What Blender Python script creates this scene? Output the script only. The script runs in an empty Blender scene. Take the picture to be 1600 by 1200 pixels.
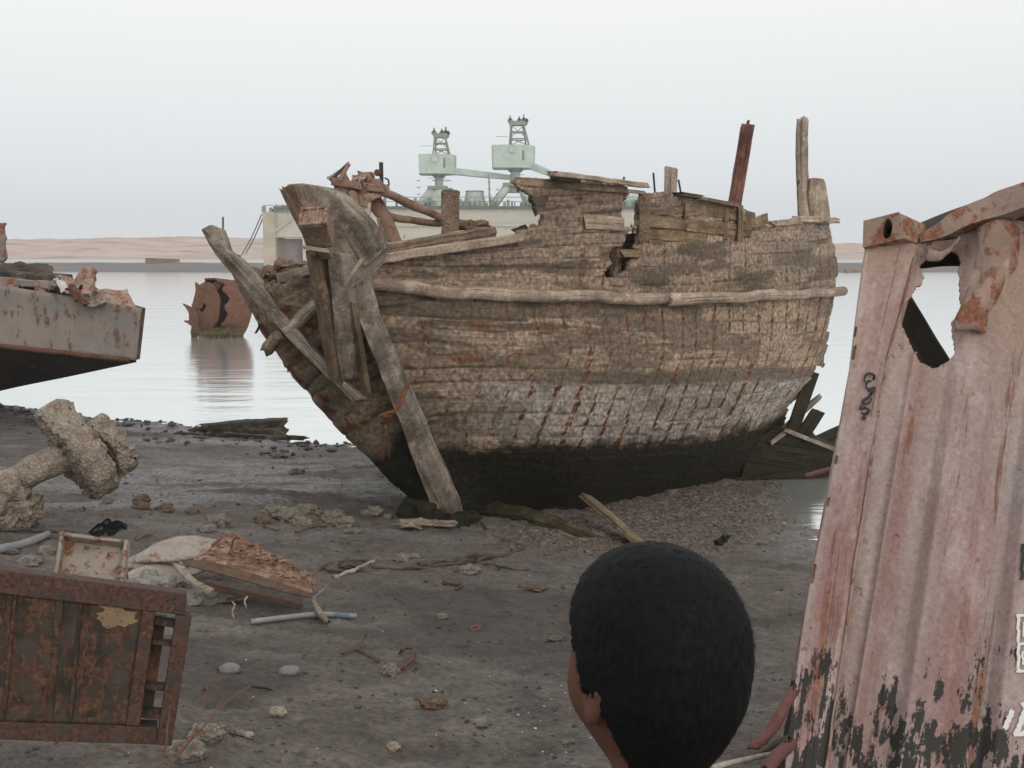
import bpy, bmesh, math, random
import numpy as np
from mathutils import Vector, Matrix, noise as mnoise

rnd = random.Random(7)
sc = bpy.context.scene
COL = sc.collection

# ------------------------------------------------------------------ camera
F_PX = 1700.0
EYE = np.array([0.0, 0.0, 1.6])
PITCH = math.atan(205.0 / F_PX)
SP, CP = math.sin(PITCH), math.cos(PITCH)
cam_d = bpy.data.cameras.new('camera')
cam = bpy.data.objects.new('camera', cam_d)
COL.objects.link(cam)
cam.location = EYE
cam.rotation_euler = (math.radians(90) - PITCH, 0, 0)
cam_d.sensor_width = 36.0
cam_d.lens = 36.0 * F_PX / 1600.0
cam_d.clip_start = 0.05
cam_d.clip_end = 3000
sc.camera = cam


def P(px, py, Y):
    """photo pixel + distance in front of the eye -> point in the place"""
    a = (px - 800) / F_PX
    b = (600 - py) / F_PX
    d = np.array([a, b * SP + CP, b * CP - SP])
    return EYE + d * (Y / d[1])


def PZ(px, py, z):
    a = (px - 800) / F_PX
    b = (600 - py) / F_PX
    d = np.array([a, b * SP + CP, b * CP - SP])
    return EYE + d * ((z - EYE[2]) / d[2])


def proj(p):
    q = np.asarray(p, float) - EYE
    f = q[..., 1] * CP - q[..., 2] * SP
    u = q[..., 1] * SP + q[..., 2] * CP
    return 800 + F_PX * q[..., 0] / f, 600 - F_PX * u / f


# ------------------------------------------------------------------ noise
_T = np.random.RandomState(11).rand(64, 64, 64).astype(np.float32) * 2 - 1


def vn(p):
    p = np.asarray(p, float)
    i = np.floor(p).astype(int)
    f = p - i
    f = f * f * f * (f * (f * 6 - 15) + 10)
    r = 0
    for dx in (0, 1):
        wx = f[..., 0] if dx else 1 - f[..., 0]
        for dy in (0, 1):
            wy = f[..., 1] if dy else 1 - f[..., 1]
            for dz in (0, 1):
                wz = f[..., 2] if dz else 1 - f[..., 2]
                r = r + wx * wy * wz * _T[(i[..., 0] + dx) % 64, (i[..., 1] + dy) % 64, (i[..., 2] + dz) % 64]
    return r


def fbm(p, o=4, g=0.5):
    p = np.asarray(p, float)
    r, a, s = 0, 1.0, 0
    for k in range(o):
        r = r + a * vn(p * 2.03 ** k + 17.3 * k)
        s += a
        a *= g
    return r / s * 1.6


def sstep(a, b, x):
    t = np.clip((x - a) / (b - a), 0, 1)
    return t * t * (3 - 2 * t)


def inpoly(x, y, poly):
    r = np.zeros(np.shape(x), bool)
    n = len(poly)
    for i in range(n):
        x0, y0 = poly[i]
        x1, y1 = poly[(i + 1) % n]
        if y0 == y1:
            continue
        c = ((y0 > y) != (y1 > y)) & (x < (x1 - x0) * (y - y0) / (y1 - y0) + x0)
        r ^= c
    return r


# ------------------------------------------------------------------ objects
def tag(o, label=None, cat=None, group=None, kind=None):
    if label: o['label'] = label
    if cat: o['category'] = cat
    if group: o['group'] = group
    if kind: o['kind'] = kind
    return o


def empty(name, loc, label=None, cat=None, group=None):
    o = bpy.data.objects.new(name, None)
    COL.objects.link(o)
    o.location = [float(c) for c in loc]
    o.empty_display_size = 0.1
    return tag(o, label, cat, group)


def base_of(parent):
    b = np.zeros(3)
    while parent is not None:
        b = b + np.array(parent.location)
        parent = parent.parent
    return b


class MB:
    """collects shapes into one mesh (points in place coordinates)"""
    def __init__(s):
        s.v, s.f, s.uv = [], [], []

    def add(s, verts, faces, uvs=None):
        o = sum(len(a) for a in s.v)
        s.v.append(np.asarray(verts, float))
        for i, f in enumerate(faces):
            s.f.append([o + k for k in f])
            s.uv.append(uvs[i] if uvs is not None else [(0.0, 0.0)] * len(f))
        return s

    def build(s, name, mat, parent=None, smooth=False, loc=None):
        V = np.concatenate(s.v) if s.v else np.zeros((0, 3))
        if parent is not None:
            org = base_of(parent)
        elif loc is not None:
            org = np.asarray(loc, float)
        else:
            org = np.array([V[:, 0].mean(), V[:, 1].mean(), V[:, 2].min()])
        me = bpy.data.meshes.new(name)
        me.from_pydata((V - org).tolist(), [], s.f)
        uvl = me.uv_layers.new(name='UVMap')
        uvl.data.foreach_set('uv', [c for f in s.uv for q in f for c in q])
        me.materials.append(mat)
        if smooth:
            me.polygons.foreach_set('use_smooth', [True] * len(me.polygons))
        me.update()
        o = bpy.data.objects.new(name, me)
        COL.objects.link(o)
        if parent is not None:
            o.parent = parent
        else:
            o.location = org
        return o


def smooth_path(pts, n):
    pts = np.asarray(pts, float)
    if len(pts) == 2:
        t = np.linspace(0, 1, n)[:, None]
        return pts[0] * (1 - t) + pts[1] * t
    return cr(pts, np.linspace(0, len(pts) - 1, n))


def cr(Pn, t):
    """Catmull-Rom along axis 0"""
    Pn = np.asarray(Pn, float)
    n = len(Pn)
    ext = np.concatenate([[2 * Pn[0] - Pn[1]], Pn, [2 * Pn[-1] - Pn[-2]]])
    i = np.clip(np.floor(t).astype(int), 0, n - 2)
    f = (np.asarray(t) - i).reshape((-1,) + (1,) * (Pn.ndim - 1))
    a, b, c, d = ext[i], ext[i + 1], ext[i + 2], ext[i + 3]
    return 0.5 * (2 * b + (c - a) * f + (2 * a - 5 * b + 4 * c - d) * f ** 2 + (3 * b - a - 3 * c + d) * f ** 3)


def sweep(mb, pts, sec, scale=None, amp=0.0, freq=4.0, up=(0, 0, 1), n=None, ragged=0.0, caps=True, seed=0):
    """sweep a closed section (list of (a,b)) along a path; rough, with uneven ends"""
    pts = np.asarray(pts, float)
    if n is None:
        n = len(pts)
    C = smooth_path(pts, n)
    T = np.gradient(C, axis=0)
    T /= np.linalg.norm(T, axis=1)[:, None] + 1e-9
    up = np.asarray(up, float)
    S = np.cross(T, up)
    S /= np.linalg.norm(S, axis=1)[:, None] + 1e-9
    U = np.cross(S, T)
    sec = np.asarray(sec, float)
    m = len(sec)
    if scale is None:
        scale = np.ones(n)
    else:
        scale = np.interp(np.linspace(0, 1, n), np.linspace(0, 1, len(scale)), scale)
    V = C[:, None, :] + scale[:, None, None] * (S[:, None, :] * sec[None, :, 0:1] + U[:, None, :] * sec[None, :, 1:2])
    if amp:
        q = V * freq + seed * 3.7
        off = np.stack([fbm(q, 3), fbm(q + 31.1, 3), fbm(q + 57.7, 3)], -1)
        V = V + amp * off
    if ragged:
        r = np.random.RandomState(seed + 5)
        V[0] += T[0] * (r.rand(m, 1) - .5) * ragged * 2
        V[-1] += T[-1] * (r.rand(m, 1) - .5) * ragged * 2
    L = np.concatenate([[0], np.cumsum(np.linalg.norm(np.diff(C, axis=0), axis=1))]) + seed * 1.37
    per = np.concatenate([[0], np.cumsum(np.linalg.norm(np.diff(np.vstack([sec, sec[:1]]), axis=0), axis=1))])
    faces, uvs = [], []
    for i in range(n - 1):
        for j in range(m):
            k = (j + 1) % m
            faces.append([i * m + j, i * m + k, (i + 1) * m + k, (i + 1) * m + j])
            uvs.append([(L[i], per[j]), (L[i], per[j + 1]), (L[i + 1], per[j + 1]), (L[i + 1], per[j])])
    V = V.reshape(-1, 3)
    if caps:
        faces.append(list(range(m))[::-1]); uvs.append([(per[j], 0.5) for j in range(m)][::-1])
        faces.append([(n - 1) * m + j for j in range(m)]); uvs.append([(per[j], 0.5) for j in range(m)])
    mb.add(V, faces, uvs)
    return mb


def rect(w, h, k=2, r=0.12):
    """rounded rectangle outline (counter-clockwise), w across, h up"""
    w, h = w / 2, h / 2
    c = min(w, h) * 2 * r
    o = []
    for sx, sy, x0, y0, x1, y1 in ((1, -1, w - c, -h, w, -h + c), (1, 1, w, h - c, w - c, h), (-1, 1, -w + c, h, -w, h - c), (-1, -1, -w, -h + c, -w + c, -h)):
        o += [(x0, y0), (x1, y1)]
    out = []
    for i in range(8):
        a, b = o[i], o[(i + 1) % 8]
        out.append(a)
        if i % 2 == 1:
            for q in range(1, k):
                out.append((a[0] + (b[0] - a[0]) * q / k, a[1] + (b[1] - a[1]) * q / k))
    return out


def circ(r, n=12, ry=None):
    ry = r if ry is None else ry
    return [(r * math.cos(2 * math.pi * i / n), ry * math.sin(2 * math.pi * i / n)) for i in range(n)]


def beam(name, a, b, w, h, mat, parent=None, amp=None, ragged=0.02, up=(0, 0, 1), n=14, scale=None, seed=None, mid=None):
    seed = rnd.randint(0, 400) if seed is None else seed
    pts = [a, b] if mid is None else [a] + list(mid) + [b]
    mb = MB()
    sweep(mb, pts, rect(w, h), amp=(0.035 * min(w, h) if amp is None else .45 * amp), freq=6, n=n, ragged=ragged, up=up, seed=seed, scale=scale)
    return mb.build(name, mat, parent)


def log(name, pts, r, mat, parent=None, amp=None, n=20, ns=12, ragged=0.02, scale=None, seed=None, freq=6, up=(0, 0, 1)):
    seed = rnd.randint(0, 400) if seed is None else seed
    mb = MB()
    sweep(mb, pts, circ(r, ns), amp=(0.1 * r if amp is None else amp), freq=freq, n=n, ragged=ragged, scale=scale, seed=seed, up=up)
    return mb.build(name, mat, parent, smooth=True)


_ico = {}
def ico(sub):
    if sub not in _ico:
        bm = bmesh.new()
        bmesh.ops.create_icosphere(bm, subdivisions=sub, radius=1)
        _ico[sub] = (np.array([v.co[:] for v in bm.verts]), [[v.index for v in f.verts] for f in bm.faces])
        bm.free()
    return _ico[sub]


def blob(mb, c, size, amp=0.35, freq=1.6, sub=3, seed=0, rot=0.0, flat=0.0):
    v, f = ico(sub)
    n1 = fbm(v * freq + seed * 7.13, 4, .55)
    r = v * (1 + amp * n1)[:, None]
    if flat:
        r[:, 2] = np.maximum(r[:, 2], -flat)
    r = r * np.asarray(size)
    ca, sa = math.cos(rot), math.sin(rot)
    r = np.stack([r[:, 0] * ca - r[:, 1] * sa, r[:, 0] * sa + r[:, 1] * ca, r[:, 2]], -1)
    mb.add(r + np.asarray(c), f)
    return mb


def box(mb, c, s, ax=None):
    """box with centre c, full sizes s, optional axes (rows)"""
    c = np.asarray(c, float)
    A = np.eye(3) if ax is None else np.asarray(ax, float)
    v, uv = [], []
    for x in (-.5, .5):
        for y in (-.5, .5):
            for z in (-.5, .5):
                v.append(c + A[0] * x * s[0] + A[1] * y * s[1] + A[2] * z * s[2])
    f = [[0, 1, 3, 2], [4, 6, 7, 5], [0, 4, 5, 1], [2, 3, 7, 6], [0, 2, 6, 4], [1, 5, 7, 3]]
    mb.add(v, f)
    return mb


def hexa(mb, p):
    """eight corners: 4 front (ccw), 4 back"""
    f = [[0, 1, 2, 3], [7, 6, 5, 4], [0, 4, 5, 1], [1, 5, 6, 2], [2, 6, 7, 3], [3, 7, 4, 0]]
    mb.add(p, f)
    return mb


def plate(mb, poly, thick, nrm=None):
    """closed outline (list of 3D points) thickened"""
    poly = np.asarray(poly, float)
    n = len(poly)
    if nrm is None:
        nrm = np.zeros(3)
        for i in range(n):
            nrm = nrm + np.cross(poly[i] - poly.mean(0), poly[(i + 1) % n] - poly.mean(0))
        nrm = nrm / np.linalg.norm(nrm)
    nrm = np.asarray(nrm, float)
    v = np.vstack([poly, poly + nrm * thick])
    f = [list(range(n))[::-1], list(range(n, 2 * n))]
    for i in range(n):
        j = (i + 1) % n
        f.append([i, j, n + j, n + i])
    uv = [[(float(v[k][0]), float(v[k][2])) for k in q] for q in f]
    mb.add(v, f, uv)
    return mb


def grid(mb, G, uvscale=None, thick=0.0):
    """G: (nu,nv,3) sheet; thick>0 makes a closed slab"""
    G = np.asarray(G, float)
    nu, nv = G.shape[:2]
    V = G.reshape(-1, 3)
    F, UV = [], []
    for i in range(nu - 1):
        for j in range(nv - 1):
            F.append([i * nv + j, (i + 1) * nv + j, (i + 1) * nv + j + 1, i * nv + j + 1])
            if uvscale:
                a, b = uvscale
                UV.append([(i / (nu - 1) * a, j / (nv - 1) * b), ((i + 1) / (nu - 1) * a, j / (nv - 1) * b),
                           ((i + 1) / (nu - 1) * a, (j + 1) / (nv - 1) * b), (i / (nu - 1) * a, (j + 1) / (nv - 1) * b)])
            else:
                UV.append([(0, 0)] * 4)
    if thick:
        du = np.gradient(G, axis=0); dv = np.gradient(G, axis=1)
        N = np.cross(du, dv); N /= np.linalg.norm(N, axis=-1)[..., None] + 1e-9
        V = np.vstack([V, (G + N * thick).reshape(-1, 3)])
        o = nu * nv
        F2 = [[o + k for k in f][::-1] for f in F]
        UV2 = [u[::-1] for u in UV]
        edge = [(i * nv) for i in range(nu)] + [((nu - 1) * nv + j) for j in range(1, nv)] + [(i * nv + nv - 1) for i in range(nu - 2, -1, -1)] + [j for j in range(nv - 2, 0, -1)]
        F3 = [[edge[k], o + edge[k], o + edge[(k + 1) % len(edge)], edge[(k + 1) % len(edge)]] for k in range(len(edge))]
        F = [f[::-1] for f in F] + [f[::-1] for f in F2] + [f[::-1] for f in F3]
        UV = [u[::-1] for u in UV] + [u[::-1] for u in UV2] + [[(0, 0)] * 4] * len(F3)
    mb.add(V, F, UV)
    return mb


# ------------------------------------------------------------------ materials
class NT:
    def __init__(s, name):
        s.m = bpy.data.materials.new(name)
        s.m.use_nodes = True
        s.t = s.m.node_tree
        s.b = s.t.nodes['Principled BSDF']
        s.out = s.t.nodes['Material Output']

    def n(s, typ, **kw):
        nd = s.t.nodes.new(typ)
        for k, v in kw.items():
            if k == 'ins':
                for kk, vv in v.items():
                    s.set(nd.inputs[kk], vv)
            else:
                setattr(nd, k, v)
        return nd

    def set(s, inp, v):
        if isinstance(v, bpy.types.NodeSocket):
            s.t.links.new(v, inp)
        else:
            inp.default_value = v

    def coord(s, kind='Object', scale=(1, 1, 1)):
        tc = s.n('ShaderNodeTexCoord')
        mp = s.n('ShaderNodeMapping', ins={'Vector': tc.outputs[kind], 'Scale': scale})
        oi = s.n('ShaderNodeObjectInfo')
        sc_ = s.n('ShaderNodeMath', operation='MULTIPLY', ins={0: oi.outputs['Random'], 1: 37.0})
        ad = s.n('ShaderNodeVectorMath', operation='ADD', ins={0: mp.outputs[0], 1: sc_.outputs[0]})
        return ad.outputs[0]

    def noise(s, vec, scale=5, detail=6, rough=.6, dist=0.0):
        return s.n('ShaderNodeTexNoise', ins={'Vector': vec, 'Scale': scale, 'Detail': detail, 'Roughness': rough, 'Distortion': dist}).outputs['Fac']

    def vor(s, vec, scale=5, feature='F1', out='Distance', rand=1.0):
        return s.n('ShaderNodeTexVoronoi', feature=feature, ins={'Vector': vec, 'Scale': scale, 'Randomness': rand}).outputs[out]

    def ramp(s, fac, stops, interp='LINEAR'):
        r = s.n('ShaderNodeValToRGB')
        r.color_ramp.interpolation = interp
        e = r.color_ramp.elements
        while len(e) < len(stops):
            e.new(.5)
        for el, (p, c) in zip(e, stops):
            el.position = p
            el.color = (c, c, c, 1) if isinstance(c, (int, float)) else tuple(c) + (1,)
        s.set(r.inputs['Fac'], fac)
        return r.outputs['Color']

    def mix(s, fac, a, b, mode='MIX'):
        m = s.n('ShaderNodeMix', data_type='RGBA', blend_type=mode)
        for i, v in ((0, fac), (6, a), (7, b)):
            if isinstance(v, tuple) and len(v) == 3:
                v = v + (1,)
            s.set(m.inputs[i], v)
        return m.outputs[2]

    def math(s, op, a, b=0.0, clamp=False):
        m = s.n('ShaderNodeMath', operation=op, ins={0: a, 1: b})
        m.use_clamp = clamp
        return m.outputs[0]

    def bump(s, h, strength=.5, dist=.02, prev=None):
        b = s.n('ShaderNodeBump', ins={'Height': h, 'Strength': strength, 'Distance': dist})
        if prev is not None:
            s.set(b.inputs['Normal'], prev)
        return b.outputs[0]

    def fin(s, col=None, rough=None, normal=None, spec=None, metal=None):
        for k, v in (('Base Color', col), ('Roughness', rough), ('Normal', normal), ('Specular IOR Level', spec), ('Metallic', metal)):
            if v is not None:
                if isinstance(v, tuple) and len(v) == 3:
                    v = v + (1,)
                s.set(s.b.inputs[k], v)
        return s.m


def m_wood(name, c1, c2, c3, rust=0.0, grain=1.0, green=0.0):
    s = NT(name)
    uv = s.coord('UV', (1.6, 26, 1))
    ob = s.coord('Object')
    g = s.noise(uv, 1.2, 6, .65, .4)
    col = s.ramp(g, [(.28, c2), (.5, c1), (.72, c3)])
    big = s.noise(ob, 3.0, 5, .65)
    col = s.mix(s.ramp(big, [(.42, 0.0), (.62, .7)]), col, tuple(.55 * a for a in c2))
    pale = s.noise(ob, 5.0, 6, .7)
    col = s.mix(s.ramp(pale, [(.52, 0.0), (.68, .6)]), col, tuple(min(1, 1.35 * a) for a in c3))
    fine = s.noise(ob, 55, 4, .75)
    col = s.mix(.75, col, s.ramp(fine, [(.3, .25), (.7, .8)]), 'OVERLAY')
    if rust:
        r = s.noise(ob, 9, 5, .7)
        col = s.mix(s.ramp(r, [(.62 - .12 * rust, 0.0), (.72 - .1 * rust, .85)]), col, (.20, .075, .025))
    if green:
        r = s.noise(ob, 6, 5, .7)
        col = s.mix(s.ramp(r, [(.45 - .2 * green, 0.0), (.65 - .2 * green, .9)]), col, (.028, .028, .014))
    crack = s.ramp(s.noise(s.coord('UV', (.9, 34, 1)), 1.0, 3, .5, .2), [(.35, 1.0), (.43, 0.0)])
    col = s.mix(s.math('MULTIPLY', crack, .6), col, tuple(.25 * a for a in c2))
    nm = s.bump(g, .6 * grain, .012)
    nm = s.bump(crack, -.5, .01, nm)
    nm = s.bump(fine, .35, .006, nm)
    return s.fin(col, .88, nm, .2)


def m_crust(name, c1, c2, c3, scale=1.0, rust=0.0, dark=0.3, speck=.4):
    """coral / barnacle crust, stone"""
    s = NT(name)
    ob = s.coord('Object')
    a = s.noise(ob, 7 * scale, 8, .7)
    col = s.ramp(a, [(.3, c2), (.5, c1), (.7, c3)])
    v = s.vor(ob, 38 * scale)
    col = s.mix(s.ramp(v, [(.15, .0), (.55, dark)]), col, tuple(.3 * q for q in c2))
    w = s.noise(ob, 55 * scale, 3, .6)
    col = s.mix(s.ramp(w, [(.56, 0.0), (.72, speck)]), col, tuple(min(1, 1.45 * q) for q in c3))
    if rust:
        r = s.noise(ob, 5 * scale, 5, .7)
        col = s.mix(s.ramp(r, [(.6 - .15 * rust, 0.0), (.7 - .12 * rust, .9)]), col, (.19, .075, .03))
    h = s.math('ADD', s.math('MULTIPLY', a, 1.0), s.math('MULTIPLY', v, -.5))
    nm = s.bump(h, .9, .03 / scale)
    nm = s.bump(w, .4, .008 / scale, nm)
    return s.fin(col, .92, nm, .2)


def m_rust(name, paint, rust1=(.17, .065, .03), rust2=(.045, .025, .02), amount=.5, scale=1.0, streak=0.0, rough=.8, second=None, metal=0.0):
    s = NT(name)
    ob = s.coord('Object', (1, 1, 1))
    st = s.coord('Object', (1, 1, .22))
    a = s.noise(ob, 4 * scale, 8, .68, .3)
    b = s.noise(st, 9 * scale, 6, .65)
    m = s.math('ADD', s.math('MULTIPLY', a, 1 - .5 * streak), s.math('MULTIPLY', b, .5 * streak))
    t = .62 - .3 * amount
    mask = s.ramp(m, [(t, 0.0), (t + .06, 1.0)])
    p = s.mix(s.ramp(s.noise(ob, 1.7 * scale, 5, .6), [(.4, 0.0), (.6, 1.0)]), paint, second or tuple(.8 * q for q in paint))
    p = s.mix(.35, p, s.ramp(s.noise(ob, 30 * scale, 4, .7), [(.25, .3), (.75, .7)]), 'OVERLAY')
    rc = s.ramp(s.noise(ob, 14 * scale, 6, .7), [(.32, rust2), (.52, rust1), (.72, tuple(min(1, 1.9 * q) for q in rust1))])
    col = s.mix(mask, p, rc)
    h = s.math('ADD', s.math('MULTIPLY', mask, -.3), s.math('MULTIPLY', s.noise(ob, 40 * scale, 5, .7), .6))
    nm = s.bump(h, .55, .012)
    return s.fin(col, rough, nm, .3, metal)


def m_plain(name, col, rough=.8, var=.25, scale=8.0, spec=.3, bump=.2):
    s = NT(name)
    ob = s.coord('Object')
    a = s.noise(ob, scale, 6, .65)
    c = s.ramp(a, [(.3, tuple(q * (1 - var) for q in col)), (.7, tuple(min(1, q * (1 + var)) for q in col))])
    return s.fin(c, rough, s.bump(a, bump, .01), spec)


M = {}
# ------------------------------------------------------------------ sky, sun
W = bpy.data.worlds.new('World'); sc.world = W; W.use_nodes = True
wt = W.node_tree
for nd in list(wt.nodes): wt.nodes.remove(nd)
wo = wt.nodes.new('ShaderNodeOutputWorld'); bg = wt.nodes.new('ShaderNodeBackground')
sky = wt.nodes.new('ShaderNodeTexSky'); sky.sky_type = 'NISHITA'; sky.sun_disc = False
SUN_EL, SUN_AZ = math.radians(24), math.radians(152)      # azimuth clockwise from +Y: behind the eye, to the right
sky.sun_elevation = SUN_EL; sky.sun_rotation = SUN_AZ
sky.air_density = 1.0; sky.dust_density = 4.0; sky.ozone_density = 1.0
tc = wt.nodes.new('ShaderNodeTexCoord'); sx = wt.nodes.new('ShaderNodeSeparateXYZ')
wt.links.new(tc.outputs['Generated'], sx.inputs[0])
rp = wt.nodes.new('ShaderNodeValToRGB')
els = rp.color_ramp.elements
stops = [(0.0, (8.3, 8.45, 8.65)), (.035, (8.05, 8.4, 8.8)), (.11, (8.6, 9.0, 9.15)), (.22, (9.9, 10.0, 9.8)), (.5, (10, 10, 9.8)), (1.0, (9.6, 9.7, 9.7))]
while len(els) < len(stops): els.new(.5)
for e, (p, c) in zip(els, stops):
    e.position = p; e.color = tuple(q / 10 for q in c) + (1,)
wt.links.new(sx.outputs['Z'], rp.inputs['Fac'])
sclr = wt.nodes.new('ShaderNodeVectorMath'); sclr.operation = 'SCALE'; sclr.inputs['Scale'].default_value = 10.0
wt.links.new(rp.outputs['Color'], sclr.inputs[0])
mx = wt.nodes.new('ShaderNodeMix'); mx.data_type = 'RGBA'; mx.inputs[0].default_value = .93
wt.links.new(sky.outputs['Color'], mx.inputs[6]); wt.links.new(sclr.outputs[0], mx.inputs[7])
wt.links.new(mx.outputs[2], bg.inputs['Color']); bg.inputs['Strength'].default_value = 0.1
wt.links.new(bg.outputs[0], wo.inputs['Surface'])
sd = bpy.data.lights.new('sun', 'SUN'); sd.energy = 0.95; sd.angle = math.radians(35); sd.color = (1.0, .87, .76)
so = bpy.data.objects.new('sun', sd); COL.objects.link(so)
sdir = Vector((math.sin(SUN_AZ) * math.cos(SUN_EL), math.cos(SUN_AZ) * math.cos(SUN_EL), math.sin(SUN_EL)))
so.rotation_euler = sdir.to_track_quat('Z', 'Y').to_euler(); so.location = (0, -5, 20)
sc.view_settings.view_transform = 'Standard'; sc.view_settings.look = 'None'
sc.view_settings.exposure = 0.0; sc.view_settings.gamma = 1.0

# ------------------------------------------------------------------ beach
WZ = -1.2
_sp = [(-60, 44), (-25, 27), (-14, 22.5)]
for px, py in ((0, 632), (100, 648), (250, 660), (400, 680), (480, 694)):
    q = PZ(px, py, WZ); _sp.append((q[0], q[1]))
_sp += [(-1.6, 15.9), (.5, 15.2), (2.6, 14.0)]
for px, py in ((1226, 752), (1230, 800), (1262, 822), (1300, 842)):
    q = PZ(px, py, WZ); _sp.append((q[0], q[1]))
_sp += [(5.0, 9.6), (9, 9.2), (30, 9.5), (60, 12)]
SHORE = np.array(_sp)


def shore_dist(x, y):
    x = np.asarray(x, float); y = np.asarray(y, float)
    best = np.full(x.shape, 1e9); sgn = np.ones(x.shape)
    for i in range(len(SHORE) - 1):
        a, b = SHORE[i], SHORE[i + 1]
        d = b - a
        t = np.clip(((x - a[0]) * d[0] + (y - a[1]) * d[1]) / (d @ d), 0, 1)
        ex, ey = x - a[0] - t * d[0], y - a[1] - t * d[1]
        q = np.hypot(ex, ey)
        side = d[0] * (y - a[1]) - d[1] * (x - a[0])     # >0: water side
        m = q < best
        best = np.where(m, q, best); sgn = np.where(m, np.where(side > 0, -1., 1.), sgn)
    return best * sgn


def ground_base(x, y):
    d = shore_dist(x, y)
    t = np.clip(d / 12.0, 0, 1)
    land = WZ + 1.2 * np.where(t < 1, t ** 1.2, 1)
    return np.where(d > 0, land, WZ + np.maximum(d * .22, -3))


def ground_z(x, y):
    x = np.asarray(x, float); y = np.asarray(y, float)
    z = ground_base(x, y)
    p = np.stack([x, y, np.zeros_like(x)], -1)
    z = z + .035 * fbm(p * .7 + 3, 3) + .018 * fbm(p * np.array([1.6, 3.2, 1]) + 9, 3) + .020 * fbm(p * np.array([5, 9, 1]), 3) 
    z = z + .0075 * fbm(p * np.array([18, 26, 1]), 2)
    return z


def G(px, py, dz=0.0):
    """where the photo pixel meets the beach"""
    lo, hi = 1.0, 60.0
    Y = np.concatenate([np.linspace(1, 12, 2200), np.linspace(12, 60, 1500)])
    pts = P(px, py, 1.0)
    d = (pts - EYE)
    pos = EYE + d[None, :] * Y[:, None]
    g = ground_z(pos[:, 0], pos[:, 1])
    k = np.argmax(pos[:, 2] < g)
    q = pos[k].copy(); q[2] = g[k] + dz
    return q


def gz(x, y):
    return float(ground_z(np.array([x]), np.array([y]))[0])


ys = np.concatenate([np.linspace(-60, 0, 24), np.linspace(.4, 2.2, 14), 2.3 * (34 / 2.3) ** (np.linspace(0, 1, 560) ** 1.0)])
us = np.linspace(-1, 1, 620)
us = np.sign(us) * (np.abs(us) * .62 + .9 * np.abs(us) ** 5)
YY, UU = np.meshgrid(ys, us, indexing='ij')
XX = UU * (2.2 + np.maximum(YY, 0) * 1.0 + np.maximum(-YY, 0) * .8)
ZZ = ground_z(XX, YY)
GR = np.stack([XX, YY, ZZ], -1)
pp = np.stack([XX, YY, 0 * XX], -1)
sdist = shore_dist(XX, YY)
# gravelly oyster bed beside the hull: rough relief
_ga = [G(740, 850), G(860, 790), G(1000, 765), G(1130, 745), G(1232, 752), G(1240, 800), G(1200, 850), G(1100, 870), G(980, 880), G(850, 862)]
gpoly = [(q[0], q[1]) for q in _ga]
grav = np.zeros(XX.shape)
for i in range(5):
    ox, oy = rnd.uniform(-.12, .12), rnd.uniform(-.2, .2)
    grav += inpoly(XX + ox + .25 * vn(pp * 3 + i), YY + oy + .3 * vn(pp * 3 + 40 + i), gpoly) / 5.0
GR[..., 2] += grav * (.014 * fbm(pp * 9, 3) + .016 * np.abs(vn(pp * 22)) + .01)
wet = sstep(5.5, .4, sdist) * sstep(-.25, .35, fbm(pp * np.array([.55, 1.3, 1]), 4)) * sstep(1.5, -1.2, XX)
_w = G(300, 755); wet = np.maximum(wet, 1.15 * sstep(4.2, .6, np.hypot((XX - _w[0]) * .8, (YY - _w[1]) * .9)) * sstep(-.3, .3, fbm(pp * np.array([1.2, 2.4, 1]) + 5, 4)))
_w2 = G(1255, 848); wet = np.maximum(wet, sstep(1.3, .2, np.hypot((XX - _w2[0]) * .8, (YY - _w2[1]) * 1.0)))
wet = np.maximum(wet, sstep(.7, 0, np.abs(sdist)))
wr = sstep(2.2, .5, sdist) * sstep(-3.4, -4.6, XX) * sstep(-.1, .25, fbm(pp * np.array([1.1, 2.6, 1]) + 21, 4))   # dark weedy stones by the left shore
dark = sstep(.05, .45, fbm(pp * np.array([.5, 1.1, 1]) + 77, 4))
mb = MB(); grid(mb, GR)

s = NT('wet_mud')
ob = s.n('ShaderNodeTexCoord').outputs['Object']
at = s.n('ShaderNodeAttribute', attribute_name='zones')
sep = s.n('ShaderNodeSeparateColor', ins={'Color': at.outputs['Color']})
gv, wv, kv = sep.outputs[0], sep.outputs[1], sep.outputs[2]
st = s.n('ShaderNodeMapping', ins={'Vector': ob, 'Scale': (1, 1.7, 1)}).outputs[0]
a = s.noise(st, 2.2, 8, .62, .3)
col = s.ramp(a, [(.3, (.100, .084, .073)), (.5, (.155, .134, .119)), (.72, (.222, .196, .176))])
f = s.noise(st, 26, 6, .7)
col = s.mix(.7, col, s.ramp(f, [(.3, .18), (.5, .5), (.72, .84)]), 'OVERLAY')
mid_ = s.noise(st, 8, 5, .65, .5)
col = s.mix(s.ramp(mid_, [(.52, 0.0), (.68, .55)]), col, (.062, .052, .045))
col = s.mix(s.math('MULTIPLY', kv, .45), col, (.05, .042, .036))
# wet grey silt
wn = s.ramp(s.noise(st, 20, 6, .75), [(.42, 0.0), (.60, 1.0)])
col = s.mix(s.math('MULTIPLY', wv, s.math('MULTIPLY', wn, .75)), col, (.26, .262, .262))
# oyster gravel
v1 = s.n('ShaderNodeTexVoronoi', ins={'Vector': ob, 'Scale': 34.0})
gcol = s.mix(.6, s.ramp(v1.outputs['Distance'], [(.05, (.32, .27, .22)), (.5, (.15, .12, .095)), (.8, (.04, .032, .026))]), s.n('ShaderNodeSeparateColor', ins={'Color': v1.outputs['Color']}).outputs[0], 'SOFT_LIGHT')
gcol = s.mix(.2, gcol, (.13, .11, .09))
col = s.mix(s.math('MULTIPLY', gv, .85), col, gcol)
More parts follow.
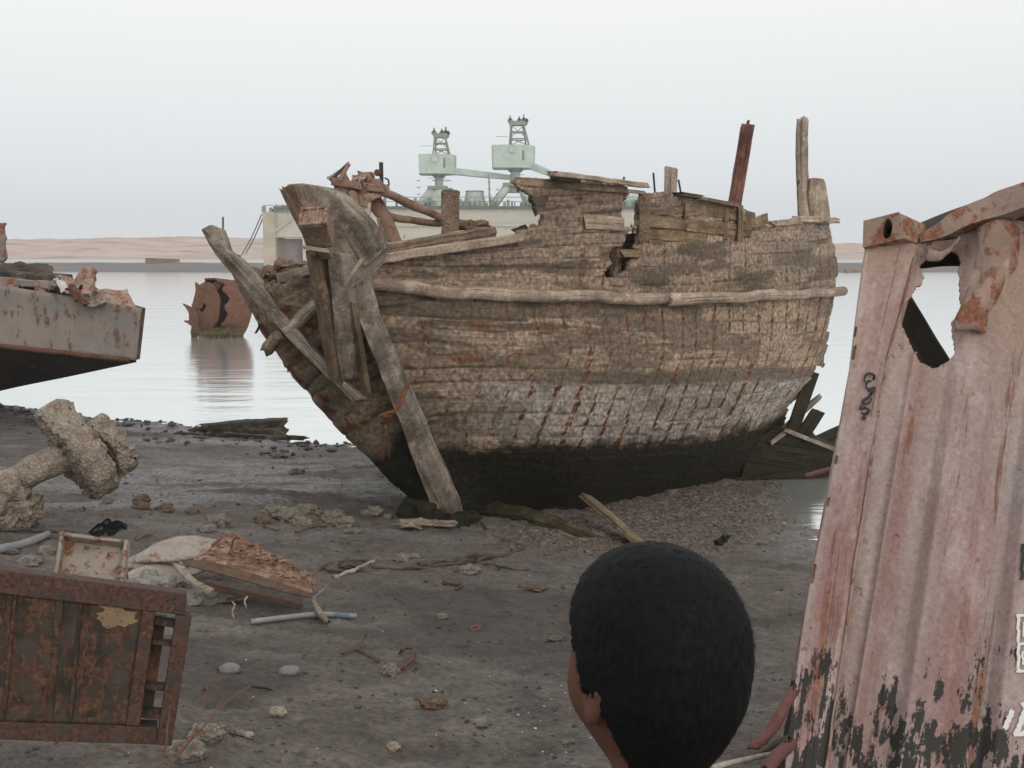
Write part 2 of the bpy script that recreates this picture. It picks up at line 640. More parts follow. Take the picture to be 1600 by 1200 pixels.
# shell specks
v2 = s.n('ShaderNodeTexVoronoi', ins={'Vector': ob, 'Scale': 17.0})
sp = s.math('MULTIPLY', s.math('LESS_THAN', v2.outputs['Distance'], .05), s.math('GREATER_THAN', s.n('ShaderNodeSeparateColor', ins={'Color': v2.outputs['Color']}).outputs[0], .72))
col = s.mix(s.math('MULTIPLY', sp, .8), col, (.36, .33, .29))
rough = s.mix(wv, (.86, .86, .86), s.ramp(wn, [(0, .58), (1, .26)]))
h = s.math('ADD', s.math('MULTIPLY', f, .7), s.math('MULTIPLY', s.noise(ob, 85, 3, .7), .35))
nm = s.bump(h, 1.0, .032)
nm = s.bump(v1.outputs['Distance'], s.math('MULTIPLY', gv, -.9), .02, nm)
M['mud'] = s.fin(col, rough, nm, .35)
beach = tag(mb.build('beach', M['mud'], smooth=True, loc=(0, 0, 0)), kind='structure')
ca = beach.data.color_attributes.new('zones', 'FLOAT_COLOR', 'POINT')
ca.data.foreach_set('color', np.stack([grav, wet, np.maximum(dark, wr), np.ones_like(grav)], -1).astype(np.float32).ravel())

# ------------------------------------------------------------------ water
s = NT('creek_water')
ob = s.n('ShaderNodeTexCoord').outputs['Object']
w1 = s.noise(s.n('ShaderNodeMapping', ins={'Vector': ob, 'Scale': (.55, 1.5, 1)}).outputs[0], 1.3, 4, .55, .6)
w2 = s.noise(s.n('ShaderNodeMapping', ins={'Vector': ob, 'Scale': (.22, .6, 1)}).outputs[0], 1.0, 2, .5, .3)
h = s.math('ADD', s.math('MULTIPLY', w1, .6), w2)
nm = s.bump(h, .24, .09)
M['water'] = s.fin((.90, .93, .92), .13, nm, .5, .82)
xs = np.linspace(-420, 420, 60); yw = np.linspace(6, 176, 40)
XG, YG = np.meshgrid(xs, yw, indexing='ij')
mb = MB(); grid(mb, np.stack([XG, YG, np.full(XG.shape, WZ)], -1))
tag(mb.build('water', M['water'], loc=(0, 0, WZ)), kind='structure')

# ------------------------------------------------------------------ far shore
xs = np.linspace(-420, 420, 520)
yf = np.concatenate([np.linspace(156, 205, 60), np.linspace(208, 420, 26)])
XG, YG = np.meshgrid(xs, yf, indexing='ij')
pf = np.stack([XG, YG, 0 * XG], -1)
wob = 3.0 * fbm(pf * .03, 3)
yy = YG + wob
crest = 4.35 + .35 * fbm(np.stack([XG * .02, 0 * XG, 0 * XG], -1) + 4, 3) - 1.1 * sstep(20, 70, XG)
z = np.interp(yy, [150, 158, 175, 178, 182, 186], [-1.9, -1.22, .05, .25, .55, .75])
z = np.where(yy > 186, .75 + (crest - .75) * sstep(186, 204, yy), z)
z = z + sstep(184, 192, yy) * (.35 * fbm(pf * np.array([.08, .16, 1]), 4) + .18 * fbm(pf * .35, 3))
z = z - sstep(240, 420, YG) * 4
zone = np.stack([sstep(174.5, 175.5, yy + .6 * vn(pf * .4)) * sstep(183, 181.5, yy), sstep(182, 184, yy), 0 * yy, 1 + 0 * yy], -1)
mb = MB(); grid(mb, np.stack([XG, YG, z], -1))
s = NT('dune_sand')
at = s.n('ShaderNodeAttribute', attribute_name='zones')
sep = s.n('ShaderNodeSeparateColor', ins={'Color': at.outputs['Color']})
ob = s.n('ShaderNodeTexCoord').outputs['Object']
stx = s.n('ShaderNodeMapping', ins={'Vector': ob, 'Scale': (.35, 1.6, 1)}).outputs[0]
a = s.noise(stx, .35, 6, .6)
sand = s.ramp(a, [(.33, (.41, .325, .285)), (.5, (.49, .40, .355)), (.7, (.55, .465, .42))])
line = s.ramp(s.noise(s.n('ShaderNodeMapping', ins={'Vector': ob, 'Scale': (.04, .45, 1)}).outputs[0], 1.0, 3, .5), [(.60, 0.0), (.66, .6)])
sand = s.mix(line, sand, (.20, .17, .16))
mudc = s.ramp(a, [(.35, (.16, .145, .14)), (.65, (.22, .20, .19))])
col = s.mix(sep.outputs[1], mudc, sand)
col = s.mix(s.math('MULTIPLY', sep.outputs[0], .85), col, (.60, .59, .58))
M['dune'] = s.fin(col, .95, s.bump(a, .3, .3), .1)
far = tag(mb.build('far_dunes', M['dune'], smooth=True, loc=(0, 150, 0)), kind='structure')
ca = far.data.color_attributes.new('zones', 'FLOAT_COLOR', 'POINT')
ca.data.foreach_set('color', zone.astype(np.float32).ravel())

# stranded hulk on the far shore and boulders on its right-hand end
M['hulk'] = m_plain('hulk_grey', (.20, .165, .145), .9, .3, 1.5)
mb = MB()
cs = [P(x, 409, 176) for x in (228, 232, 262, 279)]
v = []
for c, hh, ww in zip(cs, (.15, .62, .5, .42), (.3, 1.4, 1.5, .6)):
    v += [c + np.array([0, -ww, -.35]), c + np.array([0, -ww * 1.1, hh]), c + np.array([0, ww * 1.1, hh]), c + np.array([0, ww, -.35])]
mb.add(v, [[i * 4 + j, i * 4 + (j + 1) % 4, i * 4 + 4 + (j + 1) % 4, i * 4 + 4 + j] for i in range(3) for j in range(4)] + [[3, 2, 1, 0], [12, 13, 14, 15]])
tag(mb.build('stranded_hulk', M['hulk']), 'low dark hulk stranded on the far shore below the dunes', 'wreck')
for i, (px, sx_) in enumerate(((1316, .55), (1327, .8), (1340, .5))):
    mb = MB(); blob(mb, PZ(px, 424.5, WZ + .1), (sx_ * 1.3, sx_, sx_ * .6), sub=3, seed=i + 60)
    tag(mb.build('shore_boulder', M['hulk'], smooth=True), ['small dark boulder on the far waterline, nearest the dhow stern', 'largest dark boulder on the far waterline, between two smaller ones', 'small dark boulder on the far waterline, nearest the container'][i], 'boulder', 'boulders at the far waterline right of the dhow')

# marker pole and mooring lines
M['iron'] = m_plain('dark_iron', (.045, .04, .04), .7)
log('marker_pole', [P(348, 376, 172), P(348.5, 339, 172)], .16, M['iron'], n=5)
tag(bpy.data.objects['marker_pole'], 'thin black marker pole standing on the far sand', 'pole')

# ------------------------------------------------------------------ floating dock with its cranes
M['cream'] = m_rust('dock_cream', (.45, .43, .365), (.28, .22, .15), (.2, .16, .12), .08, .22, .6, .85, (.41, .395, .345))
M['cream_end'] = m_rust('dock_end', (.43, .385, .30), (.26, .18, .11), (.2, .15, .1), .1, .25, .5, .85)
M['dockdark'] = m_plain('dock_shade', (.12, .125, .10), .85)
M['panel'] = m_rust('dock_opening', (.23, .19, .19), (.2, .11, .08), (.1, .08, .08), .2, .3, .5, .85)
M['mint'] = m_rust('mint_paint', (.43, .51, .465), (.27, .23, .17), (.17, .15, .12), .17, .6, .7, .75, (.37, .445, .405))
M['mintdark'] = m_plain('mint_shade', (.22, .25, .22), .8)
DY = 130.0
k = DY / F_PX
root = empty('floating_dock', (P(430, 430, DY)[0], DY, WZ), 'long cream floating dock wall with dark deck edge behind the dhow', 'floating dock')
def dx(px): return P(px, 400, DY)[0]
def dz(py): return P(800, py, DY)[2]
mb = MB()
zt, zb = dz(326.5), WZ - .4
x0, x1 = dx(431), dx(1012)
box(mb, ((x0 + x1) / 2, DY + 2.5, (zt + dz(371)) / 2), (x1 - x0, 5, zt - dz(371)))
box(mb, ((dx(473) + x1) / 2, DY + 2.52, (zb + dz(371)) / 2 - .002), (x1 - dx(473), 4.9, dz(371) - zb))
mb.build('wall', M['cream'], root)
mb = MB()
box(mb, ((x0 + x1) / 2 + .5, DY + 2.5, zt + .16), (x1 - x0 + 1.0, 6.0, .30))
mb.build('deck_edge', M['dockdark'], root)
mb = MB()
box(mb, ((dx(600) + x1) / 2, DY - .14, dz(352)), (x1 - dx(600), .25, .25))
mb.build('ledge', M['cream'], root)
mb = MB()
box(mb, ((dx(413) + dx(432)) / 2, DY + 2.4, (dz(331) + zb) / 2), (dx(432) - dx(413), 5.6, dz(331) - zb))
mb.build('end_wall', M['cream_end'], root)
mb = MB()
box(mb, ((dx(432) + dx(473)) / 2, DY + 1.5, (dz(373) + zb) / 2), (dx(473) - dx(432) - .02, .3, dz(373) - zb))
mb.build('opening_panel', M['panel'], root)
mb = MB()
sweep(mb, [P(430, 361, DY - .3), P(456, 342, DY - .3)], rect(.28, .28), n=4)
sweep(mb, [P(430, 333, DY - .3), P(430.4, 360, DY - .3)], rect(.2, .2), n=4)
mb.build('brace', M['cream_end'], root)
mb = MB()
r2 = random.Random(3)
for i in range(150):
    px = r2.uniform(600, 1005) if i > 34 else r2.uniform(411, 470)
    hgt = r2.uniform(.3, 1.1) * (1 if i > 34 else .7)
    zz = zt + .3 if i > 34 else dz(331)
    box(mb, (dx(px), DY + r2.uniform(-.2, .5), zz + hgt / 2), (r2.uniform(.05, .35), .3, hgt))
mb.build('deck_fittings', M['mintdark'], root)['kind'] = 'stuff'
mb = MB()
for zz in (.55, 1.05):
    sweep(mb, [(dx(602), DY - .4, zt + .3 + zz), (dx(1008), DY - .4, zt + .3 + zz)], circ(.045, 5), n=2)
for px in range(604, 1008, 13):
    sweep(mb, [(dx(px), DY - .4, zt + .3), (dx(px), DY - .4, zt + 1.4)], circ(.04, 5), n=2)
sweep(mb, [(dx(414), DY - .2, dz(331) + .75), (dx(470), DY - .2, dz(331) + .75)], circ(.04, 5), n=2)
mb.build('railing', M['mintdark'], root)
mb = MB()
for i in range(12):
    px = 434 + i * 3.2
    sweep(mb, [(dx(px), DY - .25, dz(331)), (dx(px + .6), DY - .25, dz(319 + (i % 3) * 3))], circ(.07, 5), n=2)
mb.build('tower_fittings', M['mintdark'], root)

mo = MB()
for a_, b_ in (((409, 335), (378, 398)), ((412, 338), (384, 396))):
    c0, c1 = P(*a_, DY), P(*b_, DY + 12)
    sweep(mo, [c0, c0 * .5 + c1 * .5 + np.array([0, 0, -.25]), c1], circ(.07, 5), n=10)
tag(mo.build('mooring_cables', M['iron']), 'pair of taut mooring cables running down from the dock end', 'cable')

# tanks, masts on the dock
def frustum(mb, c, r0, r1, h, n=20, z0=0):
    sweep(mb, [c, c + np.array([0, 0, h])], circ(1.0, n), scale=[r0, r1], n=6, up=(0, 1, 0))
dk = zt + .31
for (pxc, r0, r1, hh, lab, cap) in ((689, 2.35, 1.25, dz(294) - dk, 'mint green dome vent topped by a small railing, under the first crane', True), (741, 1.45, 1.05, dz(298) - dk, 'squat mint green drum tapering upwards between the two cranes', False)):
    r_ = empty('deck_tank', (dx(pxc), DY + 2.5, dk), lab, 'tank', 'green tanks on the floating dock')
    mb = MB()
    if cap:
        sweep(mb, [(dx(pxc), DY + 2.5, dk + t * hh) for t in (0, .3, .6, .85, 1)], circ(1.0, 22), scale=[2.45, 2.2, 1.8, 1.35, 1.15], n=12, up=(0, 1, 0))
    else:
        frustum(mb, np.array([dx(pxc), DY + 2.5, dk]), r0, r1, hh)
    mb.build('shell', M['mint'], r_)
    mb = MB(); sweep(mb, [(dx(pxc), DY + 2.5, dk + hh - .01), (dx(pxc), DY + 2.5, dk + hh + .12)], circ(r1 * 1.06, 22), n=2, up=(0, 1, 0))
    mb.build('rim', M['mintdark'], r_)
    if cap:
        mb = MB()
        for i in range(6):
            an = i * math.pi / 3
            q = np.array([dx(pxc) + 1.1 * math.cos(an), DY + 2.5 + 1.1 * math.sin(an), dk + hh + .1])
            sweep(mb, [q, q + np.array([0, 0, 1.0])], circ(.035, 4), n=2)
        sweep(mb, [(dx(pxc) + 1.1 * math.cos(i * math.pi / 8), DY + 2.5 + 1.1 * math.sin(i * math.pi / 8), dk + hh + 1.05) for i in range(17)], circ(.03, 4), n=17)
        mb.build('railing', M['mintdark'], r_)
for i, (px, pt, pb) in enumerate(((654.5, 268, 322), (765.5, 272, 324), (777, 287, 324))):
    mb = MB(); c = np.array([dx(px), DY + .6, dk]); top = np.array([dx(px - (1.5 if i == 1 else 0)), DY + .6, dz(pt)])
    sweep(mb, [c, top], circ(.11, 6), n=6)
    for q in range(4):
        t = .15 + .2 * q; cc = c * (1 - t) + top * t
        box(mb, cc, (.35, .2, .12))
    tag(mb.build('lamp_mast', M['mintdark']), ['thin dark mast on the dock left of the first crane cabin', 'tall thin dark mast on the dock between the cranes, reaching the jib', 'short thin dark mast on the dock just left of the second crane leg'][i], 'mast', 'thin masts on the floating dock')


def make_crane(px, Yc, label, jib_end, sc_):
    """deck crane: four splayed legs, platform, slewing column, cabin, lattice tower, jib"""
    X, Y = dx(px) * Yc / DY, Yc
    z0 = dk
    S = 13.08 * sc_            # photo pixels per metre of this crane
    o = empty('deck_crane', (X, Y, z0), label, 'crane', 'mint green cranes on the floating dock')
    H = lambda up: z0 + up / 13.08 * sc_
    m_ = 1 / 13.08 * sc_
    zp = H(27)
    for sx_ in (-1, 1):
        for sy_ in (-1, 1):
            mb = MB()
            sweep(mb, [(X + (-2 + 14 * (sx_ > 0)) * m_ - (27 * m_ if sx_ < 0 else -8 * m_), Y + sy_ * 1.8, z0), (X + (-9 if sx_ < 0 else 10) * m_, Y + sy_ * .7, zp)], rect(.75, .75), n=5)
            mb.build('leg', M['mint'], o)
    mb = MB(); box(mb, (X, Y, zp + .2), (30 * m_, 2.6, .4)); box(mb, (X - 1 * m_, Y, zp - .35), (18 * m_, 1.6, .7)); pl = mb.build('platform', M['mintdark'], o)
    mb = MB()
    for q in np.linspace(-14, 14, 6):
        sweep(mb, [(X + q * m_, Y - 1.25, zp + .4), (X + q * m_, Y - 1.25, zp + 1.3)], circ(.03, 4), n=2)
    sweep(mb, [(X - 14 * m_, Y - 1.25, zp + 1.3), (X + 14 * m_, Y - 1.25, zp + 1.3)], circ(.03, 4), n=2)
    mb.build('railing', M['mintdark'], pl)
    mb = MB(); sweep(mb, [(X + 2 * m_, Y, zp + .4), (X + 2 * m_, Y, H(49))], circ(6.5 * m_, 14), n=3, up=(0, 1, 0)); mb.build('column', M['mint'], o)
    mb = MB(); sweep(mb, [(X + 2 * m_, Y, H(46)), (X + 2 * m_, Y, H(50.5))], circ(1, 16), scale=[8 * m_, 12 * m_], n=3, up=(0, 1, 0)); mb.build('slewing_ring', M['mintdark'], o)
    zc0, zc1 = H(50.5), H(80)
    mb = MB()
    base = [(-29, -.2), (-27, -2.0), (8, -2.3), (26, -1.1), (28, 1.2), (10, 2.3), (-27, 2.0)]
    v = [(X + a * m_, Y + b, zc0) for a, b in base] + [(X + a * m_ * 1.03, Y + b * 1.03, zc1) for a, b in base]
    n_ = len(base)
    mb.add(v, [list(range(n_))[::-1], list(range(n_, 2 * n_))] + [[i, (i + 1) % n_, n_ + (i + 1) % n_, n_ + i] for i in range(n_)])
    cb = mb.build('cabin', M['mint'], o)
    mb = MB(); box(mb, (X + 11.5 * m_, Y - 2.12, (zc0 + zc1) / 2 + .1), (4.2 * m_, .12, 1.1)); mb.build('cabin_door', M['panel'], cb)
    mb = MB(); box(mb, (X - 2 * m_, Y - 2.3, zc1 - .55), (8 * m_, .3, .75)); mb.build('winch_box', M['mint'], cb)
    mb = MB()
    for q in (-24, -16, -8):
        sweep(mb, [(X + q * m_, Y - 1.9, zc1), (X + q * m_, Y - 1.9, zc1 + .95)], circ(.03, 4), n=2)
    sweep(mb, [(X - 24 * m_, Y - 1.9, zc1 + .95), (X - 8 * m_, Y - 1.9, zc1 + .95)], circ(.03, 4), n=2)
    mb.build('roof_railing', M['mintdark'], cb)
    zt0, zt1 = zc1, H(107)
    feet = [(-6, -1.1), (20, -1.1), (-4, 1.1), (17, 1.1)]
    tops = [(-4, -.55), (13, -.55), (-3, .55), (12, .55)]
    mb = MB()
    for (a, b), (c, d) in zip(feet, tops):
        sweep(mb, [(X + a * m_, Y + b, zt0), (X + c * m_, Y + d, zt1)], rect(.17, .17), n=3)
    for t in (.34, .68):
        q = [np.array([X + (a * (1 - t) + c * t) * m_, Y + b * (1 - t) + d * t, zt0 * (1 - t) + zt1 * t]) for (a, b), (c, d) in zip(feet, tops)]
        for i, j in ((0, 1), (2, 3), (0, 2), (1, 3)):
            sweep(mb, [q[i], q[j]], rect(.13, .13), n=2)
        if t < .5:
            for i, j in ((0, 1), (1, 0)):
                sweep(mb, [np.array([X + feet[i][0] * m_, Y - 1.1, zt0]), q[j]], rect(.1, .1), n=2)
    for i, j in ((0, 1), (1, 0)):
        (a, b), (c, d) = feet[i], tops[j]
        sweep(mb, [(X + (a * .66 + tops[i][0] * .34) * m_, Y + b * .66 + d * .34, zt0 * .66 + zt1 * .34), (X + c * m_, Y + d, zt1)], rect(.09, .09), n=2)
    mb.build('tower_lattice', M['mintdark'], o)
    mb = MB()
    box(mb, (X + 5 * m_, Y, zt1 + .25), (22 * m_, 1.3, .5))
    for q, hh in ((-5, 1.0), (7, .9), (13, 1.1), (17, .7)):
        sweep(mb, [(X + q * m_, Y - .4, zt1 + .55), (X + q * m_, Y + .4, zt1 + .55)], circ(.32 * hh, 10), n=2, up=(0, 0, 1))
        box(mb, (X + q * m_, Y, zt1 + .65 * hh), (.18, .8, hh))
    mb.build('tower_head', M['mintdark'], o)
    mb = MB()
    j0 = np.array([X + 18 * m_, Y - .3, H(56)])
    sweep(mb, [j0, np.asarray(jib_end)], rect(.9, .75), scale=[1.1, 1, .6], n=8)
    mb.build('jib', M['mint'], o)
    return o

make_crane(685, DY + 2.6, 'mint green deck crane with long level jib, left of the pair', P(812, 279, DY + 2.4), 1.0)
make_crane(803, DY + 2.2, 'taller mint green deck crane whose jib dips behind the dhow bulwark, right of the pair', P(872, 276, DY - 1), 1.17)
# green winch house seen through the gap in the dhow's bulwark
mb = MB(); sweep(mb, [(dx(990), DY + 1.8, dk), (dx(990), DY + 1.8, dz(303))], circ(1.0, 16), scale=[1.7, 1.6, .9], n=6, up=(0, 1, 0))
tag(mb.build('winch_house', M['mint']), 'mint green winch drum glimpsed through the gap in the dhow bulwark', 'winch')

# ------------------------------------------------------------------ rusty boiler in the creek
M['rust_o'] = m_rust('orange_rust', (.155, .082, .06), (.135, .06, .036), (.055, .032, .025), .55, 2.0, .3, .9)
M['rust_d'] = m_rust('dark_rust', (.07, .05, .04), (.13, .06, .035), (.03, .022, .02), .5, 1.4, .2, .85)
BY = 37.0
bc = P(348, 482, BY)
root = empty('boiler_wreck', (bc[0], BY, WZ), 'rust orange boiler drum torn open, half sunk in the creek', 'boiler')
ax = np.array([-.66, -.72, .14]); ax /= np.linalg.norm(ax)
sd_ = np.cross(ax, (0, 0, 1)); sd_ /= np.linalg.norm(sd_); up_ = np.cross(sd_, ax)
def drum(r, a0, a1, l0, l1, nl=10, na=48, rag0=0.0, rag1=0.0, cut=None, seed=0):
    th = np.linspace(a0, a1, na); L = np.linspace(0, 1, nl)
    TH, LL = np.meshgrid(th, L, indexing='ij')
    q = np.stack([np.cos(TH) * 2, np.sin(TH) * 2, 0 * TH], -1)
    e0 = l0 + rag0 * vn(q * 2.2 + seed) ; e1 = l1 + rag1 * (vn(q * 2.6 + 9 + seed) + .8 * np.abs(vn(q * 7 + seed)))
    LE = e0 * (1 - LL) + e1 * LL
    R = r * (1 + .03 * vn(np.stack([TH, LE, 0 * TH], -1) * 2))
    return bc + ax * LE[..., None] + sd_ * (np.cos(TH) * R)[..., None] + up_ * (np.sin(TH) * R)[..., None]
mb = MB(); grid(mb, drum(1.0, 0, 2 * math.pi, -.5, .40, rag1=.16), thick=.05); mb.build('shell', M['rust_o'], root, smooth=True)
mb = MB(); sweep(mb, [bc + ax * -.25, bc + ax * -.2], circ(.95, 30), n=2); mb.build('dark_backing_disc', M['rust_d'], root)  # dark disc added inside the drum so its open end reads as shaded
mb = MB()
th = np.linspace(0, 2 * math.pi, 40); rr = np.linspace(.2, 1.0, 9)
TH, RR = np.meshgrid(th, rr, indexing='ij')
gG = bc + ax * (.52 + .16 * (1 - RR) + .05 * vn(np.stack([np.cos(TH) * 2, np.sin(TH) * 2, RR * 3], -1)))[..., None] + sd_ * (np.cos(TH) * RR * .80 + .16)[..., None] + up_ * (np.sin(TH) * RR * .86 * (1 + .10 * vn(np.stack([np.cos(TH) * 4, np.sin(TH) * 4, 0 * RR], -1))) - .04)[..., None]
grid(mb, gG, thick=.04); mb.build('end_plate', M['rust_o'], root, smooth=True)
r3 = random.Random(5)
for (px, py, tx, ty, w_) in ((308, 480, 306, 441, .42), (304, 508, 286, 474, .36), (306, 516, 288, 502, .3), (330, 453, 341, 438, .3), (313, 470, 313, 448, .3)):
    a_, b_ = P(px, py, BY - .3), P(tx, ty, BY - .4)
    mb = MB(); mid = (a_ + b_) / 2 + np.array([.12, 0, .05])
    sweep(mb, [a_, mid, b_], rect(w_, .05), scale=[1, .8, .12], n=8, up=(0, 1, 0), amp=.03, freq=3)
    mb.build('torn_plate', M['rust_o'], root)
mb = MB()
for i in range(46):
    px = 300 + i * 1.75; yb = 521 - 5 * math.sin(i * .9) ** 2
    c = P(px, yb, BY - 1.15 + .4 * abs(i - 20) / 20)
    plate(mb, [c + np.array([-.06, 0, .1]), c + np.array([.06, 0, .1]), c + np.array([.02 * r3.uniform(-1, 1), -.03, -r3.uniform(.15, .42)])], .04, (0, 1, 0))
mb.build('weed_fringe', m_wood('weed', (.10, .075, .042), (.045, .035, .022), (.15, .115, .06)), root)['kind'] = 'stuff'

# ------------------------------------------------------------------ steel barge on the left
M['barge'] = m_rust('barge_plate', (.285, .24, .21), (.16, .09, .062), (.09, .058, .048), .30, 1.2, .8, .85, (.225, .205, .19))
M['barge_under'] = m_rust('barge_bottom', (.05, .045, .042), (.09, .05, .04), (.02, .02, .02), .25, .7, .3, .9)  # shade below the chine is put into this near-black; the deck shares it
rows = [(-330, 415, 500, 690, 18.0), (-120, 434, 520, 643, 16.8), (0, 446, 540, 611, 16.0), (110, 463, 552, 588, 15.6), (222, 482, 562.5, 566, 15.2)]
root = empty('steel_barge', (P(60, 560, 16)[0], 16.5, WZ), 'grey pink steel barge bow overhanging the creek, littered with torn plate', 'barge')
top = smooth_path([P(x, a, Y) for x, a, b, c, Y in rows], 40)
chn = smooth_path([P(x - (9 if i == 4 else 0), b, Y) for i, (x, a, b, c, Y) in enumerate(rows)], 40)
kel = smooth_path([P(x - (9 if i == 4 else 0), c, Y + (2.2 if i < 4 else .02) * (1 if i < 3 else .7)) for i, (x, a, b, c, Y) in enumerate(rows)], 40)
OUT = np.array([[.0, 1, 0]]) * np.interp(np.linspace(0, 1, 40), [0, .5, .75, .9, 1], [3.6, 2.4, 1.2, .5, .15])[:, None]
q = np.stack([top * (1 - t) + chn * t for t in np.linspace(0, 1, 14)], 1)
q[..., 1] += .04 * fbm(q * .9, 3) * np.sin(np.linspace(0, 1, 14) * math.pi)[None, :]
mb = MB(); grid(mb, q, thick=-.03); mb.build('side_plating', M['barge'], root, smooth=True)
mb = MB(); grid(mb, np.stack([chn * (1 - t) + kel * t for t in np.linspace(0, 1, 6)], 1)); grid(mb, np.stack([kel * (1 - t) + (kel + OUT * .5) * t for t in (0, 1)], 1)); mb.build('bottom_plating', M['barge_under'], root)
mb = MB()
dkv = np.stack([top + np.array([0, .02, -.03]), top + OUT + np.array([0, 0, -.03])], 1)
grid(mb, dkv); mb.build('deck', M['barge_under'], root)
mb = MB()
grid(mb, np.stack([np.stack([top[-1], chn[-1]]), np.stack([top[-1] + OUT[-1], chn[-1] + OUT[-1]])])); mb.build('bow_plate', M['rust_d'], root)
mb = MB(); grid(mb, np.stack([top + OUT, chn + OUT * .98], 1)); mb.build('far_plating', M['barge'], root)
mb = MB(); sweep(mb, chn[:-1] + np.array([0, -.03, 0]), circ(.035, 8), n=40, amp=.01); mb.build('chine_strip', M['rust_o'], root)
# litter of plates on the barge
M['torn'] = m_rust('torn_plate', (.36, .27, .23), (.24, .095, .05), (.12, .06, .04), .42, 2.2, .3, .85)
def crumple(name, quad, mat, parent=None, amp=.05, freq=3.0, thick=.012, n=16, seed=0, label=None, cat=None, sag=0.0, group=None):
    a, b, c, d = [np.asarray(x, float) for x in quad]
    u = np.linspace(0, 1, n)[:, None, None]; v = np.linspace(0, 1, n)[None, :, None]
    g = a * (1 - u) * (1 - v) + b * u * (1 - v) + c * u * v + d * (1 - u) * v
    nn = np.cross(b - a, d - a); nn /= np.linalg.norm(nn)
    edge = 1 + 0 * u
    g = g + nn * (amp * fbm(g * freq + seed * 5, 3))[..., None] + nn * (sag * np.sin(u * math.pi) * np.sin(v * math.pi))
    g = g + .35 * amp * np.stack([fbm(g * freq * 2 + 3 + seed, 2), fbm(g * freq * 2 + 7 + seed, 2), fbm(g * freq * 2 + 13 + seed, 2)], -1)
    mb = MB(); grid(mb, g, uvscale=(1, 1), thick=thick)
    o = mb.build(name, mat, parent, smooth=True)
    return tag(o, label, cat, group) if parent is None else o
Yb = 15.7
crumple('torn_plate', [P(150, 455, Yb), P(200, 447, Yb + .3), P(212, 480, Yb - .15), P(158, 468, Yb - .3)], M['torn'], None, .05, 2, label='bent pinkish plate sloping to the tip of the barge deck', cat='plate', group='torn plates on the barge')
crumple('torn_plate', [P(82, 437, Yb + .6), P(155, 432, Yb + .8), P(150, 452, Yb), P(95, 455, Yb)], M['torn'], None, .16, 3, seed=3, label='largest crumpled rusty plate on the barge deck', cat='plate', group='torn plates on the barge')
crumple('torn_plate', [P(96, 449, Yb - .1), P(140, 447, Yb - .1), P(133, 473, Yb - .5), P(118, 467, Yb - .5)], M['rust_o'], None, .14, 4, seed=6, label='orange rusted plate folded down over the barge side', cat='plate', group='torn plates on the barge')
crumple('torn_plate', [P(138, 455, Yb - .3), P(162, 458, Yb - .3), P(163, 473, Yb - .45), P(140, 470, Yb - .45)], M['barge'], None, .12, 4, seed=9, label='small pale torn plate hanging over the barge edge', cat='plate', group='torn plates on the barge')
M['pale_paint'] = m_rust('flaking_white', (.62, .60, .58), (.22, .1, .06), (.1, .06, .05), .22, 3, .2, .8)
crumple('torn_plate', [P(76, 441, Yb - .1), P(100, 440, Yb), P(112, 459, Yb - .3), P(92, 452, Yb - .3)], M['pale_paint'], None, .1, 4, seed=12, label='white flaking scrap of plate left of the crumpled ones on the barge', cat='plate', group='torn plates on the barge')
beam('deck_beam', P(134, 462, Yb - .5), P(141, 440, Yb - .3), .13, .1, M['torn']); tag(bpy.data.objects['deck_beam'], 'short upright stub of steel among torn plates on the barge', 'stub')
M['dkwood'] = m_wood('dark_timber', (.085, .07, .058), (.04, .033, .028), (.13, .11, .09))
o = beam('deck_timber', P(-60, 428, 17), P(96, 441, 16.3), .5, .22, M['dkwood']); tag(o, 'dark timber baulk lying along the barge deck', 'timber')
r_ = empty('hatch_coaming', P(40, 447, 16.2), 'dark low coaming with square openings along the barge edge', 'coaming')
mb = MB(); sweep(mb, [P(-60, 432, 16.5), P(80, 446, 15.85)], rect(.12, .10), n=8, amp=.01); mb.build('top_rail', M['barge'], r_)
for px in (-20, 8, 24, 66):
    mb = MB(); box(mb, P(px, 444 + (px + 20) * .08, 16.2 - px * .004), (.16, .14, .24)); mb.build('post', M['torn'], r_)
crumple('tarpaulin', [P(-30, 418, 17.2), P(66, 414, 17.2), P(84, 432, 16.6), P(-30, 428, 16.4)], M['dkwood'], None, .14, 2.2, seed=15, label='grey heap of rotten sheeting on the barge deck', cat='sheeting')
crumple('buckled_plate', [P(-40, 352, 16.9), P(10, 345, 16.9), P(10, 404, 16.9), P(-40, 412, 16.9)], m_rust('panel_grey', (.30, .25, .23), (.2, .09, .05), (.08, .05, .04), .35, 1.4, .3, .85), None, .1, 2, thick=.05, seed=17, label='tall bent grey panel standing at the left end of the barge deck', cat='panel')
# ------------------------------------------------------------------ the dhow
def net_eval(net, u, v):
    """net (R,C,3) rows = height levels; u along columns, v along rows"""
    A = cr(np.transpose(net, (1, 0, 2)), u)        # (nu,R,3)
    B = cr(np.transpose(A, (1, 0, 2)), v)          # (nv,nu,3)
    return np.transpose(B, (1, 0, 2))              # (nu,nv,3)


def mknet(cols):
    return np.array([[P(*c) for c in col] for col in cols]).transpose(1, 0, 2)


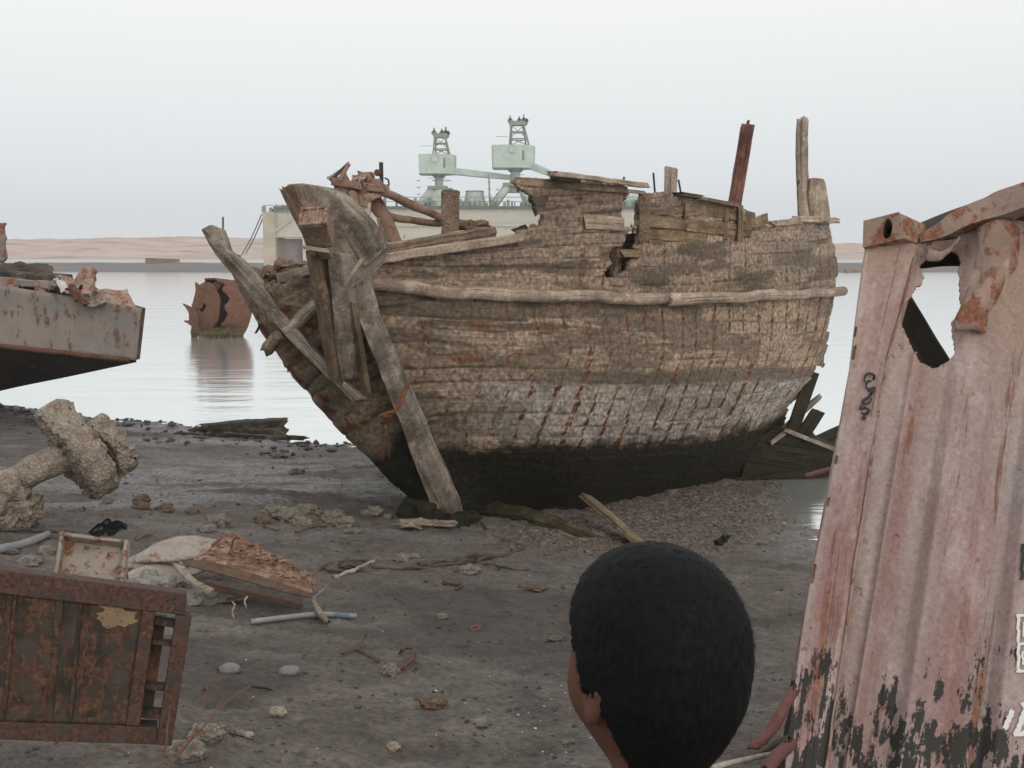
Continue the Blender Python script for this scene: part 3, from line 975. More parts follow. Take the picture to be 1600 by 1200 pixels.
# levels: B (below the mud), K, A (weed line), M, W (rub rail), T, U
near = mknet([
    [(722, 870, 10.2), (705, 815, 9.95), (668, 712, 9.72), (610, 580, 9.40), (555, 440, 9.00), (535, 385, 8.88), (478, 290, 8.65)],
    [(792, 850, 10.9), (785, 797, 10.55), (765, 703, 9.98), (730, 578, 9.62), (690, 456, 9.35), (690, 385, 9.25), (690, 300, 9.1)],
    [(905, 835, 11.5), (900, 786, 11.0), (892, 701, 10.42), (880, 580, 10.2), (850, 462, 10.05), (848, 372, 9.95), (845, 270, 9.85)],
    [(1020, 815, 12.4), (1020, 774, 11.95), (1034, 696, 11.45), (1046, 582, 11.25), (1040, 467, 11.2), (1040, 360, 11.12), (1040, 255, 11.05)],
    [(1118, 785, 13.3), (1125, 752, 13.0), (1160, 676, 12.72), (1192, 577, 12.62), (1202, 461, 12.6), (1200, 345, 12.55), (1198, 245, 12.5)],
    [(1195, 765, 14.0), (1205, 730, 13.9), (1228, 650, 13.85), (1277, 575, 13.9), (1306, 456, 14.0), (1303, 342, 14.0), (1300, 245, 14.0)],
])
farn = mknet([
    [(722, 870, 10.2), (705, 815, 9.95), (668, 712, 9.72), (610, 580, 9.40), (555, 440, 9.00), (535, 385, 8.88), (478, 290, 8.65)],
    [(702, 850, 10.3), (682, 800, 10.05), (612, 742, 9.95), (512, 640, 9.80), (424, 520, 9.62), (360, 410, 9.50), (318, 340, 9.42)],
    [(705, 840, 11.0), (690, 800, 10.9), (650, 735, 11.0), (580, 640, 11.2), (520, 540, 11.4), (490, 455, 11.4), (470, 400, 11.4)],
    [(860, 815, 13.0), (850, 780, 13.0), (815, 720, 13.2), (770, 640, 13.6), (740, 540, 13.8), (730, 440, 13.9), (725, 400, 13.9)],
    [(1010, 790, 14.8), (1005, 760, 14.8), (975, 700, 15.2), (950, 620, 15.6), (930, 530, 15.8), (925, 436, 15.9), (920, 400, 15.9)],
    [(1160, 760, 14.6), (1165, 730, 14.6), (1150, 660, 15.2), (1130, 590, 15.8), (1115, 500, 16.2), (1105, 420, 16.4), (1100, 380, 16.4)],
])


def arclen(Q, axis):
    d = np.linalg.norm(np.diff(Q, axis=axis), axis=-1)
    z = np.zeros_like(np.take(d, [0], axis=axis))
    return np.concatenate([z, np.cumsum(d, axis=axis)], axis=axis)


PL = 6        # planks per level
def planked(net, nu, nv, u1, v0, v1, seed):
    u = np.linspace(0, u1, nu); v = np.linspace(v0, v1, nv)
    Q = net_eval(net, u, v)
    Us = arclen(Q, 0).mean(1)                       # metres along
    Hs = arclen(Q, 1).mean(0)
    N = np.cross(np.gradient(Q, axis=0), np.gradient(Q, axis=1)); N /= np.linalg.norm(N, axis=-1)[..., None]
    if (N[nu // 2, nv // 2] @ (EYE - Q[nu // 2, nv // 2])) < 0: N = -N
    UU, VV = np.meshgrid(Us, v - 1.0, indexing='ij')      # VV: 0 mud line, 1 weed line, 2 mid, 3 rub rail, 4 gunwale
    wav = .06 * vn(np.stack([UU * .9, VV * 2, 0 * UU + seed], -1))
    vp = (VV + wav) * PL
    pi = np.floor(vp).astype(int); pf = vp - pi
    rs = np.random.RandomState(seed)
    tabs = rs.rand(200, 3)
    blen = 2.2 + 1.6 * tabs[pi % 200, 1]
    seg = np.floor((UU + 5 * tabs[pi % 200, 0]) / blen).astype(int)
    bf = (UU + 5 * tabs[pi % 200, 0]) / blen - seg
    rnd2 = rs.rand(200, 50)
    pr = rnd2[pi % 200, seg % 50]                   # per-strake-length random
    q3 = np.stack([UU, VV * .25, 0 * UU + seed], -1)
    er = fbm(q3 * np.array([5, 14, 1]), 4)
    er2 = fbm(np.stack([UU * 16, VV * 22, 0 * UU], -1), 3)
    edge = np.minimum(pf, 1 - pf)
    # worn-out stretches of seam, not one even line
    sw = sstep(-.55, .1, fbm(np.stack([UU * 1.3, pi * 3.1, 0 * UU + 7], -1), 3))
    seam = (1 - sstep(.0, .11, edge + .05 * er2)) * sw
    butt = (1 - sstep(0, .012, np.minimum(bf, 1 - bf) * blen / 2)) * 1.0
    dent = fbm(q3 * np.array([.7, 3, 1]) + 40, 3)
    disp = .016 * (pr - .5) + .0035 * er + .0032 * er2 - .013 * seam - .006 * butt + .020 * dent + .012 * (pf - .5) * (pr - .2)
    # deep gouges along the grain
    go = sstep(.5, .62, fbm(np.stack([UU * 1.6, VV * 16, 0 * UU + 31], -1), 3)) * sstep(-.1, .3, fbm(np.stack([UU * .8, VV * 1.2, 0 * UU + 13], -1), 2))
    disp -= .010 * go
    disp *= np.interp(VV, [.75, 1.1], [.45, 1])
    return u, v, Q, N, UU, VV, vp, pi, pf, pr, er, er2, seam, butt, go, disp


def hull_mesh(name, Q, keep, UVm, colors, mat, parent, thick):
    nu, nv = Q.shape[:2]
    fk = keep[:-1, :-1] & keep[1:, :-1] & keep[1:, 1:] & keep[:-1, 1:]
    idx = np.arange(nu * nv).reshape(nu, nv)
    F = np.stack([idx[:-1, :-1], idx[1:, :-1], idx[1:, 1:], idx[:-1, 1:]], -1)[fk]
    used = np.unique(F); rm = -np.ones(nu * nv, int); rm[used] = np.arange(len(used))
    F = rm[F]; V = Q.reshape(-1, 3)[used] - base_of(parent)
    me = bpy.data.meshes.new(name)
    me.vertices.add(len(V)); me.vertices.foreach_set('co', V.astype(np.float32).ravel())
    me.loops.add(F.size); me.loops.foreach_set('vertex_index', F.astype(np.int32).ravel())
    me.polygons.add(len(F)); me.polygons.foreach_set('loop_start', np.arange(0, F.size, 4, dtype=np.int32))
    me.update(calc_edges=True)
    uvl = me.uv_layers.new(name='UVMap')
    uvl.data.foreach_set('uv', UVm.reshape(-1, 2)[used][F.ravel()].astype(np.float32).ravel())
    for nm, c in colors.items():
        ca = me.color_attributes.new(nm, 'FLOAT_COLOR', 'POINT')
        ca.data.foreach_set('color', c.reshape(-1, 4)[used].astype(np.float32).ravel())
    me.polygons.foreach_set('use_smooth', [True] * len(F))
    me.materials.append(mat)
    o = bpy.data.objects.new(name, me); COL.objects.link(o); o.parent = parent
    so_ = o.modifiers.new('thickness', 'SOLIDIFY'); so_.thickness = thick; so_.offset = -1; so_.use_even_offset = False
    return o


# --- planking material: stains kept in two attributes (rust, weed, bleach, dirt / ochre, tone)
s = NT('dhow_planking')
A1 = s.n('ShaderNodeAttribute', attribute_name='stains'); B1 = s.n('ShaderNodeAttribute', attribute_name='tones')
s1 = s.n('ShaderNodeSeparateColor', ins={'Color': A1.outputs['Color']}); dirt = A1.outputs['Alpha']
s2 = s.n('ShaderNodeSeparateColor', ins={'Color': B1.outputs['Color']}); damp = B1.outputs['Alpha']
uvg = s.n('ShaderNodeMapping', ins={'Vector': s.n('ShaderNodeTexCoord').outputs['UV'], 'Scale': (2.2, 34, 1)}).outputs[0]
ob = s.n('ShaderNodeTexCoord').outputs['Object']
g = s.noise(uvg, 1.3, 7, .7, .3)
col = s.ramp(g, [(.28, (.18, .132, .097)), (.5, (.33, .25, .188)), (.72, (.44, .35, .275))])
grey = s.ramp(g, [(.28, (.14, .118, .10)), (.5, (.25, .216, .184)), (.72, (.37, .325, .284))])
col = s.mix(s2.outputs[1], col, grey)
col = s.mix(s2.outputs[0], col, s.mix(g, (.13, .085, .045), (.29, .20, .115)))
wh = s.ramp(g, [(.28, (.225, .203, .18)), (.5, (.355, .328, .298)), (.75, (.475, .445, .41))])
cak = s.ramp(s.noise(ob, 11, 6, .7), [(.3, (.28, .20, .143)), (.5, (.40, .298, .218)), (.72, (.49, .38, .29))])
col = s.mix(s.math('MULTIPLY', s2.outputs[2], .85), col, cak)
col = s.mix(s1.outputs[2], col, wh)
bar = s.noise(ob, 25, 6, .78)
col = s.mix(.75, col, s.ramp(bar, [(.30, .10), (.48, .52), (.68, .90)]), 'OVERLAY')
crumb = s.vor(ob, 21)
col = s.mix(s.ramp(crumb, [(.3, 0.0), (.75, .45)]), col, (.06, .046, .034))
col = s.mix(s.math('MULTIPLY', dirt, .85), col, s.mix(bar, (.045, .037, .031), (.10, .085, .07)))
rc = s.ramp(s.noise(ob, 60, 4, .7), [(.3, (.06, .026, .013)), (.5, (.15, .062, .026)), (.72, (.27, .115, .042))])
rc = s.mix(s.ramp(s1.outputs[0], [(.35, 0.0), (.95, .9)]), rc, (.060, .026, .012))
col = s.mix(s.ramp(s1.outputs[0], [(.05, 0.0), (.5, 1.0)]), col, rc)
wc = s.ramp(s.noise(ob, 20, 6, .7), [(.32, (.009, .0085, .006)), (.55, (.021, .019, .012)), (.78, (.052, .045, .026))])
col = s.mix(s1.outputs[1], col, wc)
col = s.mix(s.math('MULTIPLY', damp, .9), col, (.035, .026, .019))
h = s.math('ADD', s.math('ADD', s.math('MULTIPLY', g, .8), s.math('MULTIPLY', bar, .9)), s.math('MULTIPLY', crumb, -.35))
nm = s.bump(h, .6, .014)
M['hullwood'] = s.fin(col, .9, nm, .15)

M['greywood'] = m_wood('grey_timber', (.25, .208, .168), (.115, .094, .076), (.36, .315, .27))
M['brownwood'] = m_wood('brown_timber', (.20, .145, .10), (.10, .07, .048), (.29, .22, .16), .1)
M['palewood'] = m_wood('pale_timber', (.36, .285, .22), (.24, .185, .14), (.46, .38, .31))
M['ochrewood'] = m_wood('ochre_board', (.23, .165, .10), (.12, .082, .05), (.31, .235, .15), .25)
M['redwood'] = m_wood('red_brown_post', (.17, .078, .058), (.075, .036, .028), (.27, .14, .105))
M['greenwood'] = m_wood('weedy_timber', (.085, .068, .04), (.04, .034, .02), (.14, .115, .07), 0, 1, .35)
M['weedwood'] = m_wood('weed_black_timber', (.026, .022, .013), (.011, .010, .007), (.048, .041, .024), 0, 1.2, .3)
M['stubwood'] = m_crust('rotten_stub', (.27, .195, .14), (.15, .105, .075), (.36, .275, .21), 1.3, .25, .4)
M['nail'] = m_plain('rusty_iron', (.16, .06, .025), .9, .5, 20)

foot = P(708, 820, 9.95)
dhow = empty('wrecked_dhow', foot, 'big wrecked wooden dhow with broken bulwarks, beached bow first on the mud', 'dhow')

# near side ---------------------------------------------------------
NU, NV = 820, 300
u, v, Q, N, UU, VV, vp, pi, pf, pr, er, er2, seam, butt, go, disp = planked(near, NU, NV, 5.13, 0.0, 6.0, 3)
Q = Q + N * disp[..., None]
PX, PY = proj(Q)
jag = 5 * vn(np.stack([UU * 5, VV, 0 * UU], -1)) + 3.0 * vn(np.stack([UU * 17, VV * 3, 0 * UU + 3], -1))
topline = [(400, 395), (560, 399), (600, 402), (640, 398), (700, 391), (760, 385), (800, 378), (812, 362), (826, 352), (845, 349), (849, 340), (838, 330), (830, 308), (806, 290), (806, 282), (868, 280), (925, 283), (978, 290), (981, 300), (973, 318), (972, 350), (988, 356), (999, 352), (1000, 312), (1012, 305), (1056, 306), (1090, 309), (1142, 320), (1156, 326), (1176, 331), (1178, 347), (1188, 350), (1200, 348), (1212, 352), (1222, 344), (1250, 343), (1297, 343), (1301, 380), (1312, 388), (1318, 420), (1318, 900), (400, 900)]
def inp(poly, j=1.0): return inpoly(PX + jag * j, PY + jag * .8 * j, poly)
keep = inp(topline, .55)
hole = [(962, 388), (972, 382), (981, 366), (990, 358), (1000, 366), (999, 380), (991, 388), (1004, 393), (1002, 402), (984, 405), (981, 424), (966, 427), (957, 432), (946, 431), (945, 424), (958, 414), (955, 400)]
keep &= ~inp(hole, .6)
for poly in ([(1040, 470), (1046, 470), (1042, 478)],): keep &= ~inp(poly, .2)
endr = np.random.RandomState(21).rand(80)
keep &= ~(UU > UU.max() - .02 - .20 * endr[pi % 80] - .02 * np.abs(jag))
# stains: nails in frame rows, planks soaked with rust
rs = np.random.RandomState(9)
rust = np.zeros_like(UU)
fs = .285
lean_ = .52 * (np.clip(VV, .7, 2.3) - 1.5) * np.interp(UU, [0, 2, 4.5, 7.5], [1.0, .9, .6, .2])
fr = (UU - lean_) / fs + .16 * vn(np.stack([UU * .9, VV * .5, 0 * UU + 8], -1)) + .10 * vn(np.stack([VV * .8, np.floor(UU / fs), 0 * UU], -1))
fi = np.floor(fr).astype(int)
nr = rs.rand(60, 60, 6)
for col_ in (0, 1):
    for row_ in (0, 1):
        R_ = nr[fi % 60, pi % 60]
        cx = .5 + (.13 * (nr[fi % 60, 0][..., 5] > .6) if col_ else -.01) + .07 * (R_[..., 0] - .5)
        cy = (.3 if row_ else .72) + .18 * (R_[..., 1] - .5)
        rr = nr[(fi * 3 + col_ * 7) % 60, (pi * 5 + row_ * 11) % 60]
        dxm = (fr - fi - cx) * fs; dym = (pf - cy) * .125
        amp = np.where(rr[..., 2] > .27, .55 + .6 * rr[..., 3], 0)
        spot = np.exp(-((dxm - .2 * dym) ** 2 + .75 * dym ** 2) / (2 * (.0075 + .009 * rr[..., 4] ** 1.5) ** 2))
        dl = .03 + .13 * rr[..., 5] ** 2
        lean = dxm - .35 * dym
        drip = np.exp(-(lean / .009) ** 2) * (dym < 0) * np.clip(1 + dym / dl, 0, 1)
        rust = np.maximum(rust, amp * np.maximum(spot, .85 * drip))
along = sstep(-.5, .2, fbm(np.stack([UU * .8, VV * 1.4, 0 * UU + 5], -1), 3))
zone = np.interp(VV, [.9, 1.0, 1.25, 2.0, 2.9, 3.1, 3.6, 4.2, 6], [0, .8, 1.2, .95, .6, .36, .34, .32, .25]) * (.45 + .75 * along)
zone *= np.interp(UU, [0, .5, 1.6, 3], [.15, .45, .8, 1]) * (.55 + .6 * sstep(-.3, .3, fbm(np.stack([UU * 2.5, VV * 5, 0 * UU + 44], -1), 3)))
rust = np.clip(2.0 * rust * zone * (1.0 + .5 * er2), 0, 1)
_sl = np.exp(-((fr - fi - .5) * fs / .0075) ** 2) * sstep(-.12, .3, fbm(np.stack([UU * 2.2, VV * 8, 0 * UU + 71], -1), 3)) * np.interp(VV, [.95, 1.05, 2.6, 3.0, 4.5], [0, .85, .7, .45, .3]) * np.interp(UU, [.6, 1.8], [0, 1])
rust = np.maximum(rust, _sl)
blotch = sstep(.34, .55, fbm(np.stack([UU * 5.5, VV * 7, 0 * UU + 15], -1), 4)) * np.interp(VV, [1.6, 2.0, 2.8, 3.4, 5], [0, .75, .6, .3, .25]) * sstep(-.1, .3, fbm(np.stack([UU * 1.1, VV * 1.2, 0 * UU + 25], -1), 2))
rust = np.maximum(rust, blotch * .55 * sstep(-.1, .3, er2))
wl = 1.02 + .045 * fbm(np.stack([UU * 1.2, 0 * UU, 0 * UU + 2], -1), 3) + .02 * er
weed = sstep(.11, -.08, VV - wl + .05 * er2)
fade = sstep(.42, -.02, VV - wl) * .5 * sstep(-.2, .3, er)
weed = np.clip(weed + fade * (1 - weed) + .95 * sstep(.75, .2, UU) * sstep(1.9, .9, VV) * 0.6, 0, 1)
ble = sstep(1.0, 1.12, VV - .04 * er) * sstep(1.98, 1.80, VV + .03 * er) * sstep(.2, 1.4, UU) * (.75 + .3 * er)
ble = np.maximum(ble, .5 * sstep(2.1, 1.5, VV) * sstep(5.3, 6.6, UU) * sstep(1.0, 1.2, VV))
pal = sstep(.1, .5, fbm(np.stack([UU * 1.1, VV * 2.1, 0 * UU + 55], -1), 4))
cake = np.clip(sstep(.02, .4, fbm(np.stack([UU * 1.3, VV * 2.0, 0 * UU + 58], -1), 5)) * np.interp(VV, [1.7, 2.0, 4.2, 6], [0, 1, .9, .3]) * (1 - .6 * sstep(5.5, 7, UU) * (VV > 3)), 0, 1)
band = sstep(1.78, 1.86, VV + .03 * er) * sstep(2.06, 1.99, VV + .03 * er) * sstep(1.0, 1.8, UU) * .78
dirt_ = np.clip(sstep(.05, .42, fbm(np.stack([UU * 1.9, VV * 4.6, 0 * UU + 66], -1), 5)) * .85 * np.interp(VV, [1.2, 2, 3, 4, 6], [.3, .7, .9, 1, 1]), 0, 1)
# dark strakes
rowr = rs.rand(80)
dk_strake = sstep(.72, .9, rowr[pi % 80]) * sstep(-.15, .25, fbm(np.stack([UU * .9, pi * 2.3, 0 * UU + 4], -1), 3))
dirt_ = np.clip(np.maximum(dirt_, .62 * dk_strake * (VV > 2.0)), 0, 1)
dirt_ = np.maximum(dirt_, band)
dirt_ = np.maximum(dirt_, .88 * seam); dirt_ = np.maximum(dirt_, .5 * butt)
dirt_ = np.maximum(dirt_, .8 * go)
framelines = np.exp(-((fr - fi - .5) * fs / .011) ** 2) * sstep(4.0, 4.3, VV) * sstep(3.6, 4.4, UU) * sstep(-.3, .2, er)
framelines = np.maximum(framelines, .55 * np.exp(-((fr - fi - .5) * fs / .012) ** 2) * sstep(5.0, 6.0, UU) * sstep(2.0, 2.6, VV) * sstep(-.2, .25, fbm(np.stack([UU * 3, VV * 5, 0 * UU + 88], -1), 3)))
dirt_ = np.maximum(dirt_, .8 * framelines)
och = sstep(4.32, 4.5, VV) * sstep(4.3, 4.7, UU) * sstep(6.6, 6.2, UU) * .75
och = np.maximum(och, .25 * pr * sstep(.4, .8, pr))
gry = np.clip(.08 + .5 * sstep(3.6, 6.2, UU) * sstep(3.0, 3.4, VV) + .7 * (pr - .5) + .3 * sstep(5.6, 6.8, UU), 0, 1)
damp_ = .4 * sstep(.25, .5, fbm(np.stack([UU * .9, VV * 1.3, 0 * UU + 91], -1), 3))
st1 = np.stack([rust, weed, ble, dirt_], -1)
st2 = np.stack([och, gry, cake, damp_ * .5], -1)
UVm = np.stack([UU, VV * .125 * PL], -1)
hull_mesh('starboard_planking', Q, keep, UVm, {'stains': st1, 'tones': st2}, M['hullwood'], dhow, .06).name = 'hull_side'

# far side ----------------------------------------------------------
NU2, NV2 = 460, 170
u2, v2, Q2, N2, U2, V2, vp2, pi2, pf2, pr2, er_2, er2_2, seam2, butt2, go2, disp2 = planked(farn, NU2, NV2, 5.0, 0.0, 6.0, 8)
if (N2[20, 80] @ (EYE - Q2[20, 80])) < 0: N2 = -N2
Q2 = Q2 + N2 * (1.25 * disp2)[..., None]
PX2, PY2 = proj(Q2)
uu2 = np.broadcast_to(u2[:, None], U2.shape)
jag2 = 5 * vn(np.stack([U2 * 4, V2, 0 * U2 + 9], -1)) + 3 * vn(np.stack([U2 * 15, V2 * 4, 0 * U2 + 3], -1))
lim = [(280, 340), (338, 372), (352, 398), (366, 410), (384, 424), (398, 430), (412, 441), (424, 432), (438, 440), (452, 434), (470, 428), (490, 424), (512, 414), (540, 404), (800, 800), (800, 1000), (280, 1000)]
k2 = np.where(uu2 < 1.15, inpoly(PX2 + jag2 * .7, PY2 + jag2 * .8, lim), V2 < 3.9 + .03 * jag2)
for hp in ([(361, 398), (366, 402), (372, 418), (366, 424)], [(379, 430), (391, 428), (392, 436), (384, 441)], [(354, 412), (361, 418), (362, 442), (356, 430)]):
    k2 &= ~(inpoly(PX2 + jag2 * .3, PY2 + jag2 * .3, hp) & (uu2 < 1.2))
weed2 = sstep(.10, -.18, V2 - (1.35 + .25 * fbm(np.stack([U2 * 2, 0 * U2, 0 * U2 + 12], -1), 3)))
weed2 = np.clip(weed2 + .25 * sstep(2.4, 1.4, V2 + .3 * er_2), 0, 1)
rust2 = sstep(.38, .6, fbm(np.stack([U2 * 8, V2 * 9, 0 * U2 + 15], -1), 3)) * .6 * sstep(1.2, 2, V2)
dirt2 = np.clip(np.maximum(sstep(.0, .45, fbm(np.stack([U2 * 1.8, V2 * 3, 0 * U2 + 6], -1), 4)) * .55, .9 * seam2), 0, 1)
dirt2 = np.maximum(dirt2, np.maximum(butt2, .8 * go2))
st1 = np.stack([rust2, weed2, 0 * U2, dirt2], -1)
st2 = np.stack([.25 + .3 * pr2, .1 + .3 * pr2, .3 * pr2, .1 + 0 * U2], -1)
hull_mesh('hull_side', Q2, k2, np.stack([U2, V2 * .125 * PL], -1), {'stains': st1, 'tones': st2}, M['hullwood'], dhow, .05)

# transom and decking, closing the stern
t_n = net_eval(near, np.array([4.84]), np.linspace(.6, 5, 30))[0]; t_f = net_eval(farn, np.array([5.0]), np.linspace(.6, 5.0, 30))[0]
gq = np.stack([t_n * (1 - t) + t_f * t for t in np.linspace(0.0, 1, 16)], 0)
aft = np.array([.5, .85, 0]); gq = gq + np.array([-.05, .1, 0]) + (aft * .2)[None, None, :] * (np.linspace(0, 1, 16) ** 1.5)[:, None, None]
gq += .03 * np.stack([fbm(gq * 3, 3)] * 3, -1)
mb = MB(); grid(mb, gq, uvscale=(2.5, 3), thick=.06); mb.build('transom', M['brownwood'], dhow)
dn = net_eval(near, np.linspace(.25, 4.9, 40), np.array([4.4]))[:, 0]; df = net_eval(farn, np.linspace(.55, 4.9, 40), np.array([4.4]))[:, 0]
dq = np.stack([dn * (1 - t) + df * t for t in np.linspace(.03, .97, 14)], 1); dq[..., 2] = np.minimum(dq[..., 2], 1.18) - .02
dq[..., 2] += .06 * fbm(dq * 1.5, 3)
mb = MB(); grid(mb, dq, uvscale=(8, 3), thick=.04); mb.build('deck', M['brownwood'], dhow)
# dark sheet added inside the near side, so the hole reads as shaded
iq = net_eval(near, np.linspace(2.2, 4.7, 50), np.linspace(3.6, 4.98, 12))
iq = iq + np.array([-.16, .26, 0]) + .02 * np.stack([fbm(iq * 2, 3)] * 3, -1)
mb = MB(); grid(mb, iq, uvscale=(4, 1), thick=.04); mb.build('hole_backing', M['dkwood'], dhow)
# ribs inside the near side
for i, uq in enumerate(np.linspace(1.2, 4.85, 16)):
    pts = net_eval(near, np.array([uq]), np.linspace(4.3, 5.62 + .12 * ((i * 7) % 5) / 5, 8))[0]
    pts = pts + np.array([-.08, .12, 0])
    pxq, pyq = proj(pts)
    pts = pts[pyq > (395 if pxq[0] < 800 else (352 if pxq[0] < 1000 else 316 if pxq[0] < 1150 else 338))]
    if len(pts) < 3: continue
    mb = MB(); sweep(mb, pts, rect(.10, .09), n=10, amp=.012, freq=5, ragged=.03, up=(.8, -.6, 0), seed=i); mb.build('frame', M['brownwood'], dhow)

# rub rail
W3 = net_eval(near, np.linspace(.06, 2.98, 90), np.array([4.0]))[:, 0]; W4 = net_eval(near, np.linspace(2.96, 5.03, 70), np.array([4.0]))[:, 0]
outn = np.array([.55, -.83, 0])
sag = lambda n: np.array([0, 0, 1.0])[None] * (.012 * vn(np.stack([np.linspace(0, 9, n), np.zeros(n), np.zeros(n)], -1)))[:, None]
log('rub_rail', W3 + outn * .075 + sag(90), .058, M['palewood'], dhow, amp=.008, n=160, ns=14, ragged=.03, scale=[.95, 1.0, 1, 1.04, .98, 1.02, 1.08], seed=2, freq=5)
log('rub_rail', W4 + outn * .085 + sag(70), .062, M['palewood'], dhow, amp=.008, n=120, ns=14, ragged=.03, scale=[1.12, .95, 1, .9, .95], seed=5, freq=5)
fw = [P(548, 440, 8.82), P(497, 473, 9.0)]
log('rub_rail', [P(499, 471, 9.13), P(466, 502, 9.22), P(448, 519, 9.28)], .058, M['palewood'], dhow, amp=.012, n=24, ns=14, seed=7)
log('rub_rail', [P(440, 522, 9.25), P(428, 535, 9.3), P(417, 548, 9.33)], .062, M['brownwood'], dhow, amp=.016, n=20, ns=14, ragged=.03, seed=8)

# stem -------------------------------------------------------------
def slab(name, outline, mat, thick, seed=0, parent=dhow, gd=None, amp=.006, nrm=None, wave=0.0):
    """timber slab traced by its outline (px, py, distance), with real thickness and a worn surface"""
    pts = np.array([P(*q) for q in outline])
    c0 = pts.mean(0); pl = np.linalg.svd(pts - c0)[2][2]
    pts = [EYE + (p - EYE) * (((c0 - EYE) @ pl) / ((p - EYE) @ pl)) for p in pts]
    fine = []
    for i in range(len(pts)):
        a, b = pts[i], pts[(i + 1) % len(pts)]
        m = max(1, int(np.linalg.norm(b - a) / .07))
        fine += [a + (b - a) * t / m for t in range(m)]
    fine = np.array(fine)
    nn = np.zeros(3)
    c = fine.mean(0)
    for i in range(len(fine)): nn = nn + np.cross(fine[i] - c, fine[(i + 1) % len(fine)] - c)
    nn /= np.linalg.norm(nn)
    if nn @ (c - EYE) < 0: nn = -nn
    if nrm is not None: nn = np.asarray(nrm, float)
    q = fine * 6 + seed
    off_ = amp * np.stack([fbm(q, 3), fbm(q + 9, 3), fbm(q + 19, 3)], -1)
    fine = fine + off_ - (off_ @ pl)[:, None] * pl
    bm = bmesh.new()
    f0 = [bm.verts.new(p) for p in fine]; f1 = [bm.verts.new(p + nn * thick) for p in fine]
    n = len(fine)
    bm.faces.new(f0); bm.faces.new(f1[::-1])
    for i in range(n): bm.faces.new([f0[i], f1[i], f1[(i + 1) % n], f0[(i + 1) % n]])
    bmesh.ops.recalc_face_normals(bm, faces=bm.faces)
    bmesh.ops.triangulate(bm, faces=[f for f in bm.faces if len(f.verts) > 4])
    bm.verts.ensure_lookup_table()
    V = np.array([v_.co[:] for v_ in bm.verts]); Fc = [[v_.index for v_ in f.verts] for f in bm.faces]
    bm.free()
    # grain runs along the longest direction
    d = (pts[0] - pts[len(pts) // 2]) if gd is None else (P(*gd[0]) - P(*gd[1])); d = d - (d @ pl) * pl; d = d / np.linalg.norm(d); n2 = nn - (nn @ d) * d; n2 /= np.linalg.norm(n2); e = np.cross(d, n2)
    uv = [[(float(V[k_] @ d), float(V[k_] @ e) + .5 * float(V[k_] @ n2)) for k_ in f] for f in Fc]
    m_ = MB(); m_.add(V, Fc, uv)
    o = m_.build(name, mat, parent)
    bv = o.modifiers.new('worn', 'BEVEL'); bv.width = .012; bv.segments = 2; bv.limit_method = 'ANGLE'
    return o
TN = np.array([.55, .80, -.05]); TN /= np.linalg.norm(TN)
slab('stem_head', [(446, 288, 8.42), (470, 286, 8.43), (494, 290, 8.46), (512, 298, 8.49), (527, 309, 8.52), (544, 326, 8.56), (560, 343, 8.61), (573, 362, 8.66), (584, 386, 8.72), (574, 408, 8.76), (562, 432, 8.79), (552, 448, 8.8), (540, 452, 8.78), (522, 420, 8.68), (508, 392, 8.62), (492, 366, 8.55), (476, 345, 8.5), (460, 320, 8.45)], M['greywood'], .20, 1, nrm=TN, gd=((470, 290, 8.5), (560, 440, 8.5)))
beam('stem_face', P(451, 293, 8.36), P(508, 400, 8.56), .05, .17, M['brownwood'], dhow, n=20, up=(.8, -.6, 0), seed=29, mid=[P(476, 345, 8.44)])
sp_ = [(534, 414, 8.74), (560, 408, 8.74), (566, 440, 8.80), (578, 484, 8.92), (597, 530, 9.05), (618, 580, 9.2), (643, 635, 9.36), (666, 690, 9.52), (689, 740, 9.68), (705, 780, 9.8), (713, 806, 9.88), (713, 834, 9.9), (682, 834, 9.85), (666, 775, 9.72), (644, 715, 9.55), (621, 655, 9.38), (598, 595, 9.18), (576, 540, 9.02), (556, 490, 8.9), (544, 450, 8.8)]
M['stemwood'] = m_wood('stem_timber', (.25, .212, .175), (.105, .086, .07), (.38, .335, .29), 0, 1.4)
slab('stem_post', sp_, M['stemwood'], .13, 2, nrm=TN, amp=.007)
# weedy foot of the stem
mb = MB(); blob(mb, P(700, 818, 9.86) + np.array([0, .05, -.02]), (.22, .25, .13), .5, 2, 4, 4); blob(mb, P(664, 800, 9.95), (.22, .22, .2), .4, 2, 4, 7); mb.build('weed_crust', M['weedwood'], dhow, smooth=True)
# false stem and cheek timbers on the far bow
slab('cheek_timber', [(510, 392, 8.55), (532, 396, 8.6), (540, 430, 8.68), (544, 480, 8.82), (547, 545, 9.0), (546, 592, 9.15), (528, 598, 9.17), (523, 540, 9.0), (518, 470, 8.8)], M['greywood'], .16, 3, nrm=TN)
beam('cheek_timber', P(489, 392, 8.6), P(524, 592, 9.2), .085, .12, M['brownwood'], dhow, n=20, up=(.5, -.8, 0), seed=31)
beam('cheek_timber', P(502, 396, 8.66), P(534, 596, 9.22), .06, .10, M['dkwood'], dhow, n=20, up=(.5, -.8, 0), seed=33)
beam('cheek_timber', P(549, 470, 8.86), P(572, 610, 9.26), .05, .10, M['brownwood'], dhow, n=18, up=(.5, -.8, 0), seed=36)
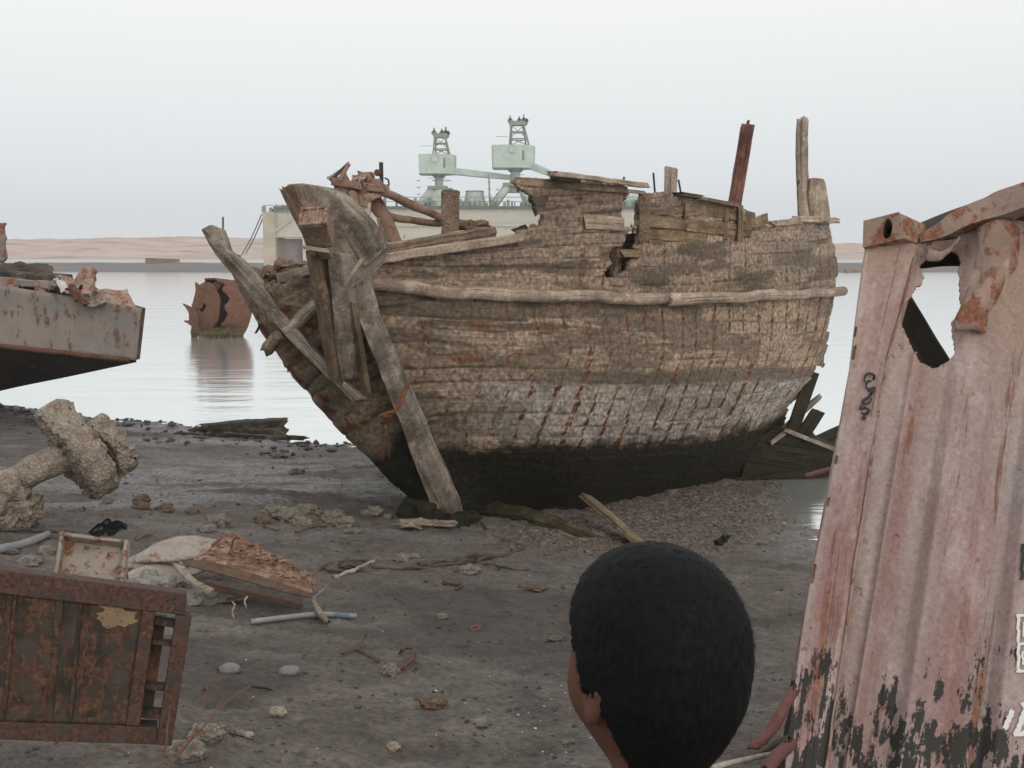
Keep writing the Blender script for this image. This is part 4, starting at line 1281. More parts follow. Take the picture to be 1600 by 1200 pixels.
# timber head (bollard block) beside the stem
hb0 = P(497, 332, 8.25); d_out = np.array([-.10, -.62, .04])
M['endgrain'] = m_crust('pale_end_grain', (.34, .24, .18), (.22, .14, .10), (.44, .35, .29), 1.2, .2, .3)
cB = P(496, 357, 8.3)
axz = np.array([-.10, -.70, .70]); axz /= np.linalg.norm(axz); axx = np.array([.95, -.02, .06]); axx /= np.linalg.norm(axx); axy = np.cross(axz, axx)
mb = MB(); box(mb, cB, (.205, .19, .235), [axx, axy, axz]); hb = mb.build('timber_head', M['brownwood'], dhow)
bv = hb.modifiers.new('worn', 'BEVEL'); bv.width = .012; bv.segments = 2
ct = cB + axz * .1225
mb = MB()
for sx_ in (-1, 1): box(mb, ct + axx * .093 * sx_, (.022, .196, .035), [axx, axy, axz])
for sy_ in (-1, 1): box(mb, ct + axy * .084 * sy_, (.163, .025, .033), [axx, axy, axz])
for q in (-.03, .03): box(mb, ct + axx * q, (.012, .140, .022), [axx, axy, axz])
mb.build('iron_strap', m_rust('strap', (.33, .24, .20), (.2, .08, .05), (.1, .05, .04), .5, 3), hb)
mb = MB(); box(mb, ct + axz * -.006, (.185, .17, .012), [axx, axy, axz]); mb.build('end_grain', M['endgrain'], hb)
beam('lip_board', P(474, 386, 8.25), P(513, 392, 8.27), .10, .03, M['palewood'], dhow, seed=41)
# long loose frame timber leaning out over the far bow
slab('loose_frame', [(314, 358, 9.28), (330, 351, 9.28), (342, 356, 9.28), (352, 388, 9.24), (372, 402, 9.22), (402, 436, 9.18), (440, 488, 9.14), (486, 540, 9.14), (530, 590, 9.16), (566, 622, 9.22), (552, 628, 9.24), (508, 588, 9.2), (464, 545, 9.18), (422, 500, 9.2), (378, 446, 9.24), (344, 408, 9.28), (328, 384, 9.3)], M['greywood'], .12, 5, nrm=np.array([.3, .93, -.2]), amp=.01)
beam('far_rail', P(437, 437, 9.35), P(490, 420, 9.0), .07, .08, M['palewood'], dhow, seed=44)
for i, (a, b, w_, mm) in enumerate((((404, 436, 9.4), (414, 398 + 22, 9.42), .08, 'stubwood'), ((415, 470, 9.4), (424, 452, 9.35), .03, 'palewood'), ((438, 470, 9.36), (442, 450, 9.3), .025, 'palewood'), ((400, 520, 9.56), (412, 498, 9.5), .02, 'dkwood'), ((360, 408, 9.4), (372, 400, 9.35), .05, 'stubwood'))):
    beam('splinter', P(*a), P(*b), w_, w_ * .6, M[mm], dhow, seed=50 + i)
mb = MB()
r4 = random.Random(8)
for i in range(16):
    blob(mb, P(r4.uniform(430, 482), r4.uniform(414, 432), r4.uniform(9.5, 10.2)), (r4.uniform(.04, .12), .1, r4.uniform(.03, .07)), .6, 2, 2, i)
for i in range(8):
    blob(mb, P(r4.uniform(396, 425), r4.uniform(428, 446), r4.uniform(9.6, 9.9)), (r4.uniform(.04, .09), .1, r4.uniform(.04, .08)), .6, 2, 2, i + 30)
rb = mb.build('rotten_crust', M['stubwood'], dhow); rb['kind'] = 'stuff'
# short stick hung at the stem, iron bolt with drips
beam('loose_stick', P(566, 405, 8.6), P(539, 445, 8.62), .035, .03, M['palewood'], dhow, seed=61, scale=[1, 1, .5])
mb = MB(); sweep(mb, [P(596, 660, 9.05), P(606, 646, 9.0), P(620, 640, 9.0), P(640, 596, 9.1)], circ(.016, 8), n=16, amp=.008)
sweep(mb, [P(600, 650, 9.06), P(598, 720, 9.3)], circ(.007, 6), n=10, amp=.012); sweep(mb, [P(609, 650, 9.06), P(608, 718, 9.3)], circ(.006, 6), n=10, amp=.012)
blob(mb, P(602, 650, 9.03), (.05, .04, .03), .4, 2, 3, 5); mb.build('iron_bolt', M['nail'], dhow, smooth=True)
# low bow rails on the near side
beam('bow_rail', P(596, 404, 8.98), P(812, 372, 9.75), .11, .075, M['palewood'], dhow, n=26, amp=.014, mid=[P(700, 388, 9.2)], seed=63)
beam('bow_rail', P(604, 392, 9.15), P(768, 363, 9.95), .10, .10, M['brownwood'], dhow, n=24, amp=.016, mid=[P(700, 374, 9.45)], seed=64)
beam('bow_rail', P(600, 384, 9.3), P(762, 358, 10.1), .12, .04, M['palewood'], dhow, n=24, amp=.012, mid=[P(690, 370, 9.6)], seed=65)
crumple('bent_sheet', [P(800, 362, 9.9), P(818, 352, 10), P(832, 358, 10.1), P(812, 372, 9.9)], M['dkwood'], dhow, .06, 4)
# bulwark timbers
T = lambda px, py, Y: P(px, py, Y)
beam('cap_rail', P(862, 272, 9.75), P(1008, 290, 10.75), .10, .045, M['palewood'], dhow, n=26, amp=.014, ragged=.05, mid=[P(930, 280, 10.15)], seed=70)
beam('cap_rail', P(868, 277, 9.86), P(900, 282, 10.05), .12, .05, M['dkwood'], dhow, seed=71)
beam('cap_rail', P(806, 283, 9.66), P(980, 297, 10.6), .05, .07, M['brownwood'], dhow, n=20, amp=.015, ragged=.04, seed=72)
beam('cap_rail', P(978, 298, 10.6), P(1004, 301, 10.8), .05, .03, M['palewood'], dhow, seed=73)
beam('bulwark_patch', P(914, 346, 10.28), P(973, 350, 10.62), .03, .135, M['palewood'], dhow, amp=.01, ragged=.06, seed=74)
beam('bulwark_patch', P(972, 396, 10.66), P(1000, 396, 10.8), .04, .075, M['ochrewood'], dhow, amp=.012, ragged=.05, seed=75)
for i, (a, b, hh, mm) in enumerate((((1003, 322), (1048, 326), .15, 'stubwood'), ((1014, 318), (1090, 328), .13, 'ochrewood'), ((1060, 317), (1122, 326), .14, 'ochrewood'), ((1088, 324), (1160, 336), .15, 'ochrewood'), ((1008, 345), (1080, 352), .12, 'brownwood'), ((1072, 352), (1172, 362), .13, 'ochrewood'), ((1012, 366), (1100, 372), .10, 'ochrewood'))):
    ua, ub = np.interp(a[0], [850, 1040, 1200, 1305], [10.05, 11.15, 12.55, 14]), np.interp(b[0], [850, 1040, 1200, 1305], [10.05, 11.15, 12.55, 14])
    beam('bulwark_board', P(*a, ua - .07), P(*b, ub - .07), .05, hh, M[mm], dhow, amp=.012, n=18, ragged=.05, seed=80 + i)
beam('cap_rail', P(1058, 303, 11.15), P(1090, 308, 11.5), .12, .04, M['dkwood'], dhow, ragged=.05, seed=90)
beam('cap_rail', P(1088, 310, 11.4), P(1148, 321, 11.95), .12, .04, M['brownwood'], dhow, ragged=.05, seed=91)
for i, (px, yt, yb, w_, Yq) in enumerate(((1006, 304, 376, .11, 10.78), (1156, 322, 376, .06, 12.0), (1133, 330, 374, .05, 11.85), (1072, 318, 340, .05, 11.3))):
    beam('stanchion', P(px, yb, Yq), P(px + 1, yt, Yq), w_, .07, M['brownwood'] if i else M['stubwood'], dhow, amp=.01, up=(0, 1, 0), seed=95 + i)
beam('bulwark_board', P(1160, 342, 12.15), P(1178, 344, 12.3), .05, .17, M['brownwood'], dhow, seed=101)
beam('bulwark_board', P(1178, 349, 12.3), P(1197, 341, 12.45), .05, .11, M['ochrewood'], dhow, seed=102, ragged=.04)
beam('bulwark_board', P(1212, 348, 12.65), P(1252, 345, 13.2), .06, .07, M['palewood'], dhow, seed=103, ragged=.06, amp=.02)
beam('cap_rail', P(1244, 342, 13.1), P(1304, 345, 13.9), .12, .07, M['palewood'], dhow, amp=.02, n=18, ragged=.04, seed=104)
# timbers standing up from inside
log('stern_post', [P(1258, 346, 13.6), P(1254, 280, 13.6), P(1253, 186, 13.6)], .075, M['palewood'], dhow, amp=.012, n=30, scale=[1.25, 1.05, 1.0, .95], ragged=.03, freq=3, up=(0, 1, 0), seed=3)
slab('stump', [(1264, 346, 13.5), (1265, 284, 13.5), (1268, 278, 13.5), (1287, 279, 13.5), (1290, 284, 13.5), (1299, 346, 13.5)], M['palewood'], .2, 6, nrm=(0, 1, 0), amp=.012, gd=((1278, 280, 13.5), (1281, 346, 13.5)))
beam('red_post', P(1146, 330, 12.3), P(1168, 197, 12.3), .135, .13, M['redwood'], dhow, up=(0, 1, 0), n=26, amp=.004, seed=110)
beam('red_post_peg', P(1167, 200, 12.3), P(1169, 190, 12.3), .03, .03, M['dkwood'], dhow, up=(0, 1, 0), seed=111)
beam('square_post', P(1047, 325, 11.6), P(1048.5, 262, 11.6), .125, .12, M['palewood'], dhow, up=(0, 1, 0), n=16, amp=.012, seed=112)
for i, (a, b, Yq) in enumerate((((1023, 304), (1021, 270), 11.2), ((1064, 304), (1060, 281), 11.4), ((974, 290), (975, 276), 10.6), ((1246, 290), (1249, 282), 13.5))):
    mb = MB(); sweep(mb, [P(*a, Yq), P(*b, Yq)], circ(.011, 5), n=5, amp=.004); mb.build('iron_rod', M['iron'], dhow)
beam('rotten_post', P(703, 378, 10.2), P(704, 300, 10.2), .165, .15, M['stubwood'], dhow, up=(0, 1, 0), n=18, amp=.02, seed=114)
mb = MB(); blob(mb, P(735, 355, 10.4), (.14, .12, .07), .5, 2, 4, 3); blob(mb, P(722, 358, 10.5), (.08, .1, .07), .5, 2, 3, 9); mb.build('rotten_lump', M['stubwood'], dhow, smooth=True)
# drips and threads on the weed line, trailing weeds on the far bow
mb = MB()
r5 = random.Random(12)
for i in range(46):
    t = r5.random(); px = 440 + 190 * t; py = 552 + 200 * t + r5.uniform(-3, 6)
    a = P(px, py, 9.9); ln = r5.uniform(.02, .12)
    sweep(mb, [a, a + np.array([r5.uniform(-.01, .01), 0, -ln])], circ(.004, 4), n=3)
mb.build('hanging_weed', M['weedwood'], dhow)['kind'] = 'stuff'
# bent nails
mb = MB()
for i in range(70):
    px, py = r5.uniform(700, 1260), r5.uniform(520, 690)
    k_ = np.argmin((PX - px) ** 2 + (PY - py) ** 2); a = Q.reshape(-1, 3)[k_]; n_ = N.reshape(-1, 3)[k_]
    ln = r5.uniform(.015, .04)
    sweep(mb, [a - n_ * .01, a + n_ * .03, a + n_ * .04 + np.array([r5.uniform(-.4, .4) * ln, 0, r5.choice((-1, -1, 1)) * ln])], circ(.0035, 4), n=5)
mb.build('bent_nails', M['nail'], dhow)['kind'] = 'stuff'

# dark deadwood and smashed planks under the stern
slab('deadwood', [(1176, 690, 13.35), (1205, 673, 13.35), (1230, 671, 13.4), (1262, 684, 13.4), (1304, 706, 13.5), (1330, 714, 13.6), (1330, 738, 13.6), (1275, 744, 13.5), (1215, 750, 13.4), (1150, 766, 13.2)], M['weedwood'], .5, 7, nrm=(.3, .95, 0))
beam('broken_plank', P(1237, 676, 13.5), P(1268, 588, 13.9), .16, .05, M['weedwood'], dhow, up=(0, 1, 0), seed=120, ragged=.08)
beam('broken_plank', P(1222, 672, 13.6), P(1278, 622, 13.8), .07, .05, M['greywood'], dhow, up=(0, 1, 0), seed=121, ragged=.06)
beam('broken_plank', P(1252, 684, 13.5), P(1276, 646, 13.6), .17, .05, M['weedwood'], dhow, up=(0, 1, 0), seed=122, ragged=.08)
beam('broken_plank', P(1228, 672, 13.3), P(1304, 702, 13.45), .05, .04, M['greywood'], dhow, up=(0, 1, 0), seed=123, ragged=.05)
beam('broken_plank', P(1205, 692, 13.3), P(1226, 676, 13.35), .05, .04, M['greywood'], dhow, up=(0, 1, 0), seed=124)
beam('broken_plank', P(1270, 700, 14.2), P(1330, 672, 14.6), .25, .1, M['weedwood'], dhow, up=(0, 1, 0), seed=125)
beam('broken_plank', P(1272, 556, 14.2), P(1287, 572, 14.2), .06, .05, M['greywood'], dhow, up=(0, 1, 0), seed=126)
for i, (a, b, w_) in enumerate((((1160, 752), (1300, 736), .10),)):
    beam('broken_plank', P(*a, 13.22 - .02 * i), P(*b, 13.4 - .03 * i), .05, w_, M['weedwood'], dhow, seed=170 + i, ragged=.12, amp=.03, n=18)
beam('broken_plank', P(1256, 690, 13.4), P(1271, 680, 13.5), .05, .04, M['weedwood'], dhow, up=(0, 1, 0), seed=127)

# heap of wreckage standing on the dhow's deck behind the stem
hp = empty('deck_wreckage', P(580, 385, 10.6), 'tangle of broken pinkish timbers propped up on the dhow deck behind the stem head', 'wreckage')
M['pinkwood'] = m_rust('pinkish_wreckage', (.30, .205, .155), (.20, .10, .06), (.09, .055, .04), .35, 2.6, .2, .9)
HY = 10.5
log('prop', [P(620, 386, HY), P(601, 338, HY), P(576, 298, HY)], .066, M['pinkwood'], hp, amp=.02, up=(0, 1, 0))
log('prop', [P(598, 300, HY - .2), P(650, 322, HY + .1), P(692, 341, HY + .2)], .04, M['pinkwood'], hp, amp=.012, up=(0, 1, 0))
log('prop', [P(606, 336, HY), P(650, 346, HY + .1), P(697, 349, HY + .3)], .035, M['pinkwood'], hp, amp=.01, up=(0, 1, 0))
for i, (qd) in enumerate((((516, 276), (548, 270), (552, 300), (528, 306)), ((550, 268), (600, 280), (606, 304), (556, 298)), ((538, 292), (598, 300), (576, 322), (546, 314)), ((520, 286), (560, 292), (556, 318), (534, 308)), ((582, 276), (608, 292), (604, 312), (584, 300)), ((517, 275), (560, 286), (562, 312), (530, 309)), ((527, 283), (600, 292), (588, 300), (532, 292)), ((560, 270), (583, 274), (590, 300), (566, 290)), ((545, 282), (578, 290), (562, 316), (540, 308)), ((590, 285), (606, 292), (588, 318), (575, 312)), ((512, 279), (530, 279), (542, 305), (524, 300)))):
    crumple('board', [P(*q, HY - .12 * (i % 3)) for q in qd], M['pinkwood'], hp, .09, 4, .02, seed=20 + i)
for i, (a, b, w_, mm) in enumerate((((518, 281), (544, 256), .03, 'iron'), ((530, 282), (546, 255), .035, 'pinkwood'), ((513, 279), (534, 265), .025, 'palewood'), ((574, 336), (578, 302), .05, 'palewood'), ((557, 318), (556, 300), .03, 'palewood'), ((520, 284), (600, 296), .07, 'pinkwood'), ((552, 279), (572, 272), .04, 'palewood'), ((562, 283), (570, 275), .03, 'pale_paint'), ((592, 342), (600, 375), .04, 'pinkwood'))):
    beam('stick', P(*a, HY - .25), P(*b, HY - .2), w_, w_ * .8, M[mm], hp, up=(0, 1, 0), seed=130 + i, n=10)
mb = MB(); sweep(mb, [P(597, 292, HY), P(596, 254, HY)], circ(.022, 6), n=6, amp=.006); mb.build('iron_rod', M['iron'], hp)
mb = MB(); c_ = P(590, 270, HY - .03); sweep(mb, [c_ - np.array([0, .02, 0]), c_ + np.array([0, .02, 0])], circ(.033, 14), n=2); mb.build('round_plate', M['redwood'], hp)
mb = MB()
for a, b in (((599, 290), (608, 289)), ((608, 289), (607, 281)), ((601, 278), (607, 281))): sweep(mb, [P(*a, HY), P(*b, HY)], circ(.008, 4), n=2)
mb.build('wire', M['iron'], hp)
# ------------------------------------------------------------------ leaning container on the right
s = NT('container_paint')
uvn = s.n('ShaderNodeTexCoord').outputs['UV']
sx = s.n('ShaderNodeSeparateXYZ', ins={'Vector': uvn})
ux, uz = sx.outputs[0], sx.outputs[1]
ob = s.n('ShaderNodeTexCoord').outputs['Object']
mp = lambda sc_: s.n('ShaderNodeMapping', ins={'Vector': uvn, 'Scale': sc_}).outputs[0]
st = mp((5, .9, 1)); st2 = mp((9, .8, 1)); wide = mp((1.6, .9, 1))
a = s.noise(wide, 1.6, 6, .6)
pink = s.ramp(a, [(.3, (.265, .19, .173)), (.52, (.325, .255, .235)), (.72, (.385, .335, .315))])
tan = s.ramp(s.noise(wide, 2.6, 7, .65), [(.3, (.30, .21, .165)), (.52, (.37, .275, .225)), (.72, (.42, .34, .295))])
hgt = s.math('ADD', uz, s.math('MULTIPLY', s.math('SUBTRACT', s.noise(wide, 1.3, 5, .6), .5), .9))
col = s.mix(s.ramp(hgt, [(.55, 0.0), (.85, 1.0)]), pink, tan)
phx = s.math('FRACT', s.math('DIVIDE', s.math('ADD', ux, 5.26), .262))
band_ = s.ramp(phx, [(.18, 0.0), (.34, 1.0), (.46, .75), (.58, .0), (.74, .0), (.80, .45), (.90, 0.0)])
band_ = s.math('MULTIPLY', band_, s.ramp(s.noise(mp((2.4, 1.6, 1)), 1.4, 5, .6), [(.35, .1), (.6, 1.0)]))
col = s.mix(s.math('MULTIPLY', band_, s.ramp(uz, [(.3, .8), (1.05, .25)])), col, (.23, .105, .098))
# stain of darker red low down
red = s.ramp(s.noise(st, 1.1, 5, .6), [(.45, 0.0), (.68, .75)])
col = s.mix(s.math('MULTIPLY', red, s.ramp(uz, [(.25, 1.0), (1.0, .35)])), col, (.25, .115, .105))
chalk = s.ramp(s.noise(mp((3, 2, 1)), 2.2, 6, .7), [(.48, 0.0), (.68, .65)])
col = s.mix(chalk, col, (.50, .42, .40))
fine = s.noise(ob, 60, 4, .7)
col = s.mix(.5, col, s.ramp(fine, [(.3, .3), (.7, .7)]), 'OVERLAY')
rn = s.noise(st2, 1.5, 8, .7, .4)
rmask = s.ramp(rn, [(.575, 0.0), (.63, .95)])
spots = s.ramp(s.noise(ob, 16, 6, .75), [(.63, 0.0), (.68, .9)])
rmask = s.math('MAXIMUM', rmask, spots)
rc = s.ramp(s.noise(ob, 30, 5, .7), [(.3, (.10, .04, .02)), (.55, (.26, .10, .045)), (.75, (.38, .19, .10))])
col = s.mix(s.math('MULTIPLY', rmask, .85), col, rc)
# tar daubed along the foot, running down
tn = s.math('ADD', s.noise(mp((6, 4.6, 1)), 2.4, 7, .74), s.math('MULTIPLY', s.noise(mp((24, 3.0, 1)), 1.8, 3, .6), .30))
lim = s.ramp(uz, [(.06, .20), (.25, .095), (.34, .0), (.42, -.0)])
lim2 = s.n('ShaderNodeMapRange', ins={'Value': uz, 'From Min': .08, 'From Max': .34, 'To Min': .635, 'To Max': .88}).outputs[0]
tar = s.math('GREATER_THAN', tn, lim2)
col = s.mix(s.math('MULTIPLY', tar, .94), col, (.022, .025, .022))
h = s.math('ADD', s.math('MULTIPLY', fine, .5), s.math('MULTIPLY', rmask, .6))
M['cont'] = s.fin(col, s.mix(tar, (.75, .75, .75), (.6, .6, .6)), s.bump(h, .6, .010), .25)
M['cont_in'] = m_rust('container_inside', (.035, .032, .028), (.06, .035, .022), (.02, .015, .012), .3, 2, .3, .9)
M['cont_rust'] = m_rust('container_torn', (.36, .255, .205), (.25, .11, .065), (.12, .06, .04), .40, 3.0, .3, .8)

TL, BL = P(1436, 366, 4.02), P(1288, 1230, 3.2)
WT, WB = np.array([2.25, -.52, .36]), np.array([2.3, -.5, .2])
def cw(sx_, t, dn=0.0):
    """container end wall: sx_ metres to the right of the post, t 0 foot .. 1 top rail, dn metres outwards"""
    sx_ = np.asarray(sx_, float)[..., None]; t = np.asarray(t, float)[..., None]
    b = BL + WB * sx_ / 2.3; a = TL + WT * sx_ / 2.3
    return b * (1 - t) + a * t + CN * np.asarray(dn, float)[..., None]
_u = WT / np.linalg.norm(WT); _v = (TL - BL) / np.linalg.norm(TL - BL)
CN = np.cross(_u, _v); CN /= np.linalg.norm(CN)
if CN @ (EYE - TL) < 0: CN = -CN
CUP = _v; HT = np.linalg.norm(TL - BL)
cont = empty('shipping_container', BL, 'leaning faded pink steel container end with a torn hole, rust and tar daubs', 'container')
nu, nv = 560, 420
SX = np.linspace(-.16, 2.25, nu); TT = np.linspace(-.06, 1.0, nv)
S_, T_ = np.meshgrid(SX, TT, indexing='ij')
ph = (S_ + .02) / .262 % 1.0
cor = np.interp(ph, [0, .28, .42, .72, .86, 1.0], [0, 0, -.045, -.045, 0, 0])
cor = np.where(S_ < .05, np.minimum(-.02, cor), cor)
damp = 1 - .75 * np.exp(-((S_ - .28) / .22) ** 2 - ((T_ - .80) / .20) ** 2) - .5 * sstep(.93, 1.0, T_)
cor = cor * damp
p3_ = np.stack([S_ * 1.0, T_ * HT, 0 * S_], -1)
dn = cor + .022 * fbm(p3_ * np.array([1.6, 1.1, 1]), 3) + .003 * fbm(p3_ * 7, 3)
# torn area: plate bulged and curled round the hole
dn += .055 * np.exp(-((S_ - .27) / .10) ** 2 - ((T_ - .90) / .08) ** 2) - .03 * np.exp(-((S_ - .02) / .10) ** 2 - ((T_ - .83) / .12) ** 2)
Gc = cw(S_, T_, dn)
cx_, cy_ = proj(Gc)
jg = 3.2 * vn(p3_ * 14) + 1.6 * vn(p3_ * 45)
hole_c = [(1441, 418), (1452, 402), (1464, 394), (1480, 391), (1494, 397), (1500, 412), (1498, 440), (1497, 470), (1500, 486), (1485, 502), (1487, 530), (1491, 552), (1474, 562), (1456, 572), (1442, 568), (1428, 548), (1414, 518), (1408, 502), (1412, 482), (1424, 470), (1432, 452), (1440, 440)]
keepc = ~inpoly(cx_ + jg, cy_ + jg, hole_c)
uvc = np.stack([S_, T_ * HT * .5], -1)
_d = np.zeros(S_.shape + (4,))
o = hull_mesh('corrugated_panel', Gc, keepc, uvc, {}, M['cont'], cont, .012)
# curled flap right of the hole
fl = []
for t in np.linspace(0, 1, 26):
    row = []
    for q in np.linspace(0, 1, 14):
        e = cw(.195 + .14 * q * (1 - .35 * t) + .02 * math.sin(t * 5), .972 - .20 * t, .03 + .075 * math.sin(math.pi * (.15 + .8 * q)) * (1 - .55 * t) + .012 * math.sin(9 * t + 3 * q))
        row.append(e)
    fl.append(row)
fl = np.array(fl); fl += .010 * np.stack([fbm(fl * 16, 3), fbm(fl * 16 + 5, 3), fbm(fl * 16 + 9, 3)], -1)
mb = MB(); grid(mb, fl, thick=.006); mb.build('torn_flap', M['cont_rust'], cont, smooth=True)
fl = []
for t in np.linspace(0, 1, 24):
    fl.append([cw(.035 + .105 * t, .972 - .02 * math.sin(3 * t) - .022 * q - .015 * q * (1 - t), .012 + .05 * math.sin(math.pi * q * .7) * (.4 + t)) for q in np.linspace(0, 1, 9)])
fl = np.array(fl); fl += .008 * np.stack([fbm(fl * 18, 3), fbm(fl * 18 + 5, 3), fbm(fl * 18 + 9, 3)], -1)
mb = MB(); grid(mb, fl, thick=.006); mb.build('torn_flap', M['cont_rust'], cont, smooth=True)
# corner post: folded plate, with weld nicks along its edge
edgeL = [(1352, 384, 4.04), (1340, 470, 3.95), (1323, 600, 3.83), (1302, 720, 3.72), (1282, 830, 3.6), (1262, 930, 3.5), (1244, 1050, 3.38), (1222, 1230, 3.2)]
edgeR = [(1436, 384, 3.99), (1412, 470, 3.92), (1380, 600, 3.8), (1362, 720, 3.68), (1344, 830, 3.56), (1330, 930, 3.46), (1313, 1050, 3.34), (1286, 1230, 3.17)]
eL = smooth_path([P(*q) for q in edgeL], 120); eR = smooth_path([P(*q) for q in edgeR], 120)
fr_ = []
prof = [(-.04, -.14), (0, -.02), (.03, 0), (.25, .003), (.55, .002), (.86, .004), (.95, -.006), (1.02, -.03), (1.04, -.16)]
tt_ = np.linspace(1, 0, 120)
for a, b in prof:
    fr_.append(eL * (1 - a) + eR * a + CN * (b + .012))
pg = np.stack(fr_, 1)
pg = pg + CN * (.008 * fbm(pg * 3, 3))[..., None]
mb = MB(); n_ = pg.shape
grid(mb, pg)
uv_ = []
for i in range(n_[0] - 1):
    for j in range(n_[1] - 1):
        c = lambda i_, j_: (-.25 + .15 * prof[j_][0], tt_[i_] * HT * .5)
        uv_.append([c(i, j), c(i + 1, j), c(i + 1, j + 1), c(i, j + 1)])
mb.uv = uv_
post = mb.build('corner_post', M['cont'], cont)
ss = post.modifiers.new('plate', 'SOLIDIFY'); ss.thickness = .006
r6 = random.Random(4)
for i, t in enumerate((.10, .14, .21, .24, .43, .52, .66, .68)):
    k_ = int(t * 119); c = eL[k_] + CN * .014 + (eR[k_] - eL[k_]) * r6.uniform(.04, .09)
    mb = MB(); box(mb, c, (.008, .006, r6.uniform(.02, .06)), [_u, CN, CUP]); mb.build('rust_slot', M['rust_d'], post)
mb = MB(); sweep(mb, [eR[k_] + CN * .012 for k_ in range(4, 118)], circ(.004, 6), n=110, amp=.003, freq=12); mb.build('weld_bead', M['cont_rust'], cont)
# corner casting
cc = (P(1352, 384, 4.04) + P(1418, 372, 4.0)) / 2
F0 = [P(1348, 387, 4.0), P(1413, 372, 3.94), P(1405, 331, 3.94), P(1349, 345, 4.0)]
bk = np.array([.085, .16, -.05])
S1 = [F0[1], P(1441, 384, 4.02), P(1446, 350, 4.04), F0[2]]
mb = MB()
TH = np.linspace(0, 2 * math.pi, 25)[:-1]
ctr = P(1386, 357, 3.963)
e1 = (F0[1] - F0[0]); e2 = (F0[3] - F0[0])
slot = [ctr + e1 * (.115 * math.cos(t)) + e2 * (.36 * math.sin(t)) for t in TH]
corn = [F0[1], F0[2], F0[3], F0[0]]
outer = []
for t in TH:
    c_, s_ = math.cos(t), math.sin(t)
    d = max(abs(c_), abs(s_)); a_, b_ = c_ / d * .5 + .5, s_ / d * .5 + .5
    outer.append((F0[0] * (1 - a_) + F0[1] * a_) * (1 - b_) + (F0[3] * (1 - a_) + F0[2] * a_) * b_)
V_ = outer + slot + [q + bk * .55 for q in slot]
n_ = len(TH)
fc = [[i, (i + 1) % n_, n_ + (i + 1) % n_, n_ + i] for i in range(n_)] + [[n_ + i, n_ + (i + 1) % n_, 2 * n_ + (i + 1) % n_, 2 * n_ + i] for i in range(n_)]
mb.add(V_, fc)
B0 = [F0[0] + bk, S1[1] + bk * .3, S1[2] + bk * .3, F0[3] + bk]
mb.add(S1 + [F0[0], F0[3]] + [F0[0] + bk * .7, F0[3] + bk * .7, S1[1] + bk * .5, S1[2] + bk * .5],
       [[0, 1, 2, 3], [3, 2, 9, 7, 5], [0, 4, 6, 8, 1], [4, 5, 7, 6], [1, 8, 9, 2], [6, 7, 9, 8]])
cst = mb.build('corner_casting', M['cont_rust'], cont)
bv = cst.modifiers.new('worn', 'BEVEL'); bv.width = .006; bv.segments = 2
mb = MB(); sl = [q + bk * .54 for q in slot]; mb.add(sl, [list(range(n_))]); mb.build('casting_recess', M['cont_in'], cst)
# top rail, buckled upwards, with its lip and what is left of the roof
rail = [P(1436, 372, 4.0), P(1466, 360, 3.97), P(1500, 341, 3.93), (P(1560, 318, 3.86)), P(1604, 302, 3.81), P(1700, 268, 3.7), P(2000, 190, 3.45)]
rp_ = smooth_path(rail, 60)
sec_r = [(-.045, -.05), (.05, -.055), (.055, .012), (.02, .016), (-.04, .012)]
mb = MB(); sweep(mb, rp_, sec_r, n=60, up=CN, amp=.006, freq=8, scale=[.35, .7, 1, 1, 1]); tr = mb.build('top_rail', M['cont_rust'], cont)
low = cw(np.linspace(.02, 2.2, 60), np.full(60, .985) - .02 * np.sin(np.linspace(0, 3, 60)), np.full(60, .004))
web = np.stack([rp_ * (1 - t) + low * t + CN * (-.035 * math.sin(math.pi * t)) for t in np.linspace(.1, 1, 8)], 1)
web += CN * (.010 * fbm(web * 6, 3))[..., None]
mb = MB(); grid(mb, web, thick=.006); mb.build('rail_web', M['cont'], cont, smooth=True)
mb = MB(); rg = np.stack([rp_ + np.array([.05, .04 + .5 * t, -.03 + .02 * t]) for t in np.linspace(0, 1, 8)], 1); rg += .02 * np.stack([fbm(rg * 3, 3)] * 3, -1)
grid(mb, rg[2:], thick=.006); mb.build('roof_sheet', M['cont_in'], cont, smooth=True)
# inside: a dark brace crossing behind the hole, dark folded plate at its top
o = beam('brace', P(1384, 440, 4.25), P(1474, 586, 4.15), .085, .09, m_rust('brace_olive', (.06, .055, .042), (.07, .04, .025), (.03, .024, .018), .3, 3), cont, amp=.006, n=14, up=CN)
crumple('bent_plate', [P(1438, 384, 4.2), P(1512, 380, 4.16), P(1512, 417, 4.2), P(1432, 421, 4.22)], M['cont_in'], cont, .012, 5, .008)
# far corner post and side rails of the wreck, running back
mb = MB(); q0 = cw(np.array(2.25), np.array(-.06)); q1 = cw(np.array(2.25), np.array(1.02)); sweep(mb, [q0 - CN * .08, q1 - CN * .08], rect(.14, .14), n=8, amp=.006); mb.build('corner_post', M['cont'], cont)
for nm_, a_ in (('bottom_rail', cw(np.array(-.1), np.array(-.05)) - CN * .15), ('bottom_rail', cw(np.array(2.2), np.array(-.05)) - CN * .15)):
    mb = MB(); sweep(mb, [a_, a_ + np.array([.55, 1.6, -.25])], rect(.12, .16), n=8, amp=.008); mb.build(nm_, M['cont_rust'], cont)
